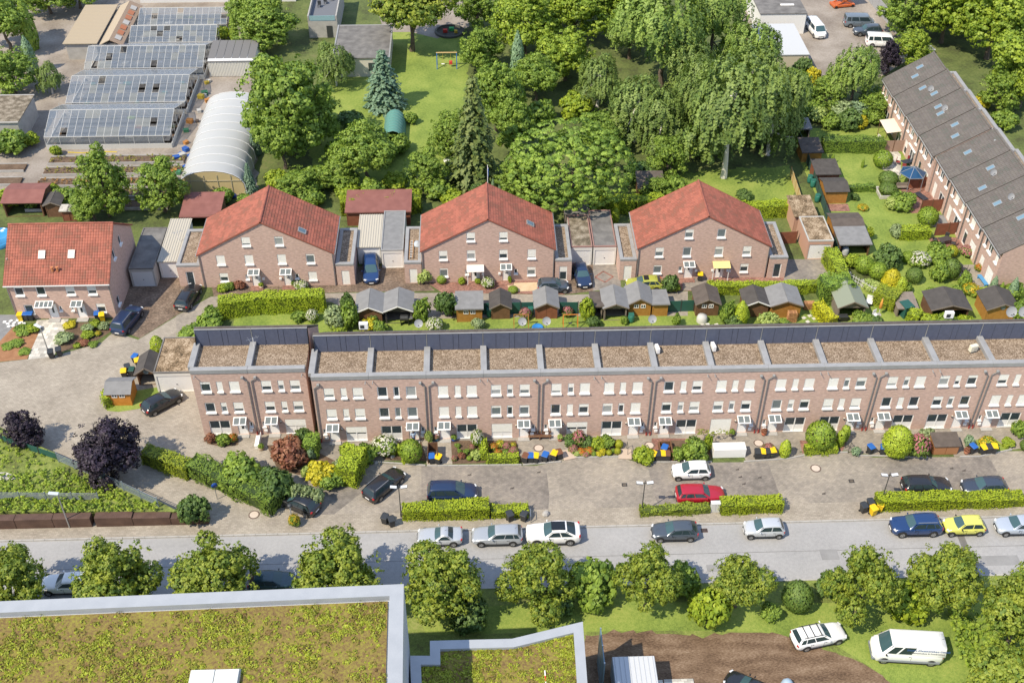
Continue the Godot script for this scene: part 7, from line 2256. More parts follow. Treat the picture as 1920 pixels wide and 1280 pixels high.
	for q in [[44.2,-59.64,"green",2.4,2.4,"round laurel on the gravel path"],[46.8,-59.72,"dark",3.4,2.8,"dark laurel behind the long hedge"],[48.6,-59.67,"yellow",1.8,2.0,"yellow shrub by the wooden terrace"],[48.64,-49.42,"ball",2.6,2.4,"round green shrub by the dark patio table"],[48.17,-45.06,"ball_dark",2.6,1.8,"dark rounded shrub by the glass pavilion"],[47.54,-42.9,"ball_dark",2.4,1.4,"square dark shrub in a stone planter"],
		[48.31,-39.39,"green",3.0,2.2,"broad shrub by the red patio"],[46.95,-39.43,"pale",1.8,1.6,"pale variegated shrub by the red patio"],[42.91,-41.52,"dark",1.1,0.9,"small dark shrub on the little lawn"],[50.38,-35.74,"ball",2.6,2.4,"bright ball shrub behind the hedge"],[45.63,-33.09,"grey",1.5,1.9,"grey ball tree on a stem"],[42.21,-32.74,"lime",1.2,1.8,"lime shrub beside the grey lean-to"],
		[42.74,-27.0,"dark",3.2,2.9,"dark broad-leaved shrub in the middle of the flower garden"],[39.72,-26.03,"ball",2.3,2.2,"clipped ball beside the white picket fence"],[41.01,-24.74,"ball",2.2,2.2,"second clipped ball beside the white picket fence"],[38.61,-27.12,"lime",2.0,1.8,"lime shrub at the head of the picket fence"],[45.54,-27.99,"ball",1.5,1.4,"box-shaped shrub beside white hydrangeas"],[46.85,-27.42,"white_flower",2.6,1.5,"white hydrangea in full bloom"],
		[49.19,-27.89,"green",2.8,2.4,"rounded green shrub beside white hydrangeas"],[51.21,-28.91,"gold_ball",1.5,1.5,"golden ball shrub near the patio"],[45.09,-24.0,"ball_dark",2.0,1.9,"dark ball shrub on the garden lawn"],[48.19,-24.22,"green",2.3,2.5,"leafy shrub at the lawn edge"],[49.61,-24.69,"ball_dark",2.2,2.6,"dark ball tree beside the leafy shrub"],[39.93,-22.92,"pale",2.2,0.9,"pale groundcover along the picket fence"],[43.35,-22.82,"red",1.6,1.2,"dark red shrub beside the golden dome"],
		[43.72,-22.0,"green",1.2,1.2,"small conifer beside the golden dome"],[45.88,-20.54,"ball",1.5,1.7,"small thuja ball behind the black-roofed shed"],[47.16,-20.11,"ball",1.6,1.4,"low thuja ball behind the black-roofed shed"],[49.08,-20.84,"green",1.6,1.7,"pointed thuja behind the black-roofed shed"],[46.18,-19.54,"yellow",0.9,1.2,"small golden conifer behind the black-roofed shed"],[51.07,-21.58,"yellow_flower",2.0,1.2,"yellow flowering bed by the patio"],[50.81,-23.01,"green",1.6,1.9,"young birch-like shrub by the patio"],
		[53.15,-29.08,"pink_flower",1.8,1.2,"flowering shrub beside the brick patio"],[54.39,-29.26,"green",1.6,1.3,"climbing shrub near the white doors"],[55.34,-20.46,"green",2.6,2.0,"shrub beside the end wall of the grey-tiled row"],[55.1,-16.58,"green",3.0,2.6,"shrub beside the round-windowed cabin"],[56.84,-24.48,"dark",3.0,2.2,"dark creeper at the foot of the end wall"],[58.06,-26.03,"green",2.6,1.8,"leafy creeper on the end wall"]]:
		bush(q[2],q[0],q[1],q[3],q[4],q[5],"eastern garden shrubs")
	clipped([[0.0,1.0],[0.35,1.15],[0.75,0.85],[1.0,0.15]],41.92,-22.66,2.9,Color(0.19,0.17,0.012),Color(0.36,0.29,0.018),"bright golden dome conifer in the eastern garden")
	clipped([[0.0,0.7],[0.4,0.9],[0.8,0.6],[1.0,0.1]],42.86,-22.02,2.2,G1,G2,"green dome conifer next to the golden one")
	for q in [[53.15,-20.92,"blue column conifer by the blue bench",0.75],[55.07,-20.07,"blue column conifer at the end wall",0.85]]: tree("blue_column",0,"column_conifer",q[2],q[0],q[1],Vector3(q[3],q[3],q[3]),0.3,"column conifers")
	for q in [[53.92,-20.5,"slim green column conifer between two blue ones",0.6],[42.14,-50.28,"small golden column on the lawn by the honey shed",0.42],[45.98,-49.22,"tiny golden column on the eastern lawn",0.36],[-74.51,-87.55,"tall golden column conifer at the nursery entrance",2.1],[-43.34,-89.01,"dark column conifer by the nursery path",1.2]]: tree("column",0,"column_conifer",q[2],q[0],q[1],Vector3(q[3],q[3],q[3]),0.3,"column conifers")
	tree("blue_column",0,"column_conifer","silvery column conifer at the corner of the far row house",53.39,-62.27,Vector3(1.1,1.35,1.1),0.0,"column conifers")
	tree("blue_column",0,"column_conifer","tall silvery column conifer in the park",0.67,-72.62,Vector3(1.75,2.3,1.75),0.0,"column conifers")
	tree("blue_column",0,"column_conifer","silver blue column conifer at the nursery's western trees",-72.27,-79.61,Vector3(1.5,1.5,1.5),0.9,"column conifers")
	for q in [[-35.59,-54.75,"upper silver blue spruce beside the film tunnel",0.5],[-34.91,-45.71,"lower silver blue spruce beside the film tunnel",0.55]]: tree("blue_spruce",0,"spruce_tree",q[2],q[0],q[1],Vector3(q[3]*0.85,q[3],q[3]*0.85),0.3,"spruces")
	tree("blue_spruce",0,"spruce_tree","large blue spruce beside the grey flat-roofed house",-18.65,-67.62,Vector3(1.55,1.15,1.55),0.3,"spruces")
	tree("spruce",0,"spruce_tree","tall dark spruce with a bare lower trunk beside the middle gable house",-6.0,-46.57,Vector3(1.75,2.0,1.75),0.3,"spruces")
	for k in 2: tree("blue_column",0,"column_conifer","small blue conifer behind the ridge of the middle gable house",-3.6+k*0.9,-43.5,Vector3(0.45,0.7,0.45),0.0,"column conifers")
	# large trees behind the houses: [kind,variant,x,z,across,height,label]
	for q in [
		["dome",0,5.81,-40.83,16.0,11.5,"huge dome-shaped tree with bunched leaves between two gable houses"],
		["broadleaf",0,-30.54,-54.61,13.0,14.5,"tall broad tree beside the film tunnel"],["broadleaf",1,-31.04,-50.81,8.0,9.0,"lower broad tree at the film tunnel's front corner"],["broadleaf",2,-38.18,-87.37,9.5,7.6,"grey green tree behind the small panel-roofed shed"],["birch",1,-26.26,-74.32,7.0,6.4,"feathery tree in front of the grey flat-roofed house"],
		["broadleaf",2,-51.78,-40.41,6.6,9.0,"tree standing in the garden behind the plain-roofed house"],["broadleaf",0,-44.99,-41.29,7.2,7.4,"dark cherry-like tree beside the red felt shelter"],["broadleaf",1,-53.38,-39.62,5.4,4.2,"dark shrubby tree behind the plain-roofed house"],
		["broadleaf",1,-77.83,-87.08,9.5,9.0,"dark tree at the north-western corner"],["broadleaf",0,-73.06,-73.07,9.0,7.0,"dark spreading tree beside the mossy outbuilding"],["birch",1,-67.61,-72.92,4.6,4.6,"small weeping tree beside the mossy outbuilding"],["broadleaf",2,-75.34,-100.7,9.0,8.0,"dark tree shading the nursery entrance"],
		["maple",1,-15.29,-85.49,13.0,13.0,"tall plane tree with forked pale trunk over the park"],["broadleaf",1,-19.85,-46.95,9.0,8.6,"shrubby tree beside the small green tunnel"],["broadleaf",2,-23.28,-46.4,6.0,5.0,"shrubby tree behind the red felt shed"],["broadleaf",0,-12.18,-45.84,6.0,5.6,"small tree before the tall spruce"],["broadleaf",2,-9.11,-54.02,6.0,6.2,"bushy tree on the edge of the park lawn"],["broadleaf",1,-2.8,-60.31,8.0,10.0,"leafy tree right behind the tall spruce"],["broadleaf",0,-28.52,-43.77,6.0,4.2,"bushy tree behind the westernmost gable house"],["broadleaf",2,-0.81,-43.5,5.4,5.0,"shrubby tree at the foot of the dome-shaped tree"],
		["golden",0,2.33,-83.2,11.0,11.0,"yellow green tree behind the silvery column"],["golden",1,10.22,-88.61,12.0,11.0,"yellow green tree at the top of the park"],["broadleaf",0,-5.01,-92.89,8.0,8.0,"dark tree shading the playground"],["golden",0,6.94,-97.64,12.0,9.0,"yellow green tree on the skyline of the park"],
		["willow",0,22.07,-72.22,16.0,17.0,"great weeping tree at the top of the gardens"],["willow",1,30.52,-79.77,12.0,14.0,"second great weeping tree beside the workshop"],["birch",0,16.28,-56.87,11.0,9.5,"thin weeping birch with pale bare branches above the dome-shaped tree"],["birch",1,12.03,-66.8,8.0,7.5,"thin birch behind the dome-shaped tree"],
		["birch",0,26.97,-47.35,15.5,17.5,"big birch with a white trunk on the orchard lawn"],["birch",1,34.0,-52.84,10.0,13.0,"drooping birch beside the eastern garden sheds"],["birch",0,24.28,-55.94,9.0,13.0,"birch behind the big white-trunked one"],["broadleaf",0,19.46,-47.82,6.0,6.0,"small tree beside the dark open shelter"],
		["willow",1,48.56,-65.83,9.2,9.4,"pale green weeping willow below the car yard"],["broadleaf",1,39.88,-66.06,7.0,5.6,"shrubby tree beside the pale extension roof"],["broadleaf",2,44.72,-65.15,5.4,5.0,"shrubby tree in front of the willow"],["broadleaf",0,51.32,-62.33,5.4,4.0,"bushy tree beside the far row house"],
		["broadleaf",0,62.93,-88.25,10.0,10.0,"tree beyond the yard fence"],["golden",0,68.75,-86.18,11.0,12.0,"bright green tree behind the grey-tiled row"],["golden",1,74.02,-80.45,13.0,14.0,"large bright green tree behind the grey-tiled row"],["golden",0,73.26,-65.18,12.0,13.0,"bright green tree at the eastern edge"],["broadleaf",1,70.41,-98.16,10.0,9.0,"dark tree beyond the yard"],["golden",1,81.03,-100.02,13.0,11.0,"bright green tree in the far eastern corner"],["golden",0,85.62,-89.63,12.0,13.0,"bright green tree at the eastern corner"],["broadleaf",0,69.58,-63.7,7.0,7.0,"dark tree beside the zinc-rimmed annexes"],
		["broadleaf",2,17.68,-42.48,4.4,3.2,"bushy tree behind the easternmost gable house"],["golden",1,17.76,-91.33,9.0,10.0,"yellow tinted tree beside the great weeping tree"],
		["broadleaf",1,3.23,-68.63,8.0,7.0,"bushy tree between silvery column and thin birch"],["golden",0,7.98,-75.12,9.0,8.0,"yellow green tree in the middle of the park"],["broadleaf",2,-4.37,-78.9,7.0,7.0,"leafy tree beside the playground swing"],["birch",1,19.31,-54.65,9.5,9.0,"drooping birch beside the dark open shelter"],["birch",0,31.97,-59.37,11.0,13.0,"birch between the big birch and the workshop"],["willow",0,18.4,-81.88,10.0,9.0,"weeping tree in the row at the top of the park"],["willow",1,34.46,-70.24,11.0,11.0,"weeping tree in front of the pale extension roof"],["birch",1,25.29,-67.24,10.0,9.5,"thin weeping birch below the great weeping tree"],["broadleaf",0,10.79,-53.48,7.0,6.5,"tree tucked behind the dome-shaped tree"],["broadleaf",1,-0.79,-53.8,6.5,8.0,"dark tree between spruce and dome-shaped tree"],["birch",0,36.69,-58.51,8.0,9.0,"drooping birch over the grey flat shed"],["golden",0,74.39,-93.92,12.0,11.0,"bright green tree beyond the grey-tiled row"],["golden",1,60.73,-78.1,6.0,6.0,"small bright tree at the yard fence corner"],["broadleaf",2,-27.06,-57.33,7.0,9.0,"tree beside the tall broad one near the tunnel"],["broadleaf",1,-41.44,-92.81,7.0,6.5,"tree beside the nursery path"],["broadleaf",2,-71.05,-102.68,8.0,7.0,"dark tree overhanging the beige store"]]:
		tree(q[0],q[1],"tree" if q[0] != "birch" else "birch_tree",q[6],q[2],q[3],Vector3(q[4]/5.8,q[5]/(6.8 if q[0] != "dome" else 5.9),q[4]/5.8) if q[0] != "dome" else Vector3(q[4]/6.4,q[5]/5.9,q[4]/6.4),hash(q[6]) % 628/100.0,"large trees behind the houses")
	# hedges and shrubs behind the gable houses
	hedge([-22.79,-40.19,-18.79,-40.55,-12.74,-40.63],1.6,2.2,G1*0.8,G2*0.9,"hedge behind the long red felt shed","clipped hedges",0.15)
	hedge([5.5,-40.36,14.24,-39.62,17.72,-40.25],1.6,2.0,G1*0.9,G2,"hedge behind the twin garages","clipped hedges",0.15)
	hedge([27.56,-38.16,33.36,-38.36],1.5,1.8,G1,G2,"clipped hedge behind the easternmost gable house")
	clipped([[0.0,0.6],[0.3,0.85],[0.75,0.6],[1.0,0.1]],34.21,-36.43,2.2,G1,G2,"round conifer on the corner of the mossy roofs")
	clipped([[0.0,0.4],[0.4,0.5],[0.8,0.4],[1.0,0.1]],11.47,-37.08,2.2,G1,G2,"upright conifer beside the twin garages")
	for q in [[-26.05,-46.48,"green",4.0,3.0],[-22.01,-43.22,"lime",3.4,2.4],[-18.94,-43.13,"green",4.0,2.6],[-8.02,-48.58,"green",3.6,2.8],[-4.95,-42.74,"dark",3.2,2.4],[-8.7,-42.22,"lime",3.0,1.8],[15.77,-46.61,"dark",4.2,2.6],[25.29,-53.08,"green",4.6,3.0],[33.12,-55.7,"dark",4.0,2.6],[3.29,-62.39,"green",4.4,3.2],[8.76,-64.54,"lime",4.6,3.2],[-3.4,-67.21,"green",4.0,3.0],[-23.8,-53.05,"green",4.4,3.0],[-28.35,-63.24,"dark",4.6,3.2],[14.3,-59.11,"pale",4.0,2.6],[21.75,-64.2,"green",4.4,3.0],[29.13,-62.46,"pale",4.0,2.6],[-14.72,-39.36,"yellow",1.8,1.8],[-37.96,-43.29,"green",2.6,2.0],[-26.66,-42.11,"green",3.4,2.4],[-16.35,-46.21,"lime",3.6,2.0],[-10.77,-44.15,"green",4.0,2.2],[-14.17,-43.0,"lime",3.0,1.5],[1.14,-41.33,"green",3.0,2.0],[19.87,-43.29,"green",3.6,2.6],[28.67,-42.17,"dark",2.2,1.2],[-61.79,-43.1,"green",3.0,2.4],[-64.82,-43.19,"lime",3.0,2.4],[-57.41,-42.98,"green",3.6,2.4],[-60.1,-45.53,"lime",2.0,1.6],[-68.72,-56.35,"green",5.0,3.2],[-66.36,-58.11,"lime",2.4,1.8],[-62.41,-55.48,"lime",1.6,1.4],[-37.12,-72.94,"lime",2.4,2.0],[-45.26,-90.01,"lime",2.4,2.4],[37.82,-63.77,"green",3.4,2.4],[41.27,-63.68,"green",3.8,2.6],[42.82,-62.09,"pale",3.0,2.0],[46.36,-62.46,"grey",3.6,2.4],[49.2,-63.0,"blue_low",3.4,2.2],[50.9,-60.81,"green",2.4,2.0],[44.32,-71.64,"yellow",2.4,3.4],[43.31,-74.2,"dark",3.0,3.6],[-16.0,-54.91,"green",3.0,2.4],[-18.07,-52.89,"green",4.0,3.0],[-22.98,-61.6,"dark",4.0,2.6],[-14.81,-62.88,"green",2.0,1.6],[67.82,-65.32,"yellow",2.6,2.0],[68.67,-59.13,"green",3.6,2.6],[-31.67,-47.28,"lime",3.4,2.0],[-35.12,-42.35,"green",2.4,1.6]]:
		bush(q[2],q[0],q[1],q[3],q[4],LOOK[q[2]]+" shrub near the "+beside(q[0],q[1]),"shrubs behind the gable houses")
	# fronts of the gable houses
	for q in [[-35.16,-24.6,"lime",1.4,0.9],[-34.46,-24.78,"green",1.2,1.0],[-33.27,-25.05,"red",1.4,1.0],[-26.2,-24.85,"white_flower",1.7,1.0],[-26.99,-25.38,"green",0.9,0.9]]: bush(q[2],q[0],q[1],q[3],q[4],LOOK[q[2]]+" shrub before the westernmost gable house","shrubs before the westernmost gable house")
	for q in [[-11.99,-25.66,"pale",1.9,2.0],[-10.0,-25.39,"ball",1.2,1.0],[-7.65,-25.12,"lime",0.9,0.9],[-4.62,-24.42,"white_flower",1.6,1.2],[-1.75,-23.43,"ball",1.2,0.7],[-2.06,-25.16,"lime",0.5,1.0],[-5.79,-25.07,"lime",0.8,0.8]]: bush(q[2],q[0],q[1],q[3],q[4],LOOK[q[2]]+" shrub before the middle gable house","shrubs before the middle gable house")
	for q in [[16.32,-23.1,"dark",2.0,2.2],[17.1,-22.98,"lime",1.0,1.1],[15.69,-23.02,"green",0.9,0.8],[21.07,-26.36,"white_flower",0.7,1.1]]: bush(q[2],q[0],q[1],q[3],q[4],LOOK[q[2]]+" shrub before the easternmost gable house","shrubs before the easternmost gable house")
	# beds of the plain-roofed house
	for q in [[-55.85,-17.81,"green",2.0,0.7],[-54.91,-17.96,"lime",1.6,0.8],[-56.11,-15.73,"green",1.6,0.4],[-56.84,-15.3,"green",1.4,0.3],[-54.86,-14.36,"green",1.4,0.3],[-51.08,-16.21,"grey",2.0,0.9],[-51.48,-20.67,"green",0.9,1.4],[-51.12,-18.59,"yellow",1.4,0.5],[-48.87,-17.78,"grey",1.4,0.9],[-48.17,-18.5,"lime",1.3,0.9],[-47.22,-18.2,"grey",1.2,0.8],[-48.6,-16.68,"lime",1.4,0.7],[-49.35,-15.08,"lime",0.9,0.5],[-47.66,-15.21,"green",1.0,0.5],[-47.58,-17.01,"yellow_flower",0.7,0.5],[-48.89,-15.51,"red",1.4,0.4]]:
		bush(q[2],q[0],q[1],q[3],q[4],LOOK[q[2]]+" plant in the beds of the plain-roofed house","plants in the beds of the plain-roofed house")
	hedge([-44.12,-6.87,-44.26,-6.31,-43.66,-5.34],0.7,1.2,G1,G2,"curved shrub hedge behind the orange shed","clipped hedges",0.12)

# ------------------------------------------------------------------ small things
# parts: [name,size,material,place] or [name,mesh,material,place]
func obj(called: String,label: String,category: String,x: float,z: float,parts: Array,turn := 0.0,group := "",y := 0.0) -> Node3D:
	var t := thing(called,label,category,x,z,turn,group,y)
	for p in parts:
		var m: Mesh = p[1] if p[1] is Mesh else cb(p[1].x,p[1].y,p[1].z,minf(0.02,p[1][p[1].min_axis_index()]*0.25))
		part(t,p[0],m,p[2],p[3],p[4] if p.size() > 4 else Basis.IDENTITY)
	return t

func lathe_mesh(pts: Array,k := 14) -> ArrayMesh:
	var b := MB.new()
	b.lathe(pts,k)
	return b.smooth()

func bars(list: Array,w := 0.05) -> ArrayMesh:
	var b := MB.new()
	for q in list: b.bar(q[0],q[1],w,w)
	return b.done()

# a fence from point to point: posts and panels or rails,each a part
func fence(pts: Array,high: float,step: float,style: String,m: Material,post_m: Material,label: String,y := 0.0,called := "fence") -> void:
	var p := pv(pts)
	var t := thing(called,label,"fence",p[0].x,p[0].y,0.0,"garden fences and screens",y)
	for i in p.size() - 1:
		var d := p[i+1] - p[i]
		var n := maxi(1,int(round(d.length()/step)))
		var u := d/n
		var turn := Basis(Vector3.UP,atan2(-u.y,u.x))
		for k in n+1:
			if k == n and i < p.size() - 2: continue
			var o := p[i] - p[0]+u*k
			part(t,"post",bm(0.09,high+0.08,0.09),post_m,Vector3(o.x,high/2+0.04,o.y))
			if k == n: continue
			var c := o+u/2
			var len := u.length()
			match style:
				"panel":
					part(t,"fence_panel",bm(len - 0.1,high - 0.08,0.04),m,Vector3(c.x,high/2,c.y),turn)
				"rail":
					for r in 6: part(t,"rail",bm(len - 0.08,0.045,0.035),m,Vector3(c.x,high*(r+1)/6.3,c.y),turn)
				"picket":
					for r in 2: part(t,"rail",bm(len,0.06,0.03),m,Vector3(c.x,high*(0.3+0.45*r),c.y),turn)
					for r in 5: part(t,"picket",bm(0.07,high,0.025),m,Vector3(o.x+u.x*(r+0.5)/5,high/2,o.y+u.y*(r+0.5)/5),turn)

func table_set(x: float,z: float,m: Material,label: String,chairs: int,chair_m: Material,y := 0.0) -> void:
	var legs := []
	obj("patio_table",label,"table",x,z,[["tabletop",Vector3(1.5,0.05,0.9),m,Vector3(0,0.72,0)],["leg",Vector3(0.06,0.7,0.06),M.iron,Vector3(-0.68,0.35,-0.38)],["leg",Vector3(0.06,0.7,0.06),M.iron,Vector3(0.68,0.35,-0.38)],["leg",Vector3(0.06,0.7,0.06),M.iron,Vector3(-0.68,0.35,0.38)],["leg",Vector3(0.06,0.7,0.06),M.iron,Vector3(0.68,0.35,0.38)]],0.3,"patio tables",y)
	for k in chairs:
		var a := TAU*k/chairs+0.5
		var c := Vector2(x+cos(a)*1.15,z+sin(a)*0.9)
		obj("patio_chair","chair drawn up to the %s" % label.split(" ",true,2)[0]+" patio table" ,"chair",c.x,c.y,[["seat",Vector3(0.5,0.06,0.5),chair_m,Vector3(0,0.42,0)],["backrest",Vector3(0.5,0.5,0.05),chair_m,Vector3(0,0.72,-0.24)],["leg",Vector3(0.05,0.4,0.05),M.iron,Vector3(-0.2,0.2,-0.2)],["leg",Vector3(0.05,0.4,0.05),M.iron,Vector3(0.2,0.2,-0.2)],["leg",Vector3(0.05,0.4,0.05),M.iron,Vector3(-0.2,0.2,0.2)],["leg",Vector3(0.05,0.4,0.05),M.iron,Vector3(0.2,0.2,0.2)]],-a - PI/2,"patio chairs",y)

# a standing figure: one skin from tapered bones joined smoothly,meshed as surface nets
func figure(bones: Array,cell: float) -> ArrayMesh:
	var lo := Vector3(INF,INF,INF)
	var hi := -lo
	for b in bones:
		var r := Vector3.ONE*(maxf(b[2],b[3])+cell*2)
		lo = lo.min(b[0] - r).min(b[1] - r)
		hi = hi.max(b[0]+r).max(b[1]+r)
	var n := Vector3i(((hi - lo)/cell).ceil())+Vector3i.ONE
	var f := PackedFloat32Array()
	f.resize(n.x*n.y*n.z)
	for z in n.z:
		for y in n.y:
			for x in n.x:
				var p := lo+Vector3(x,y,z)*cell
				var e := 0.0
				for b in bones:
					var ab: Vector3 = b[1] - b[0]
					var t := clampf((p - b[0]).dot(ab)/maxf(1e-6,ab.length_squared()),0,1)
					e += exp(-40.0*(p.distance_to(b[0]+ab*t) - lerpf(b[2],b[3],t)))
				f[x+n.x*(y+n.y*z)] = -log(maxf(e,1e-20))/40.0
	var at := {}
	var st := SurfaceTool.new()
	st.begin(Mesh.PRIMITIVE_TRIANGLES)
	st.set_smooth_group(1)
	var steps := [1,n.x,n.x*n.y]
	for z in n.z - 1:
		for y in n.y - 1:
			for x in n.x - 1:
				var i := x+n.x*(y+n.y*z)
				var s := Vector3.ZERO
				var k := 0
				for a in 3:
					for u in 2:
						for w in 2:
							var j: int = i+u*steps[(a+1) % 3]+w*steps[(a+2) % 3]
							var f0 := f[j]
							var f1 := f[j+steps[a]]
							if (f0 < 0) == (f1 < 0): continue
							var o := Vector3.ZERO
							o[a] = f0/(f0 - f1)
							o[(a+1) % 3] = u
							o[(a+2) % 3] = w
							s += o
							k += 1
				if k > 0: at[i] = lo+(Vector3(x,y,z)+s/k)*cell
	for z in range(1,n.z - 1):
		for y in range(1,n.y - 1):
			for x in range(1,n.x - 1):
				var i := x+n.x*(y+n.y*z)
				for a in 3:
					var f0 := f[i]
					var f1 := f[i+steps[a]]
					if (f0 < 0) == (f1 < 0): continue
					var u: int = steps[(a+1) % 3]
					var w: int = steps[(a+2) % 3]
					var q := [i,i - u,i - u - w,i - w]
					if f0 < 0: q.reverse()
					for k in [0,1,2,0,2,3]: st.add_vertex(at.get(q[k],Vector3.ZERO))
	st.index()
	st.generate_normals()
	return st.commit()

func person(x: float,z: float) -> void:
	var t := thing("person","person in a pale blue shirt and blue trousers standing in a doorway","person",x,z,0.1)
	var V := func(a: float,b: float,c: float) -> Vector3: return Vector3(a,b,c)
	var body := [[V.call(0,1.62,0.01),V.call(0,1.7,0.0),0.085,0.09],[V.call(0,1.42,0),V.call(0,1.55,0),0.055,0.05],[V.call(-0.15,1.37,0),V.call(0.15,1.37,0),0.075,0.075],[V.call(0,1.3,0),V.call(0,0.98,0),0.135,0.125],[V.call(-0.08,0.92,0),V.call(0.08,0.92,0),0.11,0.11]]
	for s in [-1,1]:
		body.append([V.call(s*0.19,1.36,0),V.call(s*0.25,1.1,0.03),0.055,0.042])
		body.append([V.call(s*0.25,1.1,0.03),V.call(s*0.2,0.92,0.2),0.042,0.03])
		body.append([V.call(s*0.2,0.92,0.2),V.call(s*0.18,0.88,0.26),0.035,0.022])
		body.append([V.call(s*0.09,0.88,0),V.call(s*0.1,0.48,0.02),0.085,0.058])
		body.append([V.call(s*0.1,0.48,0.02),V.call(s*0.1,0.09,-0.01),0.058,0.04])
		body.append([V.call(s*0.1,0.05,-0.03),V.call(s*0.12,0.04,0.14),0.045,0.035])
	part(t,"body",figure(body,0.026),flat(0.42,0.27,0.2,0.6))
	var shirt := [[V.call(-0.15,1.36,0),V.call(0.15,1.36,0),0.09,0.09],[V.call(0,1.3,0),V.call(0,0.96,0),0.15,0.14]]
	var legs := [[V.call(-0.08,0.93,0),V.call(0.08,0.93,0),0.122,0.122]]
	for s in [-1,1]:
		shirt.append([V.call(s*0.19,1.36,0),V.call(s*0.235,1.16,0.02),0.07,0.06])
		legs.append([V.call(s*0.09,0.88,0),V.call(s*0.1,0.48,0.02),0.097,0.072]); legs.append([V.call(s*0.1,0.48,0.02),V.call(s*0.1,0.12,-0.01),0.072,0.058])
	part(t,"shirt",figure(shirt,0.028),flat(0.42,0.52,0.68,0.8))
	part(t,"trousers",figure(legs,0.028),flat(0.03,0.08,0.25,0.8))
	part(t,"hair",figure([[V.call(0,1.7,-0.025),V.call(0,1.73,0.0),0.092,0.08]],0.022),flat(0.06,0.04,0.03,0.7))

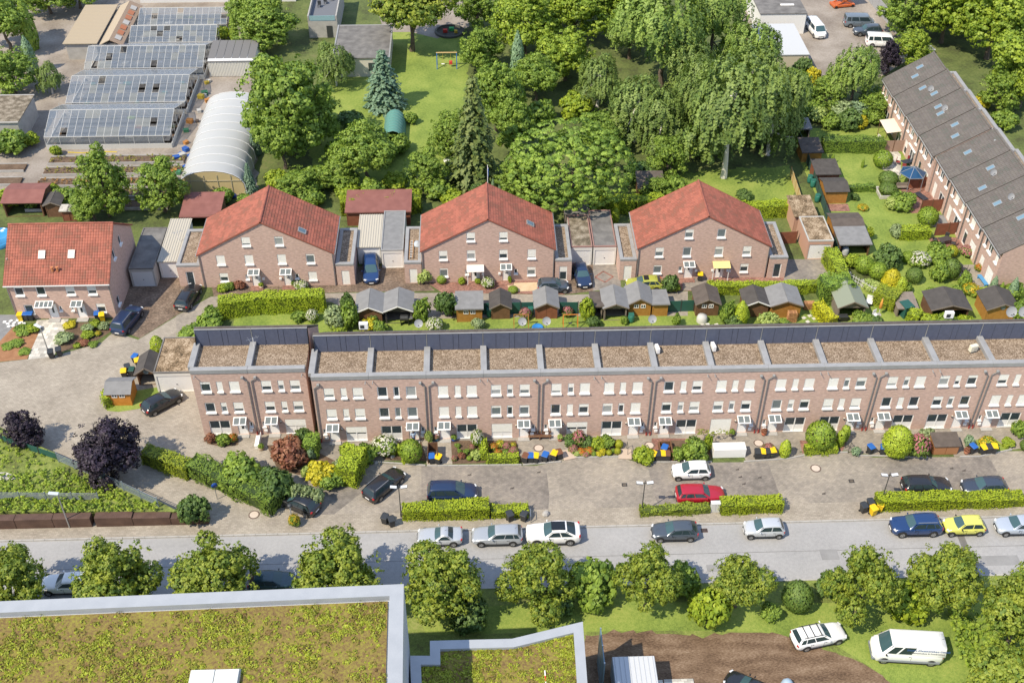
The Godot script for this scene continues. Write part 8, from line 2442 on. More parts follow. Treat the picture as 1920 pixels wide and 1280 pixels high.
func details() -> void:
	twin_lamp(8.98,10.43,"twin-headed lamp post at the low loose hedge by the red estate")
	twin_lamp(-13.33,10.25,"twin-headed lamp post at the end of the street hedge")
	twin_lamp(31.51,10.15,"twin-headed lamp post behind the long street hedge")
	street_lamp(-43.59,10.59,4.6,Vector3(-1,0.15,0),"tall pale lamp post in the gap of the rusty wall")
	street_lamp(-51.89,-13.48,4.2,Vector3(-0.8,0.1,-0.4),"tall pale lamp post beside the pale path")
	var lp := thing("lamp_post","short lamp post with round dark head beside the yellow bush","lamp post",-23.23,10.84,0.0,"single lamp posts")
	part(lp,"pole",bars([[Vector3.ZERO,Vector3(0,2.5,0)]],0.09),M.steel)
	part(lp,"lamp_head",lathe_mesh([Vector2(0.0,0.0),Vector2(0.22,0.05),Vector2(0.25,0.14),Vector2(0.12,0.26),Vector2(0.0,0.28)]),M.iron,Vector3(0,2.45,0))
	var sg := thing("road_sign","round blue path sign on a grey post","sign",-30.66,7.54,0.5)
	part(sg,"post",bars([[Vector3.ZERO,Vector3(0,1.75,0)]],0.06),M.steel)
	part(sg,"sign_face",lathe_mesh([Vector2(0.0,0.02),Vector2(0.3,0.02),Vector2(0.3,-0.01),Vector2(0.0,-0.01)],20),flat(0.015,0.07,0.32,0.4),Vector3(0,1.95,0.05),Basis(Vector3.RIGHT,PI/2))
	for a in [[-26.96,9.57,"manhole cover on the entrance path below the shaggy hedge"],[-29.37,2.11,"manhole cover in the paved court near the end row house"],[26.56,5.34,"manhole cover in the parking court before the ball tree"],[-0.14,1.78,"pale manhole cover between the two row house doors with the bench"],[21.72,1.78,"pale manhole cover beside the flame-shaped conifer"],[10.84,1.75,"pale manhole cover at the edge of the red paved yard"]]: manhole(a[0],a[1],a[2])
	drain(7.78,6.91,"drain grate in the parking court beside the twin lamp"); drain(29.59,7.11,"drain grate in the parking court before the egg-shaped tree")
	var kd := thing("drain_grate","kerbside drain grate behind the dark grey hatchback","drain",14.5,12.66,0.0,"drain grates",-0.1)
	part(kd,"frame",bm(0.6,0.03,0.45),M.corten,Vector3(0,0.015,0)); for k in 4: part(kd,"grate_bar",bm(0.06,0.02,0.36),M.iron,Vector3(-0.2+k*0.13,0.035,0))
	obj("utility_cabinet","pale grey utility cabinet between two street hedges","cabinet",15.81,10.45,[["cabinet_body",Vector3(0.85,1.15,0.4),flat(0.55,0.56,0.55,0.6),Vector3(0,0.6,0)],["plinth",Vector3(0.9,0.12,0.45),M.concrete,Vector3(0,0.06,0)],["cap",Vector3(0.9,0.06,0.46),flat(0.62,0.63,0.62),Vector3(0,1.2,0)],["door_seam",Vector3(0.012,0.95,0.01),M.iron,Vector3(0,0.62,0.203)]])
	var rock := MB.new()
	rock.lathe([Vector2(0.0,0.0),Vector2(0.42,0.0),Vector2(0.45,0.2),Vector2(0.28,0.42),Vector2(0.0,0.48)],7)
	for a in [[0.05,10.41,"boulder on the pavement edge beside the low hedge",0.9],[-14.46,2.57,"boulder at the foot of the ball tree",0.6],[-16.03,3.31,"boulder in the kerb by the thuja row",0.5]]: obj("boulder",a[2],"boulder",a[0],a[1],[["stone",rock.done(),M.concrete,Vector3.ZERO,Basis.from_scale(Vector3(a[3],a[3],a[3]*0.8))]],0.7)
	obj("bollard_rail","small metal rail at the end of the low hedge","rail",-1.39,10.43,[["rail",bars([[Vector3(0,0,0),Vector3(0,0.9,0)],[Vector3(0,0.9,0),Vector3(0,0.9,0.9)],[Vector3(0,0.9,0.9),Vector3(0,0,0.9)]]),M.steel,Vector3.ZERO]])
	# fronts of the row houses
	var wd: Material = M.brown_wood
	obj("wooden_bench","long brown bench between the sixth and seventh row house doors","bench",0.04,0.53,[["seat",Vector3(2.3,0.06,0.36),wd,Vector3(0,0.44,0)],["backrest",Vector3(2.3,0.3,0.05),wd,Vector3(0,0.75,-0.2)],["leg",Vector3(0.1,0.42,0.34),wd,Vector3(-1.0,0.21,0)],["leg",Vector3(0.1,0.42,0.34),wd,Vector3(0,0.21,0)],["leg",Vector3(0.1,0.42,0.34),wd,Vector3(1.0,0.21,0)]])
	obj("wooden_bench","white bench standing end-on between the two lower row houses","bench",-27.8,0.34,[["seat",Vector3(0.5,0.06,1.5),M.white,Vector3(0,0.44,0)],["backrest",Vector3(0.06,0.5,1.5),M.white,Vector3(0.26,0.7,0)],["leg",Vector3(0.45,0.42,0.06),M.white,Vector3(0,0.21,-0.65)],["leg",Vector3(0.45,0.42,0.06),M.white,Vector3(0,0.21,0.65)]])
	obj("wooden_bench","dark bench before the westernmost gable house","bench",-29.86,-25.66,[["seat",Vector3(1.5,0.07,0.45),wd,Vector3(0,0.44,0)],["backrest",Vector3(1.5,0.5,0.06),wd,Vector3(0,0.72,-0.22)],["leg",Vector3(0.1,0.42,0.4),wd,Vector3(-0.65,0.21,0)],["leg",Vector3(0.1,0.42,0.4),wd,Vector3(0.65,0.21,0)]])
	obj("bin_enclosure","dark wooden enclosure round a blue-lidded bin","enclosure",-10.82,2.9,[["side_panel",Vector3(0.06,1.2,1.7),wd,Vector3(-0.15,0.6,-0.2)],["side_panel",Vector3(0.06,1.2,1.7),wd,Vector3(0.75,0.6,-0.2)],["back_panel",Vector3(0.9,1.2,0.06),wd,Vector3(0.3,0.6,-1.05)]])
	var bs := thing("bin_store","long white lattice bin store with plants on top","bin store",18.4,3.66)
	part(bs,"box",cb(3.2,1.15,1.0,0.02),flat(0.72,0.72,0.7,0.6),Vector3(0,0.58,-0.5))
	for k in 7: part(bs,"slat",bm(3.16,0.12,0.03),M.white,Vector3(0,0.12+k*0.16,0.02))
	ground_cover("roof_plants",rect(15.5,1.0,18.6,1.7),20.0,0.25,0.12,[0.07,0.08,0.02,0.16,0.17,0.04],"low plants on the white bin store",1.15)
	var bc := thing("bin_cabinet","brown double-door bin cabinet with a dark curved lid","cabinet",39.69,3.88)
	part(bc,"box",cb(2.5,1.25,1.5,0.02),flat(0.3,0.13,0.055,0.6),Vector3(0,0.63,-0.75))
	for s in [-1,1]: part(bc,"door",cb(1.15,1.1,0.04,0.01),flat(0.36,0.17,0.075,0.6),Vector3(s*0.6,0.6,0.02))
	part(bc,"lid",cb(2.7,0.1,1.8,0.03),M.felt_brown,Vector3(0,1.38,-0.72),Basis(Vector3.RIGHT,0.16))
	obj("bin_recess","low dark wall round the bins on the red paved yard","wall",12.26,2.6,[["wall_side",Vector3(0.12,0.7,2.1),M.brown_wood,Vector3(-0.55,0.35,0.3)],["wall_side",Vector3(0.12,0.7,2.1),M.brown_wood,Vector3(0.6,0.35,0.3)],["wall_back",Vector3(1.05,0.7,0.12),M.brown_wood,Vector3(0.02,0.35,-0.72)]])
	for a in [[2.73,2.81,0.25,"pale pink ramp beside the orange flower bed"],[8.28,2.91,-0.1,"pale pink ramp with a metal handrail"]]:
		var o := obj("ramp",a[3],"ramp",a[0],a[1],[["slab",Vector3(1.3,0.12,1.3),flat(0.5,0.4,0.32),Vector3(0,0.07,0)]],a[2],"ramps")
	obj("handrail","thin metal handrail on the pale pink ramp","rail",8.52,2.63,[["rail",bars([[Vector3(0,0.1,0.4),Vector3(0,1.0,0.3)],[Vector3(0,1.0,0.3),Vector3(0,1.0,-0.5)],[Vector3(0,1.0,-0.5),Vector3(0,0.1,-0.5)]],0.04),M.iron,Vector3.ZERO]])
	obj("bicycle_stand","hooped metal bicycle stand beside the twin clipped conifers","rack",30.12,2.71,[["hoop",bars([[Vector3(0,0,0),Vector3(0,0.8,0)],[Vector3(0,0.8,0),Vector3(0.1,0.8,0.7)],[Vector3(0.1,0.8,0.7),Vector3(0.1,0,0.7)]],0.04),M.iron,Vector3.ZERO],["hoop",bars([[Vector3(0.5,0,0),Vector3(0.5,0.8,0)],[Vector3(0.5,0.8,0),Vector3(0.6,0.8,0.7)],[Vector3(0.6,0.8,0.7),Vector3(0.6,0,0.7)]],0.04),M.iron,Vector3.ZERO]])
	var pot := lathe_mesh([Vector2(0.0,0.0),Vector2(0.2,0.0),Vector2(0.29,0.42),Vector2(0.25,0.42),Vector2(0.22,0.36),Vector2(0.0,0.36)])
	for a in [[-10.23,0.43,flat(0.03,0.09,0.16,0.3),"blue glazed pot of red flowers by the fifth row house door","pink_flower"],[-8.49,0.49,flat(0.02,0.06,0.25,0.3),"bright blue pot by the brown flower bed","green"],[19.22,0.59,flat(0.12,0.1,0.08),"dark pot beside the shuttered window","green"],[22.44,0.61,flat(0.42,0.13,0.07),"terracotta trough beside the drainpipes of the tenth row house","red"],[2.03,0.81,flat(0.3,0.12,0.08),"terracotta pot before the seventh row house","pale"],[41.84,3.8,flat(0.35,0.15,0.09),"terracotta pot beside the blue-lidded bin","red"],[-30.81,-24.98,flat(0.5,0.38,0.28),"stone pot before the bench of the westernmost gable house","lime"],[-21.29,4.91,flat(0.42,0.16,0.09),"terracotta pot in the shade of the barberry","dark"],[-27.37,1.16,flat(0.4,0.3,0.2),"pot with leafy plant beside the white bench","green"]]:
		obj("flower_pot",a[3],"flower pot",a[0],a[1],[["pot",pot,a[2],Vector3.ZERO],["plant",bush_kind(a[4],0).get_node("foliage").mesh,M.leaf,Vector3(0,0.3,0),Basis.from_scale(Vector3(0.32,0.32,0.32))]],0.0,"flower pots")
	person(-12.45,0.75)
	# kerb stones of the front gardens: each a part
	var kb := thing("garden_kerb","pale kerb stones edging the front gardens along the parking court","kerb",0,0)
	for run in [[-16.3,3.16,-11.21,3.82],[-11.11,3.89,-1.91,4.03],[-1.81,4.03,1.94,3.72],[3.33,3.19,7.72,3.25],[9.61,4.03,16.63,4.18],[19.75,4.27,24.26,3.98],[24.26,3.98,27.06,3.27],[27.06,3.27,30.23,3.3],[31.16,3.76,37.88,4.26],[41.04,4.28,43.06,4.27],[43.06,4.27,46.55,3.43]]:
		var a := Vector2(run[0],run[1])
		var b := Vector2(run[2],run[3])
		var n := int(a.distance_to(b)/0.95)
		for k in n:
			var c := a.lerp(b,(k+0.5)/n)
			part(kb,"kerb_stone",cb(a.distance_to(b)/n - 0.015,0.16,0.12,0.012),M.concrete,Vector3(c.x,0.06,c.y),Basis(Vector3.UP,atan2(-(b - a).y,(b - a).x)))
	# rusty wall and rail fences on the embankment
	slab("embankment",pv([-65.74,-6.32,-56.06,-2.92,-47.1,1.93,-36.34,8.16,-33.82,9.81,-34.04,9.93,-59.98,9.12]),1.1,M.rough_grass)
	var rw := thing("retaining_wall","rusty brown steel retaining wall along the pavement","wall",0,0)
	for k in 8:
		var xa := -58.6+k*3.42+(0.35 if k > 4 else 0.0)
		part(rw,"wall_panel",cb(3.39,1.22 - maxf(0,k - 5)*0.14,0.75,0.02),M.corten,Vector3(xa+1.7,0.6 - maxf(0,k - 5)*0.07,10.22))
	fence([-46.21,3.29,-41.0,6.14,-35.56,9.29],1.2,1.9,"rail",flat(0.26,0.31,0.35,0.5,0.3),flat(0.2,0.26,0.3,0.5),"grey blue rail fence running diagonally beside the purple tree",1.1,"rail_fence")
	fence([-53.29,7.83,-41.22,8.34],1.0,2.4,"rail",flat(0.3,0.33,0.35,0.5,0.3),flat(0.2,0.24,0.27,0.5),"grey rail fence half buried in creepers above the rusty wall",1.1,"rail_fence")
	fence([-56.27,-1.36,-46.39,3.01],0.9,2.2,"panel",flat(0.02,0.09,0.075,0.6),M.iron,"dark green mesh fence at the top of the embankment",1.1)
	slab("embankment_path",pv([-54.37,4.5,-50.89,4.47,-49.24,5.35,-50.58,5.51,-54.08,5.4]),1.115,M.pale,1.0)
	# screens and fences of the back gardens
	var teal := flat(0.018,0.09,0.075,0.6)
	fence([-5.32,-19.32,0.39,-19.34],1.7,1.6,"panel",teal,M.iron,"dark green privacy screen between narrow brown and red-brown sheds")
	fence([3.27,-19.25,5.38,-19.19],1.7,1.6,"panel",teal,M.iron,"dark green privacy screen beside the red-brown shed")
	fence([15.58,-19.18,18.5,-19.29],1.6,1.6,"panel",teal,M.iron,"dark green privacy screen beside the honey extension")
	fence([37.52,-27.36,37.69,-24.63,39.91,-21.71],1.0,1.5,"picket",flat(0.55,0.56,0.56),M.white,"white picket fence beside two clipped balls")
	fence([39.05,-56.69,38.57,-45.33,38.09,-36.09,37.22,-27.69],1.5,2.2,"panel",flat(0.035,0.085,0.07,0.7),M.iron,"dark green mesh fence along the backs of the eastern sheds")
	fence([35.85,-47.36,35.52,-40.37],1.4,1.8,"panel",flat(0.55,0.42,0.22,0.7),M.honey_wood,"pale timber fence at the edge of the orchard lawn")
	fence([50.42,-44.1,53.48,-43.75],1.8,1.6,"panel",M.red_wood,M.brown_wood,"red-brown fence beside the glass pavilion")
	fence([50.39,-38.36,53.22,-38.65],1.8,1.6,"panel",M.red_wood,M.brown_wood,"red-brown fence beside the red patio")
	fence([50.57,-33.18,53.89,-33.55],1.8,1.6,"panel",M.red_wood,M.brown_wood,"red-brown fence with a step ladder")
	fence([49.84,-53.11,52.58,-53.18],1.8,1.8,"panel",flat(0.33,0.22,0.17),M.brown_wood,"greyish pink fence under the cream awning")
	fence([30.83,-31.93,33.09,-32.09],1.8,1.7,"panel",M.red_wood,M.brown_wood,"red-brown gate between annex and salmon garage",0.0,"gate")
	# eastern garden furniture
	var gz := thing("garden_pavilion","hexagonal garden pavilion with blue glass roof","pavilion",51.0,-44.59)
	var fr := MB.new()
	for k in 6:
		var a := TAU*k/6
		var p := Vector3(cos(a)*1.75,0,sin(a)*1.75)
		fr.bar(p,p+Vector3(0,2.0,0),0.07,0.07); fr.bar(p+Vector3(0,2.0,0),Vector3(0,2.9,0),0.07,0.07)
		var q := Vector3(cos(a+TAU/6)*1.75,2.0,sin(a+TAU/6)*1.75)
		fr.bar(p+Vector3(0,2.0,0),q,0.07,0.07)
		var g := MB.new()
		g.tri(q*0.97+Vector3(0,0.07,0),p*0.97+Vector3(0,2.02,0),Vector3(0,2.87,0))
		part(gz,"roof_pane",g.done(),flat(0.02,0.07,0.16,0.08))
	part(gz,"frame",fr.done(),flat(0.32,0.36,0.4,0.4,0.5))
	table_set(52.0,-49.5,flat(0.03,0.04,0.06,0.4),"dark rectangular patio table on the pale patio",4,flat(0.25,0.03,0.03,0.6))
	table_set(51.2,-31.5,flat(0.06,0.05,0.05,0.5),"brown patio table on the brick patio",4,M.iron)
	table_set(50.8,-26.2,M.iron,"black patio table on the grey patio",3,M.iron)
	obj("sun_lounger","dark sun lounger on the red patio","lounger",51.52,-41.53,[["bed",Vector3(0.8,0.08,1.9),flat(0.03,0.035,0.05,0.6),Vector3(0,0.4,0)],["leg",Vector3(0.06,0.38,0.06),M.steel,Vector3(-0.35,0.19,0.8)],["leg",Vector3(0.06,0.38,0.06),M.steel,Vector3(0.35,0.19,0.8)],["leg",Vector3(0.06,0.38,0.06),M.steel,Vector3(-0.35,0.19,-0.8)],["leg",Vector3(0.06,0.38,0.06),M.steel,Vector3(0.35,0.19,-0.8)]],0.4)
	obj("wooden_bench","weathered bench beside the stone planter","bench",49.68,-43.73,[["seat",Vector3(1.5,0.06,0.5),M.grey_wood,Vector3(0,0.42,0)],["backrest",Vector3(1.5,0.45,0.05),M.grey_wood,Vector3(0,0.7,-0.24)],["leg",Vector3(0.08,0.4,0.45),M.grey_wood,Vector3(-0.65,0.2,0)],["leg",Vector3(0.08,0.4,0.45),M.grey_wood,Vector3(0.65,0.2,0)]])
	obj("stone_planter","pale stone planter holding the square dark shrub","planter",47.47,-42.65,[["wall",Vector3(2.6,0.5,0.15),M.pale,Vector3(0,0.25,1.1)],["wall",Vector3(2.6,0.5,0.15),M.pale,Vector3(0,0.25,-1.1)],["wall",Vector3(0.15,0.5,2.05),M.pale,Vector3(-1.22,0.25,0)],["wall",Vector3(0.15,0.5,2.05),M.pale,Vector3(1.22,0.25,0)]])
	obj("patio_table","small white table beside the long dark hedge","table",48.42,-53.29,[["tabletop",Vector3(1.1,0.05,0.7),M.white,Vector3(0,0.7,0)],["leg",Vector3(0.06,0.68,0.06),M.iron,Vector3(-0.45,0.34,0)],["leg",Vector3(0.06,0.68,0.06),M.iron,Vector3(0.45,0.34,0)]])
	obj("awning","cream fabric awning stretched out from the far row house","awning",52.03,-56.34,[["cloth",Vector3(3.2,0.04,3.6),flat(0.72,0.64,0.52,0.8),Vector3(0,2.3,0),Basis(Vector3.BACK,0.12)],["post",Vector3(0.08,2.1,0.08),M.brown_wood,Vector3(-1.5,1.05,-1.6)],["post",Vector3(0.08,2.1,0.08),M.brown_wood,Vector3(-1.5,1.05,1.6)]])
	obj("garden_bench","bright blue bench against the near row house","bench",53.15,-23.56,[["seat",Vector3(0.5,0.08,2.0),flat(0.08,0.27,0.5,0.6),Vector3(0,0.45,0)],["leg",Vector3(0.45,0.42,0.08),flat(0.08,0.27,0.5,0.6),Vector3(0,0.21,0.85)],["leg",Vector3(0.45,0.42,0.08),flat(0.08,0.27,0.5,0.6),Vector3(0,0.21,-0.85)]],0.1)
	bush("orange_flower",53.57,-25.84,1.1,1.0,"orange flowers beside the bright blue bench","eastern garden shrubs"); bush("yellow_flower",43.34,-39.29,1.4,0.6,"yellow flowers at the lawn edge by the red paved corner","eastern garden shrubs"); bush("orange_flower",43.28,-39.05,1.0,0.5,"orange marigolds at the lawn edge","eastern garden shrubs")
	obj("covered_barbecue","barbecue under a pale grey cover beside the open lean-to","barbecue",38.52,-29.72,[["cover",lathe_mesh([Vector2(0.0,1.05),Vector2(0.35,0.98),Vector2(0.45,0.7),Vector2(0.42,0.0)]),flat(0.4,0.42,0.43,0.7),Vector3.ZERO],["foot",Vector3(0.7,0.05,0.6),M.iron,Vector3(0,0.025,0)]])
	obj("covered_barbecue","pale covered grill by the brown shed with stepping stones","barbecue",19.17,-17.45,[["cover",lathe_mesh([Vector2(0.0,0.9),Vector2(0.5,0.8),Vector2(0.62,0.4),Vector2(0.6,0.0)]),flat(0.5,0.5,0.48,0.7),Vector3.ZERO],["foot",Vector3(0.8,0.05,0.7),M.iron,Vector3(0,0.025,0)]])
	var bb := thing("barbecue","black barbecue in front of the dark timber hut","barbecue",-14.01,-17.87)
	part(bb,"grill_box",cb(1.0,0.35,0.6,0.05),M.black,Vector3(0,0.85,0)); part(bb,"lid",cb(0.96,0.25,0.56,0.1),M.iron,Vector3(0,1.12,0)); part(bb,"side_shelf",bm(0.4,0.04,0.5),M.steel,Vector3(0.72,0.95,0))
	for s in [-1,1]: part(bb,"leg",bm(0.06,0.7,0.5),M.black,Vector3(s*0.42,0.35,0))
	var barrel := lathe_mesh([Vector2(0.0,0.0),Vector2(0.3,0.0),Vector2(0.36,0.3),Vector2(0.36,0.8),Vector2(0.31,1.05),Vector2(0.0,1.08)])
	for a in [[-4.6,-19.1,"teal rain barrel beside the narrow brown shed"],[0.08,-19.16,"teal rain barrel beside the green privacy screen"],[11.22,-17.59,"green rain barrel beside the weathered grey shed"],[38.03,-45.73,"tall green water butt by the glossy black shed"],[38.2,-44.69,"second green water butt by the glossy black shed"],[37.91,-41.16,"pale green water butt by the honey shed"],[51.17,-17.46,"green rain barrel beside the round-windowed cabin"]]: obj("water_barrel",a[2],"barrel",a[0],a[1],[["barrel_body",barrel,flat(0.03,0.17,0.13,0.5),Vector3.ZERO],["lid",Vector3(0.6,0.05,0.6),flat(0.025,0.13,0.1,0.5),Vector3(0,1.09,0)]],0.0,"barrels")
	# logs
	for a in [[31.67,-19.38,1.3,1.1,"firewood stack under a small roof beside the pale-roofed shed"],[29.21,-17.16,1.1,1.5,"tall firewood stack before the pale-roofed shed"]]:
		var t := thing("firewood_stack",a[4],"firewood",a[0],a[1],0.0,"firewood stacks")
		var lg := MB.new()
		lg.tube(Vector3(0,0,-0.3),Vector3(0,0,0.3),0.085,0.085,7)
		var lm := lg.done()
		for r in int(a[3]/0.16):
			for k in int(a[2]/0.17): part(t,"log",lm,flat(0.42,0.22,0.1) if rng.randf() < 0.6 else flat(0.3,0.15,0.07),Vector3(-a[2]/2+0.17*(k+0.5)+0.08*(r % 2),0.09+r*0.15,0))
	var stones := [19.17,-16.7,19.74,-16.87,20.17,-16.58,20.73,-16.75,31.53,-18.04,31.9,-17.55,31.05,-17.01,30.78,-17.68]
	for k in stones.size()/2: obj("stepping_stone","square pale stepping stone in a back garden lawn","stone",stones[k*2],stones[k*2+1],[["slab",Vector3(0.45,0.05,0.4),M.pale,Vector3(0,0.02,0)]],0.1*k,"stepping stones")
	var white_st := [-58.52,-19.56,-58.08,-19.26,-57.87,-19.73,-57.4,-19.34,-57.19,-19.8,-56.81,-19.32,-57.38,-18.87,-57.83,-18.79,-56.66,-19.6,-56.31,-19.21]
	for k in white_st.size()/2: obj("stepping_stone","small white stone beside the corner of the plain-roofed house","stone",white_st[k*2],white_st[k*2+1],[["slab",Vector3(0.38,0.08,0.32),M.white,Vector3(0,0.05,0)]],0.4*k,"white stones by the plain-roofed house")
	obj("parasol","closed orange and white parasol in a back garden","parasol",39.35,-18.0,[["pole",Vector3(0.05,2.4,0.05),M.white,Vector3(0,1.2,0)],["folded_canopy",lathe_mesh([Vector2(0.0,2.5),Vector2(0.16,1.6),Vector2(0.2,1.0),Vector2(0.0,0.9)],10),flat(0.62,0.28,0.05,0.8),Vector3.ZERO],["foot",Vector3(0.5,0.1,0.5),M.concrete,Vector3(0,0.05,0)]])
	obj("patio_chair","white garden chair beside the closed parasol","chair",38.77,-17.44,[["seat",Vector3(0.55,0.07,0.55),M.white,Vector3(0,0.42,0)],["backrest",Vector3(0.55,0.6,0.07),M.white,Vector3(0,0.72,-0.26)],["leg",Vector3(0.5,0.4,0.5),M.white,Vector3(0,0.2,0)]],0.5)
	obj("patio_chair","white folding chair behind the green-roofed shed","chair",38.68,-19.76,[["seat",Vector3(0.7,0.07,0.7),M.white,Vector3(0,0.5,0)],["backrest",Vector3(0.7,0.7,0.07),M.white,Vector3(0,0.85,-0.3)],["leg",Vector3(0.5,0.48,0.5),M.iron,Vector3(0,0.24,0)]],-0.4)
	obj("tarpaulin_box","box wrapped in dark teal tarpaulin beside the thick hedge","box",42.24,-17.92,[["tarpaulin",Vector3(1.1,1.5,1.3),teal,Vector3(0,0.75,0)],["lid",Vector3(1.2,0.08,1.4),teal,Vector3(0,1.53,0)]],0.3)
	obj("storage_box","black storage box before the ivy-grown shed","box",35.01,-17.17,[["box",Vector3(1.0,0.6,0.6),M.black,Vector3(0,0.3,0)],["lid",Vector3(1.04,0.08,0.64),M.iron,Vector3(0,0.64,0)]])
	obj("paddling_pool","crumpled blue tarpaulin on the lawn before the red-brown shed","pool",0.73,-16.69,[["pool",lathe_mesh([Vector2(0.55,0.0),Vector2(0.65,0.15),Vector2(0.6,0.28),Vector2(0.45,0.2),Vector2(0.0,0.12)]),flat(0.03,0.2,0.5,0.4),Vector3.ZERO]])
	obj("paddling_pool","round blue pool at the western edge behind the plain-roofed house","pool",-64.03,-35.32,[["pool",lathe_mesh([Vector2(2.0,0.0),Vector2(2.05,0.6),Vector2(1.9,0.62),Vector2(1.88,0.5),Vector2(0.0,0.5)],24),flat(0.04,0.25,0.5,0.2),Vector3.ZERO]])
	for a in [[-1.09,-17.11,M.honey_wood,"wooden swing frame on the lawn before the red-brown shed"],[4.37,-16.95,flat(0.55,0.2,0.03),"orange swing frame on the lawn beside the lime shrub"]]:
		obj("garden_swing",a[3],"swing",a[0],a[1],[["frame",bars([[Vector3(-0.8,0,-0.5),Vector3(-0.8,1.7,0)],[Vector3(-0.8,0,0.5),Vector3(-0.8,1.7,0)],[Vector3(0.8,0,-0.5),Vector3(0.8,1.7,0)],[Vector3(0.8,0,0.5),Vector3(0.8,1.7,0)],[Vector3(-0.8,1.7,0),Vector3(0.8,1.7,0)]],0.08),a[2],Vector3.ZERO],["seat",Vector3(0.4,0.04,0.2),M.iron,Vector3(0,0.5,0)],["rope",Vector3(0.02,1.2,0.02),M.iron,Vector3(-0.18,1.1,0)],["rope",Vector3(0.02,1.2,0.02),M.iron,Vector3(0.18,1.1,0)]],0.0,"garden swings")
	var sw := obj("swing_set","playground swing with blue poles and a red seat on the park lawn","swing",-9.82,-79.92,[["frame",bars([[Vector3(-1.5,0,-0.8),Vector3(-1.5,2.3,0)],[Vector3(-1.5,0,0.8),Vector3(-1.5,2.3,0)],[Vector3(1.5,0,-0.8),Vector3(1.5,2.3,0)],[Vector3(1.5,0,0.8),Vector3(1.5,2.3,0)]],0.12),flat(0.03,0.12,0.35),Vector3.ZERO],["top_beam",Vector3(3.2,0.14,0.14),flat(0.6,0.42,0.2),Vector3(0,2.34,0)],["seat",Vector3(0.5,0.5,0.4),flat(0.55,0.05,0.04),Vector3(0.6,0.7,0)],["seat",Vector3(0.45,0.06,0.25),M.white,Vector3(-0.6,0.5,0)],["rope",Vector3(0.03,1.5,0.03),flat(0.6,0.4,0.05),Vector3(0.6,1.6,0)],["rope",Vector3(0.03,1.8,0.03),flat(0.6,0.4,0.05),Vector3(-0.6,1.4,0)]])
	var tn := thing("garden_tunnel","small arched green net tunnel beside the park lawn","greenhouse",-16.95,-56.77)
	var net := MB.new()
	for j in 8:
		for i in 8:
			var a := PI*i/8
			var b := PI*(i+1)/8
			net.quad(Vector3(-cos(b)*1.5,sin(b)*2.2,-j*0.75),Vector3(-cos(a)*1.5,sin(a)*2.2,-j*0.75),Vector3(-cos(a)*1.5,sin(a)*2.2,-(j+1)*0.75),Vector3(-cos(b)*1.5,sin(b)*2.2,-(j+1)*0.75))
	part(tn,"net",net.smooth(),flat(0.1,0.26,0.22,0.6))
	for j in 9:
		var l := []
		for i in 8: l.append([Vector3(-cos(PI*i/8)*1.52,sin(PI*i/8)*2.23,-j*0.75),Vector3(-cos(PI*(i+1)/8)*1.52,sin(PI*(i+1)/8)*2.23,-j*0.75)])
		part(tn,"hoop",bars(l,0.05),flat(0.2,0.36,0.33,0.5))
	obj("sandpit","round dark sandpit with bright toys beyond the park lawn","sandpit",-9.49,-92.01,[["rim",lathe_mesh([Vector2(2.4,0.0),Vector2(2.4,0.3),Vector2(2.1,0.3),Vector2(2.1,0.1),Vector2(0.0,0.1)],24),flat(0.06,0.06,0.05),Vector3.ZERO],["toy",Vector3(0.7,0.5,0.5),flat(0.5,0.04,0.03),Vector3(-0.7,0.35,0.2)],["toy",Vector3(0.8,0.5,0.6),flat(0.04,0.35,0.1),Vector3(0.3,0.35,-0.4)],["toy",Vector3(0.5,0.4,0.5),flat(0.6,0.4,0.03),Vector3(1.0,0.3,0.4)]])
	obj("garden_statue","small white garden ornament among the shrubs before the spruce","ornament",-9.52,-51.02,[["basin",lathe_mesh([Vector2(0.25,0.0),Vector2(0.15,0.4),Vector2(0.5,0.9),Vector2(0.5,1.0),Vector2(0.0,0.95)]),M.white,Vector3.ZERO]])
	var fl := obj("flag_pole","pole with a small blue and white flag behind the middle gable house","flag",-4.4,-33.9,[["pole",Vector3(0.07,10.6,0.07),M.white,Vector3(0,5.3,0)],["flag",Vector3(0.05,0.75,0.5),flat(0.03,0.12,0.42),Vector3(0.06,9.7,0.2)],["flag_stripe",Vector3(0.055,0.75,0.16),M.white,Vector3(0.06,9.7,-0.14)]])
	# roof fittings of the terrace ridge
	dish(-11.6,-4.6,10.2,"satellite dish on the ridge above the white flowering bush"); dish(-1.6,-4.6,10.2,"satellite dish on the ridge of the sixth row house"); dish(0.75,-4.6,10.2,"satellite dish on the ridge of the seventh row house"); dish(11.0,-4.6,10.2,"satellite dish on the ridge of the ninth row house")
	dish(46.3,-4.7,10.2,"first of two large dishes on the terrace ridge",0.55); dish(47.5,-4.7,10.2,"second of two large dishes on the terrace ridge",0.52)
	for a in [[40.2,"white box unit on the ridge above the creeper-hung shed"],[-16.9,"small grey box on the ridge of the third row house"]]: obj("air_conditioner",a[1],"air conditioner",a[0],-4.6,[["casing",Vector3(0.85,0.7,0.4),M.white,Vector3(0,0.45,0)],["fan_grille",Vector3(0.4,0.4,0.02),M.iron,Vector3(-0.12,0.45,0.21)],["foot",Vector3(0.7,0.14,0.3),M.iron,Vector3(0,0.05,0)]],0.0,"boxes on the gravel decks",10.35)
	obj("air_conditioner","yellowish box unit on the dark stained deck","air conditioner",42.26,-1.97,[["casing",Vector3(0.8,0.7,0.4),flat(0.7,0.66,0.52),Vector3(0,0.45,0)],["fan_grille",Vector3(0.4,0.4,0.02),flat(0.5,0.48,0.4),Vector3(0.1,0.45,0.21)],["foot",Vector3(0.7,0.12,0.5),M.iron,Vector3(0,0.06,0)]],0.3,"boxes on the gravel decks",8.26)
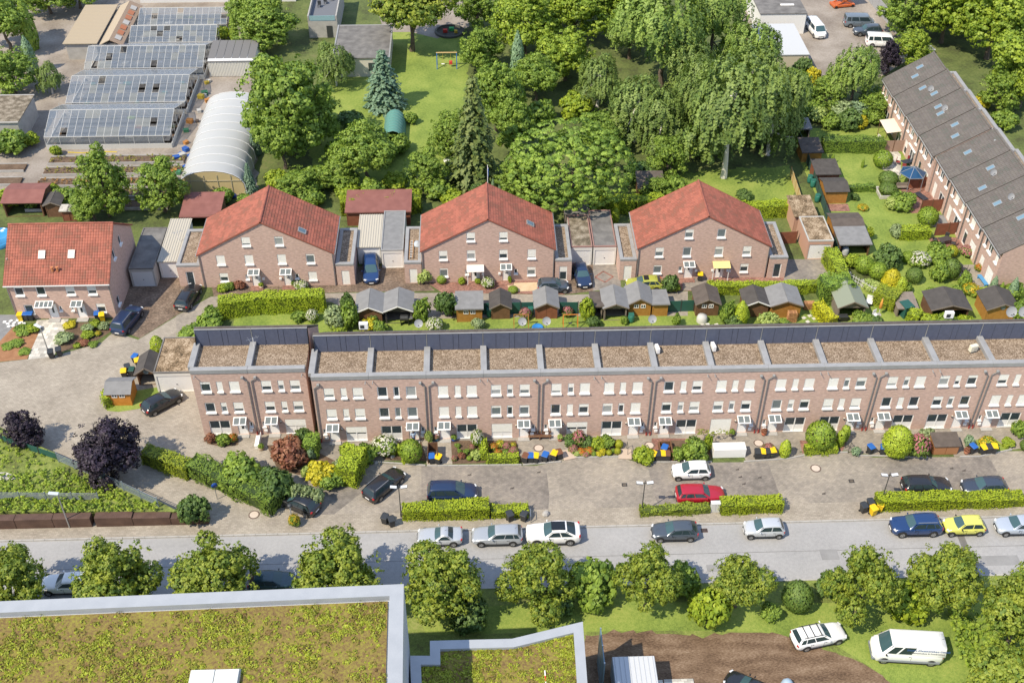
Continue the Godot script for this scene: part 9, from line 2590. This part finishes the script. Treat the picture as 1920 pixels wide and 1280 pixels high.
	for a in [[-27.63,-4.3,8.3,"white mast with a small aerial between the two lower row houses"],[-40.9,-31.0,2.5,"television aerial on the ribbed cream garage"]]:
		obj("aerial",a[3],"aerial",a[0],a[1],[["mast",Vector3(0.05,1.5,0.05),M.white,Vector3(0,0.75,0)],["boom",Vector3(1.3,0.03,0.03),M.steel,Vector3(0,1.4,0)],["element",Vector3(0.03,0.03,0.7),M.steel,Vector3(-0.4,1.42,0)],["element",Vector3(0.03,0.03,0.6),M.steel,Vector3(0,1.42,0)],["element",Vector3(0.03,0.03,0.5),M.steel,Vector3(0.4,1.42,0)]],0.5,"roof aerials",a[2])
	var ld := thing("ladder","pale wooden ladder lying on the annex roof","ladder",-13.45,-28.0,0.0,"",2.95)
	for s in [-1,1]: part(ld,"stile",bm(0.06,0.06,3.6),M.honey_wood,Vector3(s*0.2,0.1,0))
	for k in 11: part(ld,"rung",bm(0.36,0.04,0.04),M.white,Vector3(0,0.1,-1.6+k*0.32))
	obj("folded_umbrella","pale folded cover on the annex roof beside the ladder","cover",-12.8,-29.0,[["cover",lathe_mesh([Vector2(0.0,0.5),Vector2(0.3,0.4),Vector2(0.5,0.0)],8),flat(0.4,0.45,0.5,0.6),Vector3.ZERO]],0.0,"",2.92)
	# red brick diamond in the drive
	var dm := thing("brick_diamond","red brick diamond set in the grey drive","paving",9.05,-25.98)
	for k in 4: part(dm,"brick_course",bm(1.5,0.02,0.22),M.redpave,Vector3(0.53 if k % 3 == 0 else -0.53,0.018,0.53 if k < 2 else -0.53),Basis(Vector3.UP,PI/4 if k % 2 == 0 else -PI/4))
	# nursery clutter
	var nc := [[0.02,0.1,0.4],[0.5,0.5,0.48],[0.08,0.06,0.05],[0.45,0.2,0.05],[0.05,0.2,0.1],[0.6,0.45,0.05]]
	for k in 22:
		var c: Array = nc[rng.randi() % nc.size()]
		var zz := rng.randf_range(-78,-50)
		var s := rng.randf_range(0.4,0.9)
		obj("nursery_crate","stray %s crate beside the glasshouses" % ["blue","pale grey","dark","orange","green","yellow"][nc.find(c)],"crate",rng.randf_range(-46.2,-44.6) if k % 2 else rng.randf_range(-46.0,-43.6),zz,[["crate",Vector3(s,s*0.6,s*0.8),flat(c[0],c[1],c[2]),Vector3(0,s*0.3,0)],["rim",Vector3(s+0.06,0.06,s*0.8+0.06),flat(c[0]*0.8,c[1]*0.8,c[2]*0.8),Vector3(0,s*0.6,0)]],rng.randf()*3.0,"stray crates beside the glasshouses")
	obj("garden_hose","yellow hose lying along the glasshouse front","hose",-59.0,-56.0,[["hose",bars([[Vector3(-2.0,0.05,0),Vector3(0,0.05,0.2)],[Vector3(0,0.05,0.2),Vector3(2.6,0.05,-0.1)],[Vector3(2.6,0.05,-0.1),Vector3(4.6,0.05,0.1)]],0.1),flat(0.6,0.45,0.04),Vector3.ZERO]])
	obj("covered_heap","pale blue tarpaulin heap at the edge of the dirt track","cover",18.49,29.09,[["cover",lathe_mesh([Vector2(0.0,0.7),Vector2(0.3,0.62),Vector2(0.5,0.3),Vector2(0.55,0.0)],9),flat(0.32,0.42,0.52,0.6),Vector3.ZERO]])
	obj("paving_slabs","pale slabs lying beside the white container","slabs",9.8,29.05,[["slab",Vector3(2.4,0.1,1.6),M.pale,Vector3(0,0.06,0)],["slab",Vector3(2.0,0.1,1.6),M.pale,Vector3(-2.3,0.06,0.05)]])

func _ready() -> void:
	rng.seed = 20240
	var cam := Camera3D.new()
	cam.transform = Transform3D(Basis(Vector3(0.999358,0.00488,0.035489),Vector3(0.019177,0.763893,-0.645058),Vector3(-0.030257,0.645324,0.763309)),Vector3(-5.96,80.5,80.645))
	cam.fov = 33.33
	cam.near = 0.5
	cam.far = 1500.0
	add_child(cam)
	cam.current = true
	var we := WorldEnvironment.new()
	var env := Environment.new()
	env.background_mode = Environment.BG_SKY
	var sky := Sky.new()
	var sm := ProceduralSkyMaterial.new()
	sm.sky_top_color = Color(0.54,0.62,0.76)
	sm.sky_horizon_color = Color(0.82,0.86,0.9)
	sm.sky_curve = 0.16
	sm.ground_horizon_color = Color(0.5,0.5,0.46)
	sm.ground_bottom_color = Color(0.2,0.2,0.17)
	sm.sun_angle_max = 0.0
	sky.sky_material = sm
	env.sky = sky
	env.background_energy_multiplier = 1.32
	env.tonemap_mode = Environment.TONE_MAPPER_LINEAR
	env.tonemap_exposure = 1.3
	env.sdfgi_enabled = true
	env.ssao_enabled = true
	env.ssil_enabled = true
	we.environment = env
	add_child(we)
	var sun := DirectionalLight3D.new()
	sun.look_at_from_position(Vector3.ZERO,Vector3(2.62,-4.0,-1.85),Vector3.UP)
	sun.light_energy = 1.42
	sun.light_color = Color(1.0,0.945,0.85)
	sun.light_angular_distance = 0.5
	sun.shadow_enabled = true
	add_child(sun)
	var t0 := Time.get_ticks_msec()
	make_materials()
	print("materials ",Time.get_ticks_msec() - t0)
	grounds()
	terrace()
	houses()
	eastern_row()
	print("houses ",Time.get_ticks_msec() - t0)
	cars()
	bins()
	sheds()
	nursery()
	planted_roofs()
	print("sheds ",Time.get_ticks_msec() - t0)
	plants()
	details()
	print("plants ",Time.get_ticks_msec() - t0)
